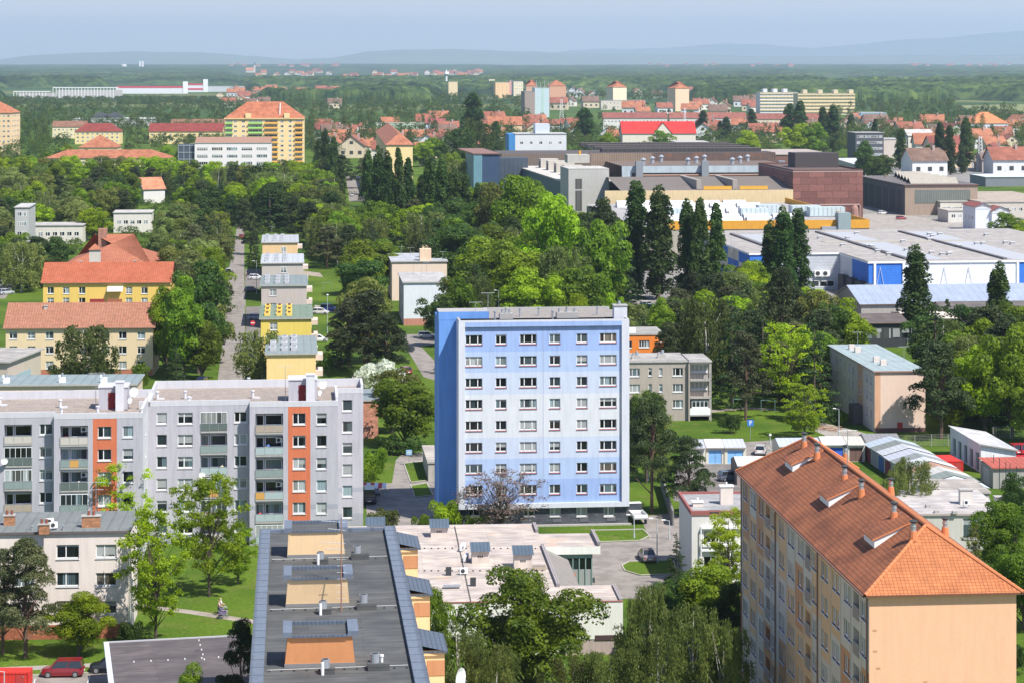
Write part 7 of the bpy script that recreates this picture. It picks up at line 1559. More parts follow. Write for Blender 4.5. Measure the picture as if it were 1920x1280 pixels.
# ------------------------------------------------------------------ cars
def car(u, v, rz, c, label, kind='hatch', L_=4.1, name='parked_car', group='parked cars'):
    p = at(u, v); o = tag(empty(name, p, rz), label, 'car' if kind != 'van' else 'van', group); bm_ = mat('gloss', c); gl = mat('gloss', (.02, .025, .03), rough=.08); tm = mat('plain', (.02, .02, .02)); W_ = .86 if kind != 'van' else .95; Hh = {'hatch': 1.45, 'sedan': 1.42, 'van': 2.1, 'suv': 1.62}[kind]
    st = [(-.5, .45, .62, .78), (-.485, .30, .80, .90), (-.40, .22, .90, .97), (-.2, .2, .93, 1.0), (.05, .2, .94, 1.0), (.22, .2, .92, 1.0), (.40, .22, .80, .96), (.475, .30, .70, .88), (.5, .42, .60, .74)]
    if kind == 'van': st = [(x, a_, min(1.15, b_ + .22) if x < .35 else b_ + .1, c_) for x, a_, b_, c_ in st]
    a = MB(); rings = []
    for x, zb, zt, k in st: rings.append([(x * L_, -W_ * k * .96, zb), (x * L_, -W_ * k, (zb + zt) / 2), (x * L_, -W_ * k * .93, zt), (x * L_, -W_ * k * .6, zt + .05), (x * L_, W_ * k * .6, zt + .05), (x * L_, W_ * k * .93, zt), (x * L_, W_ * k, (zb + zt) / 2), (x * L_, W_ * k * .96, zb)])
    for r0, r1 in zip(rings, rings[1:]):
        for i in range(8): j = (i + 1) % 8; a.face([r0[i], r1[i], r1[j], r0[j]], bm_)
    a.face(rings[0][::-1], bm_); a.face(rings[-1], bm_)
    if kind == 'hatch': cb = (-.46, .26, -.40, .08)
    elif kind == 'sedan': cb = (-.36, .25, -.22, .07)
    elif kind == 'suv': cb = (-.47, .27, -.43, .12)
    else: cb = (-.49, .36, -.48, .25)
    zb = .93 if kind != 'van' else 1.14; B0 = [(cb[0] * L_, -W_ * .90, zb), (cb[1] * L_, -W_ * .88, zb - .03), (cb[1] * L_, W_ * .88, zb - .03), (cb[0] * L_, W_ * .90, zb)]; T0 = [(cb[2] * L_, -W_ * .72, Hh), (cb[3] * L_, -W_ * .72, Hh - .02), (cb[3] * L_, W_ * .72, Hh - .02), (cb[2] * L_, W_ * .72, Hh)]
    g = MB()
    for i in range(4): j = (i + 1) % 4; g.face([B0[i], B0[j], T0[j], T0[i]], gl)
    # roof and pillars in body colour
    a.face([(p_[0], p_[1], p_[2] + .015) for p_ in T0], bm_)
    for i in range(4): b0, t0 = Vector(B0[i]), Vector(T0[i]); a.tube(b0, t0, .055, .05, bm_, 4)
    for sg, (i, j) in ((-1, (0, 1)), (1, (3, 2))):
        m0 = Vector(B0[i]).lerp(Vector(B0[j]), .48); m1 = Vector(T0[i]).lerp(Vector(T0[j]), .45); a.tube(m0, m1, .045, .045, bm_, 4); a.tube(T0[i], T0[j], .05, .05, bm_, 4)
    a.build('body', o); g.build('windows', o)
    for sx in (-.31, .32):
        for sy in (-1, 1):
            w_ = empty('wheel', (0, 0, 0)); COL.objects.unlink(w_); bpy.data.objects.remove(w_)
            a = MB(); n = 14; r_ = .32
            y0, y1 = sy * (W_ - .2), sy * (W_ + .01)
            for i in range(n):
                t0, t1 = 2 * math.pi * i / n, 2 * math.pi * (i + 1) / n; a.face([(r_ * math.cos(t0), y0, r_ * math.sin(t0)), (r_ * math.cos(t1), y0, r_ * math.sin(t1)), (r_ * math.cos(t1), y1, r_ * math.sin(t1)), (r_ * math.cos(t0), y1, r_ * math.sin(t0))], tm)
            a.face([(r_ * math.cos(2 * math.pi * i / n), y1, r_ * math.sin(2 * math.pi * i / n)) for i in range(n)], tm); wh = a.build('wheel', o, (sx * L_, 0, r_))
            a = MB(); a.face([(.2 * math.cos(2 * math.pi * i / n), y1 + sy * .008, .2 * math.sin(2 * math.pi * i / n)) for i in range(n)], mat('plain', (.3, .3, .31), metal=.6)); a.build('rim', wh)
    for sy in (-1, 1):
        a = MB(); a.box(.47 * L_, .492 * L_, sy * W_ * .62 - .14, sy * W_ * .62 + .14, .56, .70, mat('gloss', (.6, .62, .65), rough=.1)); a.build('headlight', o)
        a = MB(); a.box(-.497 * L_, -.475 * L_, sy * W_ * .66 - .12, sy * W_ * .66 + .12, .62, .80, mat('gloss', (.35, .01, .01))); a.build('taillight', o)
    a = MB(); a.box(-.505 * L_, -.498 * L_, -.26, .26, .5, .62, WHITE); a.build('number_plate', o); return o
D = math.radians
car(118, 1266, D(183), (.20, .008, .015), 'dark red estate car parked by the kerb at the bottom left', 'suv', 4.2); car(207, 1258, D(183), (.012, .014, .02), 'black car half hidden by the brownish flat roof')
car(1213, 1049, D(97), (.26, .22, .22), 'grey brown sedan seen from behind in the yard of the blue tower', 'sedan', 4.5)
car(428, 517, D(98), (.70, .70, .70), 'white van standing at the left kerb of the long street', 'van', 4.9); car(472, 548, D(5), (.02, .022, .03), 'black car parked across beside the street houses', 'hatch'); car(617, 583, D(-8), (.02, .10, .50), 'bright blue car on the path behind the street houses', 'suv', 4.3); car(601, 589, D(-10), (.62, .60, .60), 'silver car in front of the bright blue car', 'hatch'); car(597, 640, D(5), (.70, .70, .68), 'white car beside the orange yellow street house', 'hatch')
car(381, 722, D(80), (.02, .035, .10), 'dark blue estate car above the roof of the grey block', 'suv', 4.6); car(305, 664, D(60), (.05, .09, .16), 'dark blue car under the trees beside the cream long house'); car(300, 650, D(60), (.02, .02, .03), 'black car behind the dark blue one beside the cream long house')
car(692, 940, D(95), (.012, .018, .04), 'very dark van beside the right end of the grey block', 'van', 4.8); car(700, 924, D(95), (.45, .50, .56), 'pale car between the dark van and the striped awning'); car(758, 700, D(120), (.25, .03, .03), 'dark red car near the white blossoming bush'); car(660, 368, D(95), (.6, .6, .6), 'light car on the little car park left of the poplars')
car(436, 470, D(96), (.35, .36, .38), 'grey car far up the long street'); car(452, 448, D(276), (.5, .05, .05), 'small red car at the far end of the long street'); car(481, 600, D(4), (.30, .32, .36), 'grey car in the parking bay under the no entry sign side of the street houses'); car(480, 524, D(4), (.6, .6, .6), 'silver car in the upper parking bay beside the street houses')
car(800, 634, D(5), (.55, .56, .58), 'silver car on the upper drive left of the blue tower roof'); car(1372, 900, D(15), (.08, .10, .14), 'dark car in the garage courtyard'); car(1426, 850, D(80), (.60, .60, .60), 'white car parked in the bays behind the light blue garages'); car(12, 552, D(40), (.4, .42, .45), 'grey car in the street at the left edge')
car(1560, 470, D(8), (.6, .6, .62), 'white van in the yard at the warehouse docks', 'van', 5.2); car(1600, 556, D(5), (.10, .14, .3), 'blue car by the low shed in front of the warehouse'); car(1215, 576, D(15), (.5, .5, .52), 'silver car on the yard beside the tall poplars'); car(1655, 402, D(10), (.6, .6, .6), 'white car on the yard beside the brown industrial hall'); car(1690, 412, D(10), (.3, .04, .04), 'dark red car on the yard before the low white workshop')
rc2 = random.Random(31)
for i in range(14): car(1856 + i * 5.2 + 2, 334 + (i % 2) * 3, D(80), rc2.choice([(.5, .5, .5), (.1, .1, .12), (.3, .3, .32), (.35, .03, .03), (.6, .6, .6)]), f'{ORD[i]} car from the left in the car park under the white shelter', 'sedan')
for i in range(6): car(1902 + (i % 3) * 9, 850 + (i // 3) * 24, D(100 + 12 * i), (.50, .02, .04), f'{ORD[i]} red machine from the left in the yard at the right edge', 'suv', 3.6, 'tractor', 'red machines in the yard')
# truck by the blue tower
o = tag(empty('truck', at(1194, 976), D(98)), 'white flatbed truck parked at the right side of the blue tower', 'truck'); a = MB(); a.box(-2.6, 1.0, -.95, .95, .75, .9, mat('plain', (.35, .35, .36))); 
for sy in (-.95, .91): a.box(-2.6, 1.0, sy, sy + .04, .9, 1.35, WHITE)
a.box(-2.62, -2.58, -.95, .95, .9, 1.35, WHITE); a.build('cargo_bed', o); a = MB(); a.box(1.05, 2.5, -.95, .95, .45, 1.25, WHITE); a.prism([(1.05, -.9), (2.15, -.85), (2.15, .85), (1.05, .9)], 1.25, 2.15, mat('gloss', (.05, .06, .07), rough=.1), WHITE); a.build('cab', o)
for sx in (-1.8, 1.8):
    for sy in (-.95, .7):
        a = MB(); n = 12
        for i in range(n): t0, t1 = 2 * math.pi * i / n, 2 * math.pi * (i + 1) / n; a.face([(.38 * math.cos(t0), 0, .38 * math.sin(t0)), (.38 * math.cos(t1), 0, .38 * math.sin(t1)), (.38 * math.cos(t1), .25, .38 * math.sin(t1)), (.38 * math.cos(t0), .25, .38 * math.sin(t0))], DARKM)
        for yy in (0, .25): a.face([(.38 * math.cos(2 * math.pi * i / n), yy, .38 * math.sin(2 * math.pi * i / n)) for i in range(n)], DARKM)
        a.build('wheel', o, (sx, sy, .38))
# red and white sunshade over the cars at the end of the grey block
o = tag(empty('awning', at(700, 938)), 'red and white striped sunshade beside the right end of the grey block', 'awning'); a = MB()
for k in range(6): a.face([(-1.6 + k * .55, 0, 1.7), (-1.6 + (k + 1) * .55, 0, 1.7), (-1.6 + (k + 1) * .55, 2.2, 2.1), (-1.6 + k * .55, 2.2, 2.1)], WHITE if k % 2 else mat('plain', (.6, .06, .06)))
a.build('cloth', o); a = MB()
for x in (-1.5, 1.6): 
    for y in (0.05, 2.15): a.tube((x, y, 0), (x, y, 1.7 + .18 * y), .04, .04, ZINC, 5)
a.build('frame', o)
# small annex left of the blue tower, swings and bars on the lawns
B = flat_block('shed', 'small pale flat roofed shed close to the left side of the blue tower', 803, 823, 868, 2.6, 14, 5.5, mat('paint', (.45, .42, .38)), mat('felt', (.42, .38, .34)), [], cat='shed', over=.15)
for (u, v, lab) in ((1388, 770, 'metal laundry frame on the lawn right of the grey balcony house'), (1440, 772, 'metal laundry frame further right on the lawn below the lime trees'), (614, 545, 'tall metal carpet frame on the lawn behind the street houses')):
    o = tag(empty('laundry_frame', at(u, v)), lab, 'laundry frame'); a = MB(); m = mat('plain', (.20, .33, .32))
    for x in (-1.2, 1.2): a.tube((x, 0, 0), (x, 0, 2.1), .04, .04, m, 5)
    a.tube((-1.2, 0, 2.1), (1.2, 0, 2.1), .04, .04, m, 5); a.build('frame', o)
# ------------------------------------------------------------------ people with a pram on the path
def skinned(name, verts, edges, rad, m, parent=None, sub=2, root=0):
    me = bpy.data.meshes.new(name); me.from_pydata(verts, edges, []); me.materials.append(m); o = bpy.data.objects.new(name, me); COL.objects.link(o)
    if parent: o.parent = parent
    sk = o.modifiers.new('skin', 'SKIN'); sk.use_smooth_shade = True; me.skin_vertices.new() if not me.skin_vertices else None
    for i, r_ in enumerate(rad): me.skin_vertices[0].data[i].radius = (r_, r_); me.skin_vertices[0].data[i].use_root = (i == root)
    s_ = o.modifiers.new('sub', 'SUBSURF'); s_.levels = sub; s_.render_levels = sub; return o
def person(u, v, rz, h, shirt, legs, hair, label, reach=.35, step=.18):
    o = tag(empty('person', at(u, v), rz), label, 'person', None); k = h / 1.72
    V = [(0, 0, .92), (0, 0, 1.12), (0, .01, 1.32), (0, 0, 1.43), (0, 0, 1.50), (0, .02, 1.60), (0, .01, 1.70)]; rd = [.14, .125, .14, .085, .055, .088, .07]; E = [(0, 1), (1, 2), (2, 3), (3, 4), (4, 5), (5, 6)]
    def add(p, r_, par): V.append(p); rd.append(r_); E.append((par, len(V) - 1)); return len(V) - 1
    f = add((0, .10, 1.585), .018, 5)
    for sg in (-1, 1):
        a_ = add((sg * .17, 0, 1.39), .06, 3); b_ = add((sg * .23, .06, 1.14), .045, a_); c_ = add((sg * .20, reach, 1.05), .033, b_); d_ = add((sg * .19, reach + .07, 1.03), .03, c_)
        for q in range(4): e_ = add((sg * (.165 + .018 * q), reach + .13, 1.01 - .003 * q), .009, d_); add((sg * (.165 + .018 * q), reach + .16, .985), .008, e_)
        e_ = add((sg * .155, reach + .09, 1.0), .009, d_)
        a_ = add((sg * .10, 0, .86), .085, 0); b_ = add((sg * .10, sg * step * .5 + .03, .49), .06, a_); c_ = add((sg * .10, sg * step, .09), .042, b_); add((sg * .10, sg * step + .15, .04), .035, c_)
    V = [(x * k, y * k, z * k) for x, y, z in V]; skinned('body', V, E, [r_ * k for r_ in rd], mat('plain', (.50, .30, .21)), o)
    S = [(0, 0, .90), (0, 0, 1.12), (0, .01, 1.32), (0, 0, 1.43), (-.17, 0, 1.39), (-.24, .06, 1.14), (.17, 0, 1.39), (.24, .06, 1.14)]; skinned('shirt', [(x * k, y * k, z * k) for x, y, z in S], [(0, 1), (1, 2), (2, 3), (3, 4), (4, 5), (3, 6), (6, 7)], [q * k for q in (.165, .15, .165, .10, .085, .062, .085, .062)], mat('plain', shirt), o)
    S = [(0, 0, .92)]; E = []
    for sg in (-1, 1): i = len(S); S += [(sg * .10, 0, .86), (sg * .10, sg * step * .5 + .03, .49), (sg * .10, sg * step, .14)]; E += [(0, i), (i, i + 1), (i + 1, i + 2)]
    skinned('trousers', [(x * k, y * k, z * k) for x, y, z in S], E, [q * k for q in (.15, .105, .078, .06, .105, .078, .06)], mat('plain', legs), o)
    skinned('hair', [(0, -.03 * k, 1.54 * k), (0, -.03 * k, 1.66 * k), (0, .02 * k, 1.72 * k)], [(0, 1), (1, 2)], [.085 * k, .10 * k, .07 * k], mat('plain', hair), o); return o
person(410.5, 1153, D(-75), 1.66, (.62, .45, .40), (.05, .06, .09), (.30, .20, .10), 'person in a pinkish top pushing the pram on the footpath'); person(414, 1150, D(-75), 1.75, (.75, .72, .70), (.10, .10, .12), (.55, .50, .42), 'person in a white top walking behind the pram')
def pram(u, v, rz, c, label):
    o = tag(empty('pram', at(u, v), rz), label, 'pram'); m = mat('plain', c); a = MB(); n = 8
    a.prism([(-.22, -.4), (.22, -.4), (.26, .35), (-.26, .35)], .5, .75, m, bot=True); a.build('seat', o); a = MB()
    for i in range(n): t0, t1 = math.pi * i / n, math.pi * (i + 1) / n * .999; a.face([(-.26, .35 - .3 * math.cos(t0) - .3, .75 + .35 * math.sin(t0)), (.26, .35 - .3 * math.cos(t0) - .3, .75 + .35 * math.sin(t0)), (.26, .35 - .3 * math.cos(t1) - .3, .75 + .35 * math.sin(t1)), (-.26, .35 - .3 * math.cos(t1) - .3, .75 + .35 * math.sin(t1))], m)
    a.build('hood', o); a = MB()
    for x in (-.24, .24): a.tube((x, -.45, .12), (x, .4, .6), .015, .015, ZINC, 5); a.tube((x, .4, .12), (x, -.55, 1.02), .015, .015, ZINC, 5)
    a.tube((-.24, -.55, 1.02), (.24, -.55, 1.02), .018, .018, DARKM, 5); a.build('frame', o)
    for x in (-.26, .26):
        for y in (-.45, .4):
            a = MB()
            for i in range(10): t0, t1 = 2 * math.pi * i / 10, 2 * math.pi * (i + 1) / 10; a.tube((0, .12 * math.cos(t0), .12 * math.sin(t0)), (0, .12 * math.cos(t1), .12 * math.sin(t1)), .02, .02, DARKM, 4)
            a.build('wheel', o, (x, y, .12))
pram(421, 1155, D(-80), (.30, .30, .33), 'grey hooded pram pushed along the footpath')
pram(417, 1159, D(-70), (.14, .10, .22), 'dark purple pushchair at the front of the group on the footpath')
person(462, 521, D(90), 1.7, (.5, .3, .2), (.1, .1, .12), (.1, .08, .05), 'person walking on the pavement of the long street', .1)
# debris and small features
for (u, v, lab) in ((1555, 806, 'heap of rusty timber beside the path by the pink house'), (1755, 870, 'pile of junk on the ground beside the red container')):
    o = tag(empty('timber_heap', at(u, v)), lab, 'heap'); a = MB(); r3 = random.Random(u)
    for k in range(16): x, y, z = r3.uniform(-1.5, 1.5), r3.uniform(-1, 1), r3.uniform(.1, .6); a.tube((x - .7, y, z), (x + .7, y + r3.uniform(-.5, .5), z + r3.uniform(-.2, .2)), .06, .06, mat('plain', (.30, .16, .09)), 4)
    a.build('timber', o)
# ------------------------------------------------------------------ trees placed one by one (u, top row, ground row, crown width in px)
T = tree
# lombardy poplars
for (u, vt, vb, w_) in ((1188, 342, 556, 52), (1234, 352, 562, 58), (1288, 378, 588, 40), (1312, 374, 592, 42), (1342, 384, 590, 42), (1443, 414, 575, 36), (1470, 390, 580, 44), (1501, 393, 572, 46), (1716, 463, 640, 60), (1875, 492, 645, 48)): T('poplar', 'poplar', u, vt, vb, w_ * 1.06)
T('column', 'dark', 1776, 561, 622, 24)
for (u, vt, vb, w_) in ((690, 283, 440, 30), (708, 276, 446, 32), (727, 286, 452, 32), (746, 279, 452, 30), (766, 298, 450, 32), (806, 292, 455, 32), (828, 300, 462, 34), (850, 318, 470, 34), (873, 330, 470, 32), (897, 345, 474, 30), (790, 330, 448, 34), (610, 243, 352, 22), (626, 258, 362, 22), (640, 300, 372, 20), (598, 262, 340, 20)): T('poplar', 'poplar', u, vt, vb, w_)
for (u, vt, vb, w_) in ((1096, 203, 283, 38), (1481, 195, 268, 34), (1500, 190, 270, 34), (1544, 202, 285, 30), (1562, 198, 288, 32), (1408, 205, 258, 26), (1318, 208, 258, 20), (1362, 220, 262, 20), (1350, 228, 262, 18), (1687, 242, 318, 26), (1742, 272, 325, 18), (1762, 230, 325, 26), (1782, 236, 328, 24), (1811, 222, 322, 30), (1803, 268, 326, 18), (1596, 215, 262, 18), (1640, 224, 290, 18), (930, 228, 290, 30), (887, 175, 285, 42)): T('poplar', 'poplar', u, vt, vb, w_)
# near and middle trees
T('pine', 'pine', 1222, 742, 962, 118); T('pine', 'pine', 1292, 818, 968, 90, lod='near'); T('broad', 'dark', 1212, 730, 905, 70); T('birch', 'pale', 1215, 735, 900, 90)
T('pine', 'pineolive', 1398, 622, 787, 92); T('spruce', 'spruce', 1372, 560, 765, 80); T('pine', 'pine', 1290, 590, 716, 96); T('pine', 'pine', 1252, 605, 735, 70); T('spruce', 'spruce', 1430, 550, 740, 76); T('pine', 'pine', 1466, 502, 690, 88); T('spruce', 'spruce', 1527, 600, 792, 92)
T('birch', 'birch', 1325, 560, 730, 130); T('sparse', 'lime', 1478, 606, 770, 110); T('sparse', 'lime', 1508, 718, 822, 82); T('sparse', 'lime', 1470, 640, 745, 80); T('broad', 'bright', 1592, 560, 702, 90); T('broad', 'dark', 1560, 570, 705, 80); T('broad', 'olive', 1540, 545, 690, 80)
T('pine', 'pine', 1765, 640, 822, 120); T('pine', 'pineolive', 1800, 668, 806, 90); T('broad', 'bright', 1846, 648, 812, 130); T('broad', 'mid', 1898, 610, 818, 120); T('broad', 'bright', 1800, 690, 800, 90); T('broad', 'mid', 1935, 700, 830, 90); T('sparse', 'bright', 1790, 745, 815, 46); T('pine', 'pine', 1830, 585, 700, 70); T('broad', 'dark', 1880, 590, 720, 90)
T('shrub', 'dark', 1370, 776, 812, 48, lod='near'); T('broad', 'mid', 760, 712, 838, 118); T('broad', 'olive', 735, 690, 812, 90); T('shrub', 'blossom', 700, 672, 738, 92); T('shrub', 'blossom', 728, 690, 735, 60)
T('pine', 'pine', 690, 545, 705, 128); T('pine', 'pineolive', 655, 560, 690, 96); T('pine', 'pine', 725, 590, 712, 90); T('broad', 'olive', 684, 520, 680, 110); T('spruce', 'spruce', 640, 600, 690, 50); T('shrub', 'mid', 610, 660, 700, 44); T('shrub', 'mid', 585, 640, 690, 20)
T('broad', 'dark', 818, 552, 650, 70); T('broad', 'mid', 862, 520, 640, 80); T('sparse', 'olive', 842, 522, 640, 46); T('birch', 'birch', 490, 622, 742, 104); T('birch', 'birch', 162, 612, 748, 132); T('broad', 'dark', 372, 490, 700, 104); T('broad', 'mid', 345, 520, 712, 90); T('broad', 'bright', 312, 540, 700, 70); T('spruce', 'spruce', 330, 650, 742, 60); T('spruce', 'spruce', 338, 700, 756, 56); T('broad', 'mid', 262, 680, 742, 34); T('broad', 'mid', 378, 600, 712, 70)
T('birch', 'lime', 1036, 545, 640, 52, 'lime green weeping willow, left of two behind the blue tower roof'); T('birch', 'lime', 1082, 550, 640, 46, 'lime green weeping willow, right of two behind the blue tower roof')
T('birch', 'birch', 900, 520, 625, 70); T('birch', 'birch', 790, 418, 530, 66)
T('sparse', 'lime', 228, 862, 1046, 130); T('sparse', 'lime', 392, 888, 1118, 138); T('sparse', 'bright', 292, 958, 1202, 140); T('sparse', 'bright', 446, 985, 1095, 76)
T('pine', 'pineolive', 48, 1008, 1232, 128); T('pine', 'pineolive', 5, 1030, 1226, 100); T('broad', 'bright', 148, 1108, 1230, 118); T('bare', 'purple', 165, 1112, 1205, 80); T('pine', 'pine', 452, 1160, 1400, 90); T('broad', 'mid', 362, 1246, 1440, 90); T('shrub', 'dark', 238, 1165, 1212, 56, lod='near')
T('shrub', 'bright', 842, 938, 992, 70, lod='near'); T('shrub', 'mid', 795, 965, 998, 44, lod='near'); T('bare', 'purple', 938, 878, 1000, 170); T('shrub', 'bright', 900, 968, 996, 60, lod='near')
T('shrub', 'mid', 700, 838, 900, 60, lod='near'); T('shrub', 'mid', 690, 870, 915, 44, lod='near'); T('shrub', 'dark', 770, 820, 852, 70); T('shrub', 'dark', 735, 815, 850, 60); T('shrub', 'olive', 720, 955, 1000, 66, lod='near'); T('spruce', 'spruce', 824, 605, 700, 24)
T('broad', 'mid', 992, 1070, 1318, 236); T('broad', 'mid', 815, 1100, 1320, 90); T('birch', 'birch', 862, 1185, 1400, 150); T('birch', 'birch', 930, 1215, 1420, 120); T('birch', 'birch', 1216, 1100, 1370, 116); T('birch', 'birch', 1300, 1140, 1400, 140); T('birch', 'birch', 1140, 1222, 1420, 120); T('birch', 'birch', 1235, 1185, 1420, 130); T('broad', 'lime', 1222, 1218, 1400, 40); T('birch', 'birch', 1355, 1170, 1420, 110); T('birch', 'birch', 1060, 1235, 1420, 110)
T('broad', 'dark', 1262, 1080, 1215, 120); T('broad', 'mid', 1330, 1062, 1225, 130); T('broad', 'dark', 1235, 1110, 1240, 100); T('spruce', 'spruce', 1268, 1000, 1100, 44); T('sparse', 'lime', 1366, 958, 1130, 110); T('broad', 'dark', 1370, 1090, 1240, 90)
T('broad', 'mid', 1888, 940, 1110, 120); T('broad', 'mid', 1920, 1020, 1180, 120); T('sparse', 'olive', 1830, 980, 1080, 50); T('broad', 'dark', 1905, 885, 1020, 60); T('birch', 'birch', 1708, 862, 990, 110); T('shrub', 'bright', 1700, 905, 945, 70)
T('broad', 'mid', 1240, 560, 690, 60); T('pine', 'pine', 1130, 372, 560, 76); T('broad', 'bright', 1030, 365, 590, 130); T('broad', 'mid', 1128, 415, 600, 100); T('broad', 'bright', 965, 330, 510, 110); T('broad', 'olive', 925, 345, 500, 90); T('broad', 'mid', 1075, 500, 630, 110); T('broad', 'bright', 1000, 505, 640, 110); T('willow', 'birch', 890, 222, 310, 70); T('broad', 'dark', 860, 240, 315, 60)
T('broad', 'bright', 1150, 610 - 60, 640, 40)
T('shrub', 'dark', 1905, 1200, 1260, 60, lod='near')
T('pine', 'pine', 470, 398, 478, 46); T('spruce', 'spruce', 476, 420, 500, 30); T('pine', 'pine', 458, 372, 446, 44); T('broad', 'mid', 1890, 400, 470, 70); T('broad', 'bright', 1915, 415, 478, 50); T('broad', 'bright', 1495, 232, 300, 60); T('broad', 'dark', 1620, 265, 345, 44); T('broad', 'dark', 1645, 292, 350, 60)
T('broad', 'bright', 1140, 250, 300, 36); T('broad', 'mid', 1240, 245, 290, 44); T('broad', 'bright', 1400, 245, 300, 44); T('broad', 'mid', 1520, 230, 300, 54)

# ------------------------------------------------------------------ scattered single trees; keep clear of buildings, roads and of what the photo shows unobstructed
PROT = [(896, 984, 150, 176, 184), (840, 860, 153, 172, 184), (1125, 1296, 154, 188, 200), (20, 216, 165, 180, 185), (214, 460, 155, 176, 176), (340, 512, 252, 300, 329), (415, 574, 192, 300, 312), (80, 318, 280, 292, 330), (145, 220, 248, 275, 304), (139, 228, 226, 262, 271), (278, 418, 226, 246, 270), (-10, 24, 192, 265, 290), (97, 164, 226, 245, 258), (693, 778, 226, 290, 322), (888, 945, 285, 335, 395), (945, 1145, 285, 330, 400), (1060, 1145, 300, 388, 410), (1145, 1640, 255, 432, 478), (962, 1066, 238, 282, 330), (1165, 1308, 229, 262, 290), (1350, 1920, 430, 478, 540), (1505, 1700, 465, 532, 540), (1697, 1930, 490, 572, 598), (1628, 1838, 322, 400, 405), (1705, 1930, 345, 438, 440), (74, 324, 490, 562, 605), (3, 294, 565, 690, 705), (112, 288, 446, 492, 560), (488, 562, 434, 470, 519), (488, 572, 468, 508, 560), (486, 578, 505, 560, 612), (485, 588, 560, 622, 690), (484, 596, 622, 716, 760), (724, 842, 464, 530, 562), (735, 842, 504, 588, 610), (820, 1182, 585, 990, 985), (1180, 1335, 625, 790, 785), (1550, 1738, 643, 812, 808), (1602, 1764, 240, 288, 305), (1576, 1700, 535, 575, 598), (1613, 1700, 575, 636, 640), (432, 470, 425, 720, 430), (-10, 712, 700, 1010, 1020), (266, 312, 343, 368, 395), (213, 286, 392, 412, 440), (26, 56, 383, 420, 440), (752, 826, 630, 716, 640), (596, 640, 512, 640, 520), (1418, 1606, 170, 205, 240), (980, 1064, 150, 205, 260), (1205, 1240, 500, 560, 540), (50, 150, 422, 440, 460), (650, 682, 325, 380, 380), (1180, 1460, 780, 870, 800), (600, 900, 230, 285, 330), (1140, 1560, 205, 228, 250), (0, 32, 520, 565, 560)]
def blocked(u, vt, vb, hw):
    for (a_, b_, c_, d_, e_) in PROT:
        if u + hw * .8 > a_ and u - hw * .8 < b_ and vt < d_ and vb > c_ and vb > e_ - 8: return True
    return False
def scatter(u0, u1, v0, v1, n, cols, hr_=(10, 15), kinds=(('broad', 1.0),), sep=.62, lod=None, prot=True):
    c = 0
    for t_ in range(n * 14):
        if c >= n: break
        u = tr.uniform(u0, u1); v = tr.uniform(v0, v1); p = at(u, v); h = tr.uniform(*hr_); w_ = h * tr.uniform(.70, 1.0)
        r_ = tr.random(); kind = kinds[-1][0]
        for k_, q in kinds:
            if r_ < q: kind = k_; break
            r_ -= q
        s_ = F / p.y; vt = V0 + (H - h) * s_
        if prot and blocked(u, vt, v, w_ * s_ / 2): continue
        if any(inpoly(p.x, p.y, f_) for f_ in FOOT) or any(inpoly(p.x, p.y, f_) for f_ in ROADS): continue
        if any((p.x - q['p'].x) ** 2 + (p.y - q['p'].y) ** 2 < (sep * (w_ + q['w']) / 2) ** 2 for q in TREES): continue
        col = {'pine': tr.choice(['pine', 'pine', 'pineolive']), 'spruce': 'spruce', 'poplar': 'poplar', 'birch': tr.choice(['birch', 'pale'])}.get(kind) or tr.choice(cols)
        if kind == 'poplar': h *= 1.4; w_ = h * .22
        tree(kind, col, 0, 0, 0, 0, p=p, h=h, wm=w_, lod=lod); c += 1
MIX = ['mid', 'mid', 'bright', 'bright', 'dark', 'olive']
KM = (('broad', .78), ('pine', .1), ('spruce', .05), ('birch', .07))
KM = (('broad', .56), ('pine', .14), ('spruce', .08), ('birch', .22))
scatter(-20, 460, 338, 372, 54, ['mid', 'bright', 'bright', 'olive'], (12, 16), KM); scatter(-20, 470, 372, 480, 76, ['mid', 'bright', 'olive', 'pale', 'dark'], (11, 15), KM)
scatter(-20, 340, 308, 338, 16, MIX, (10, 14)); scatter(480, 725, 330, 440, 58, MIX, (13, 18), KM)
scatter(285, 445, 480, 700, 24, ['mid', 'olive', 'pale', 'bright'], (11, 15), KM); scatter(560, 725, 430, 660, 26, ['bright', 'mid', 'mid', 'dark'], (12, 16), KM)
scatter(770, 1165, 425, 615, 70, ['mid', 'bright', 'mid', 'dark', 'olive'], (13, 19), KM); scatter(780, 905, 300, 420, 18, ['mid', 'bright', 'dark'], (12, 16), KM)
scatter(1175, 1420, 575, 700, 26, ['mid', 'bright', 'pale'], (10, 14), (('broad', .4), ('pine', .35), ('spruce', .15), ('birch', .1))); scatter(1420, 1640, 600, 790, 18, ['mid', 'bright', 'bright'], (10, 14), (('broad', .5), ('pine', .4), ('birch', .1)))
scatter(1740, 1960, 640, 830, 26, ['mid', 'bright', 'mid', 'dark'], (11, 16), KM); scatter(0, 110, 440, 560, 12, ['mid', 'pale', 'dark'], (11, 14), KM)
scatter(1440, 1600, 795, 815, 3, ['mid'], (2, 4), (('shrub', 1),), prot=False)

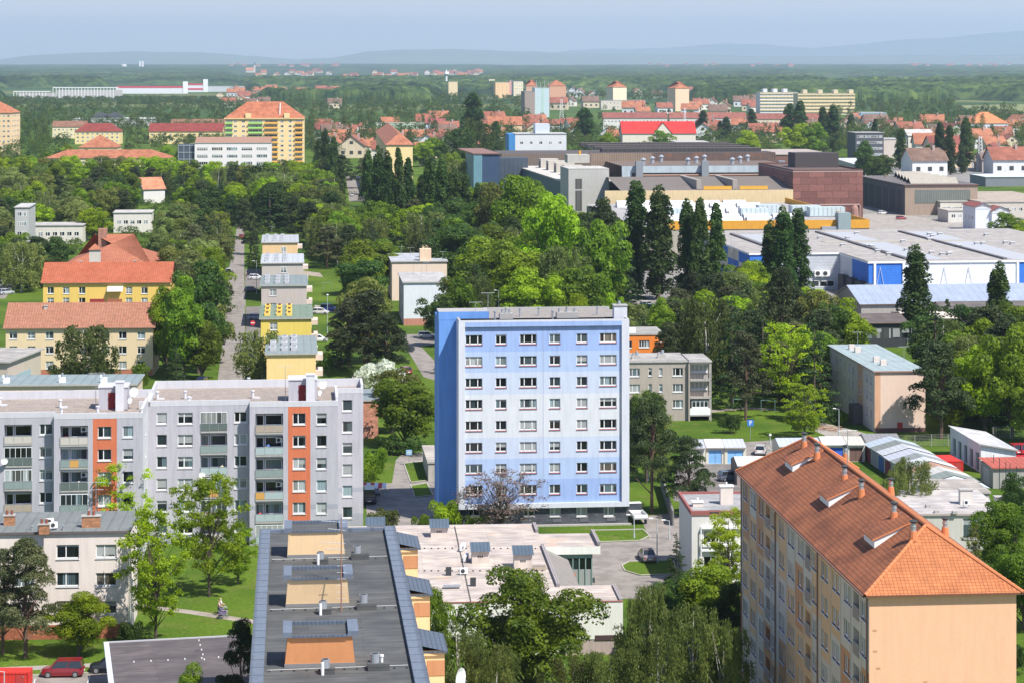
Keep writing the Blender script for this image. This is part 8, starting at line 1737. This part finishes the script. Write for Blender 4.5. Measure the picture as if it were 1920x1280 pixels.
# ------------------------------------------------------------------ town trees and woods too many to count
def woods():
    rs = np.random.RandomState(4); V = []; cl = [MATS_ for MATS_ in ('mid', 'dark', 'olive')]; sets = {c: [] for c in ('mid', 'dark', 'olive')}
    foot = [f_ for f_ in FOOT if f_[2][1] > 900]; cen = np.array([[sum(p[0] for p in f_) / 4, sum(p[1] for p in f_) / 4] for f_ in foot]); rad = np.array([max(math.hypot(p[0] - c_[0], p[1] - c_[1]) for p in f_) for f_, c_ in zip(foot, cen)])
    n = 0
    while n < 4600:
        v = 186 + 150 * rs.rand() ** 1.9; u = rs.uniform(-40, 1960); p = at(u, v)
        if u > 1790 and v < 216: continue
        if 120 < u and v > 300: continue
        if rs.rand() > .45 + .55 * (math.sin(p.x * .011 + 1) * math.sin(p.y * .006) > -.35): continue
        d = np.hypot(cen[:, 0] - p.x, cen[:, 1] - p.y); near = d < rad + 4
        if near.any():
            if any(inpoly(p.x, p.y, foot[i]) for i in np.nonzero(near)[0]): continue
        h = rs.uniform(8, 16); w_ = h * rs.uniform(.55, .9); tall = rs.rand() < .1
        if tall: h = rs.uniform(18, 26); w_ = 5.5
        lowz = 10 < u < 470 and 176 < v < 198
        if lowz: h = rs.uniform(4, 7); w_ = 8
        hw = w_ * F / p.y / 2; vt = V0 + (H - h) * F / p.y
        if blocked(u, vt, v, hw): continue
        if 990 < u < 1560 and 200 < v < 250 and h > 9: continue
        bl = [(0, 0, h * .55, .5)]
        for k in range(9): th = rs.uniform(0, 6.28); q = rs.uniform(.3, .8); bl.append((w_ / 2 * q * math.cos(th), w_ / 2 * q * math.sin(th), h * rs.uniform(.35, .86), w_ * rs.uniform(.16, .26)))
        L_ = leaves(bl, int(420 if p.y < 1500 else 220 if p.y < 2200 else 110), .62 if p.y < 1500 else .85 if p.y < 2200 else 1.25, rs, jit=.45, squash=1.0 if not tall else 2.0); L_ += np.array([p.x, p.y, 0]); sets[('mid', 'mid', 'dark', 'olive')[rs.randint(4)]].append(L_); n += 1
    for c, m_ in (('mid', (.058, .110, .020)), ('dark', (.036, .076, .020)), ('olive', (.092, .125, .034))):
        me = leafmesh('town_trees', np.concatenate(sets[c]), mat('leaf', m_, ns=.06)); o = bpy.data.objects.new('town_trees', me); COL.objects.link(o); tag(o, {'mid': 'green', 'dark': 'dark green', 'olive': 'olive green'}[c] + ' treetops massed between the distant roofs of the town', 'trees', kind='stuff')
woods()
def undergrowth():
    rs = np.random.RandomState(17); out = []
    for (u0, u1, v0, v1, n, hh) in ((-20, 460, 345, 480, 420, 3.2), (480, 725, 335, 440, 240, 3.5), (775, 1165, 430, 615, 420, 3.5), (575, 720, 440, 500, 60, 3.0), (1185, 1420, 585, 700, 130, 2.6), (1760, 1960, 660, 790, 110, 2.4), (290, 435, 490, 640, 90, 2.4), (1430, 1560, 620, 720, 60, 2.4)):
        for k in range(n):
            u, v = rs.uniform(u0, u1), rs.uniform(v0, v1); p = at(u, v)
            if any(inpoly(p.x, p.y, f_) for f_ in FOOT) or any(inpoly(p.x, p.y, f_) for f_ in ROADS): continue
            if blocked(u, V0 + (H - hh) * F / p.y, v, 3 * F / p.y): continue
            bl = [(rs.randn() * 1.6, rs.randn() * 1.6, rs.uniform(.4, hh * .6), rs.uniform(.7, 1.3)) for _ in range(6)]
            out.append(leaves(bl, 150, .5, rs) + np.array([p.x, p.y, 0]))
    o = bpy.data.objects.new('undergrowth', leafmesh('undergrowth', np.concatenate(out), mat('leaf', (.050, .095, .014), ns=.15))); COL.objects.link(o); tag(o, 'dark green undergrowth filling the ground between the park trees', 'undergrowth', kind='stuff')
undergrowth()
def canopy():
    rs = np.random.RandomState(8); rows = []; Y = 3300.0
    while Y < 19000: rows.append(Y); Y *= 1.0 + (.0016 if Y < 6000 else .0045)
    us = np.linspace(-60, 1980, 900); Yg, Ug = np.meshgrid(np.array(rows), us, indexing='ij'); X = (Ug - CX) / F * Yg; Yg = Yg + rs.uniform(-3, 3, Yg.shape)
    def dome(X, Y, cell, seed):
        ci, cj = np.floor(X / cell).astype(np.int64), np.floor(Y / cell).astype(np.int64); best = np.zeros_like(X)
        for a_ in (-1, 0, 1):
            for b_ in (-1, 0, 1):
                i, j = ci + a_, cj + b_; hsh = (i * 73856093 ^ j * 19349663 ^ seed) & 0xffff; r1 = (hsh % 251) / 251.; r2 = (hsh // 251 % 241) / 241.; r3 = ((hsh * 7919) % 997) / 997.
                d2 = ((i + r1 - X / cell) ** 2 + (j + r2 - Y / cell) ** 2); best = np.maximum(best, (.55 + .45 * r3) * np.sqrt(np.maximum(0, 1 - d2 / .75)))
        return best
    near = np.clip((8000 - Yg) / 3000, 0, 1); D = dome(X, Yg, 15.0, 5) * 14 * (.45 + .55 * near) + dome(X, Yg, 52.0, 11) * 9 + dome(X, Yg, 230.0, 3) * 6 * (Yg > 5000)
    big = np.sin(X * .0021 + 2 * np.sin(Yg * .0007)) * np.sin(Yg * .0016 + X * .0004); rise = 40.0 * np.clip((Yg - 7500.0) / 11500.0, 0, 1) ** 1.15; Z = 5 + D * (1 - .45 * np.clip((Yg - 9000) / 10000, 0, 1)) + 3 * big + rise
    Vr = V0 + H * F / Yg
    clear = np.zeros_like(Z, bool); Vr = Vr + (dome(X, Yg, 90.0, 77) - .5) * 7; Uw = Ug; Ug = Ug + (dome(X, Yg, 120.0, 55) - .5) * 60
    for (u0, u1, v0, v1) in ((600, 905, 140, 156), (450, 625, 140, 154), (1560, 1810, 149, 168), (1785, 2000, 190, 216), (205, 470, 160, 197), (0, 230, 166, 197), (896, 1004, 178, 199), (828, 872, 176, 199), (430, 645, 171, 192), (1005, 1305, 174, 199), (1150, 1500, 123, 126.5), (1700, 1960, 123.5, 127)): clear |= (Ug > u0) & (Ug < u1) & (Vr > v0) & (Vr < v1)
    fld = (np.sin(X * .0009 + 1.3) * np.sin(Yg * .0011 + .4) > .93) & (Yg > 6000); clear |= fld
    cf = clear.astype(float)
    for ax_, k_ in ((0, 7), (1, 9)):
        acc = np.zeros_like(cf)
        for s_ in range(-k_, k_ + 1): acc += np.roll(cf, s_, ax_)
        cf = acc / (2 * k_ + 1)
    Z = rise - 1.0 + (Z - rise + 1.0) * np.clip(1 - 1.7 * cf, 0, 1); Z[0] = -3; Z[:, 0] = -3; Z[:, -1] = -3; n = len(us); m_ = len(rows)
    V = np.stack([X, Yg, Z], -1).reshape(-1, 3); I, J = np.meshgrid(np.arange(m_ - 1), np.arange(n - 1), indexing='ij'); q = (I * n + J).ravel(); Fc = np.stack([q, q + 1, q + n + 1, q + n], 1)
    me = bpy.data.meshes.new('forest'); me.vertices.add(len(V)); me.vertices.foreach_set('co', V.astype(np.float32).ravel()); me.loops.add(len(Fc) * 4); me.loops.foreach_set('vertex_index', Fc.astype(np.int32).ravel()); me.polygons.add(len(Fc)); me.polygons.foreach_set('loop_start', np.arange(0, len(Fc) * 4, 4, dtype=np.int32)); me.polygons.foreach_set('loop_total', np.full(len(Fc), 4, dtype=np.int32)); me.update()
    m, t, b = newmat('forest_leaves'); b.inputs['Roughness'].default_value = .9; b.inputs['Specular IOR Level'].default_value = .1
    a = mixc(t, ramp(t, gnoise(t, .05, 3), [(.35, (0,) * 3), (.65, (1,) * 3)]).outputs[0], (.013, .036, .016), (.072, .112, .034)); a = mixc(t, 1.0, a, ramp(t, gnoise(t, .0045, 6), [(.38, (.45, .52, .55)), (.62, (1.5, 1.4, 1.15))]).outputs[0], 'MULTIPLY'); t.links.new(a, b.inputs[0])
    me.materials.append(m); o = bpy.data.objects.new('forest', me); COL.objects.link(o); tag(o, 'wide green forest stretching to the hills on the horizon', 'forest', kind='stuff')
canopy()

# ------------------------------------------------------------------ labels of the trees from what they stand beside
LMK = [('the blue tower', 1000, 780), ('the grey panel block', 340, 850), ('the felt roofed block', 640, 1140), ('the orange tiled block', 1600, 1000), ('the white shop hall', 950, 1050), ('the beige corner block', 120, 1090), ('the grey balcony house', 1256, 720), ('the pink house', 1640, 730), ('the yellow street house', 535, 600), ('the bright yellow long house', 200, 530), ('the cream long house', 150, 640), ('the green roofed street house', 540, 520), ('the pale blue house pair', 785, 520), ('the white school', 435, 290), ('the cream tower', 495, 250), ('the end-on orange roof', 735, 262), ('the concrete factory block', 1103, 350), ('the orange factory parapet', 1380, 420), ('the blue warehouse corner', 1415, 510), ('the warehouse canopy', 1780, 510), ('the brick clad block', 1550, 355), ('the bright red roof', 1235, 245), ('the dark glass office', 1630, 265), ('the long orange hipped roof', 200, 290), ('the flat white hidden house', 248, 405), ('the left street edge', 20, 545), ('the long street', 440, 560), ('the garages', 1345, 845), ('the dark shed', 1650, 610), ('the pale green long house', 748, 235), ('the twin slabs', 1515, 190), ('the white garage hall', 1850, 840)]
KW = {'broad': 'broadleaf tree', 'sparse': 'airy young tree', 'bare': 'thin see-through tree', 'poplar': 'tall slim poplar', 'column': 'narrow cypress', 'pine': 'pine', 'spruce': 'spruce', 'birch': 'birch', 'willow': 'willow', 'shrub': 'bush'}
bk = {}
for d in TREES:
    if d['lab']: tag(d['o'], d['lab'], 'willow'); continue
    u, v = px(d['p']); vm = v - d['h'] * F / d['p'].y / 2; nm, lu, lv = min(LMK, key=lambda q: (q[1] - u) ** 2 + ((q[2] - vm) * 1.3) ** 2); dx, dy = u - lu, vm - lv
    rel = ('right of' if dx > 0 else 'left of') if abs(dx) > abs(dy) * .9 else ('below' if dy > 0 else 'above'); bk.setdefault((d['kind'], d['col'], nm, rel), []).append((u, d))
for (k, c, nm, rel), its in bk.items():
    its.sort(key=lambda q: q[0])
    for i, (u, d) in enumerate(its): tag(d['o'], (f"{CNAME[c]} {KW[k]} {rel} {nm}" if len(its) == 1 else f"{ORD[i]} {CNAME[c]} {KW[k]} from left, {rel} {nm}"), {'broad': 'tree', 'sparse': 'tree', 'bare': 'tree', 'column': 'tree', 'shrub': 'bush', 'pine': 'pine', 'spruce': 'spruce', 'poplar': 'poplar', 'birch': 'birch', 'willow': 'willow'}[k], {'broad': 'broadleaf trees', 'sparse': 'broadleaf trees', 'poplar': 'poplars', 'pine': 'pines', 'spruce': 'spruces', 'birch': 'birches', 'shrub': 'bushes'}.get(k))

# ------------------------------------------------------------------ haze in the air
def haze():
    m = bpy.data.materials.new('haze'); m.use_nodes = True; t = m.node_tree; t.nodes.remove(t.nodes['Principled BSDF']); pv = t.nodes.new('ShaderNodeVolumePrincipled')
    pv.inputs['Density'].default_value = HAZE; pv.inputs['Color'].default_value = (.63, .785, 1.0, 1); pv.inputs['Anisotropy'].default_value = .2; t.links.new(pv.outputs[0], t.nodes['Material Output'].inputs['Volume'])
    a = MB(); a.box(-37000, 37000, -400, 53000, -60, 980, m); o = a.build('haze'); tag(o, kind='stuff')
HAZE = 4.8e-5
haze()
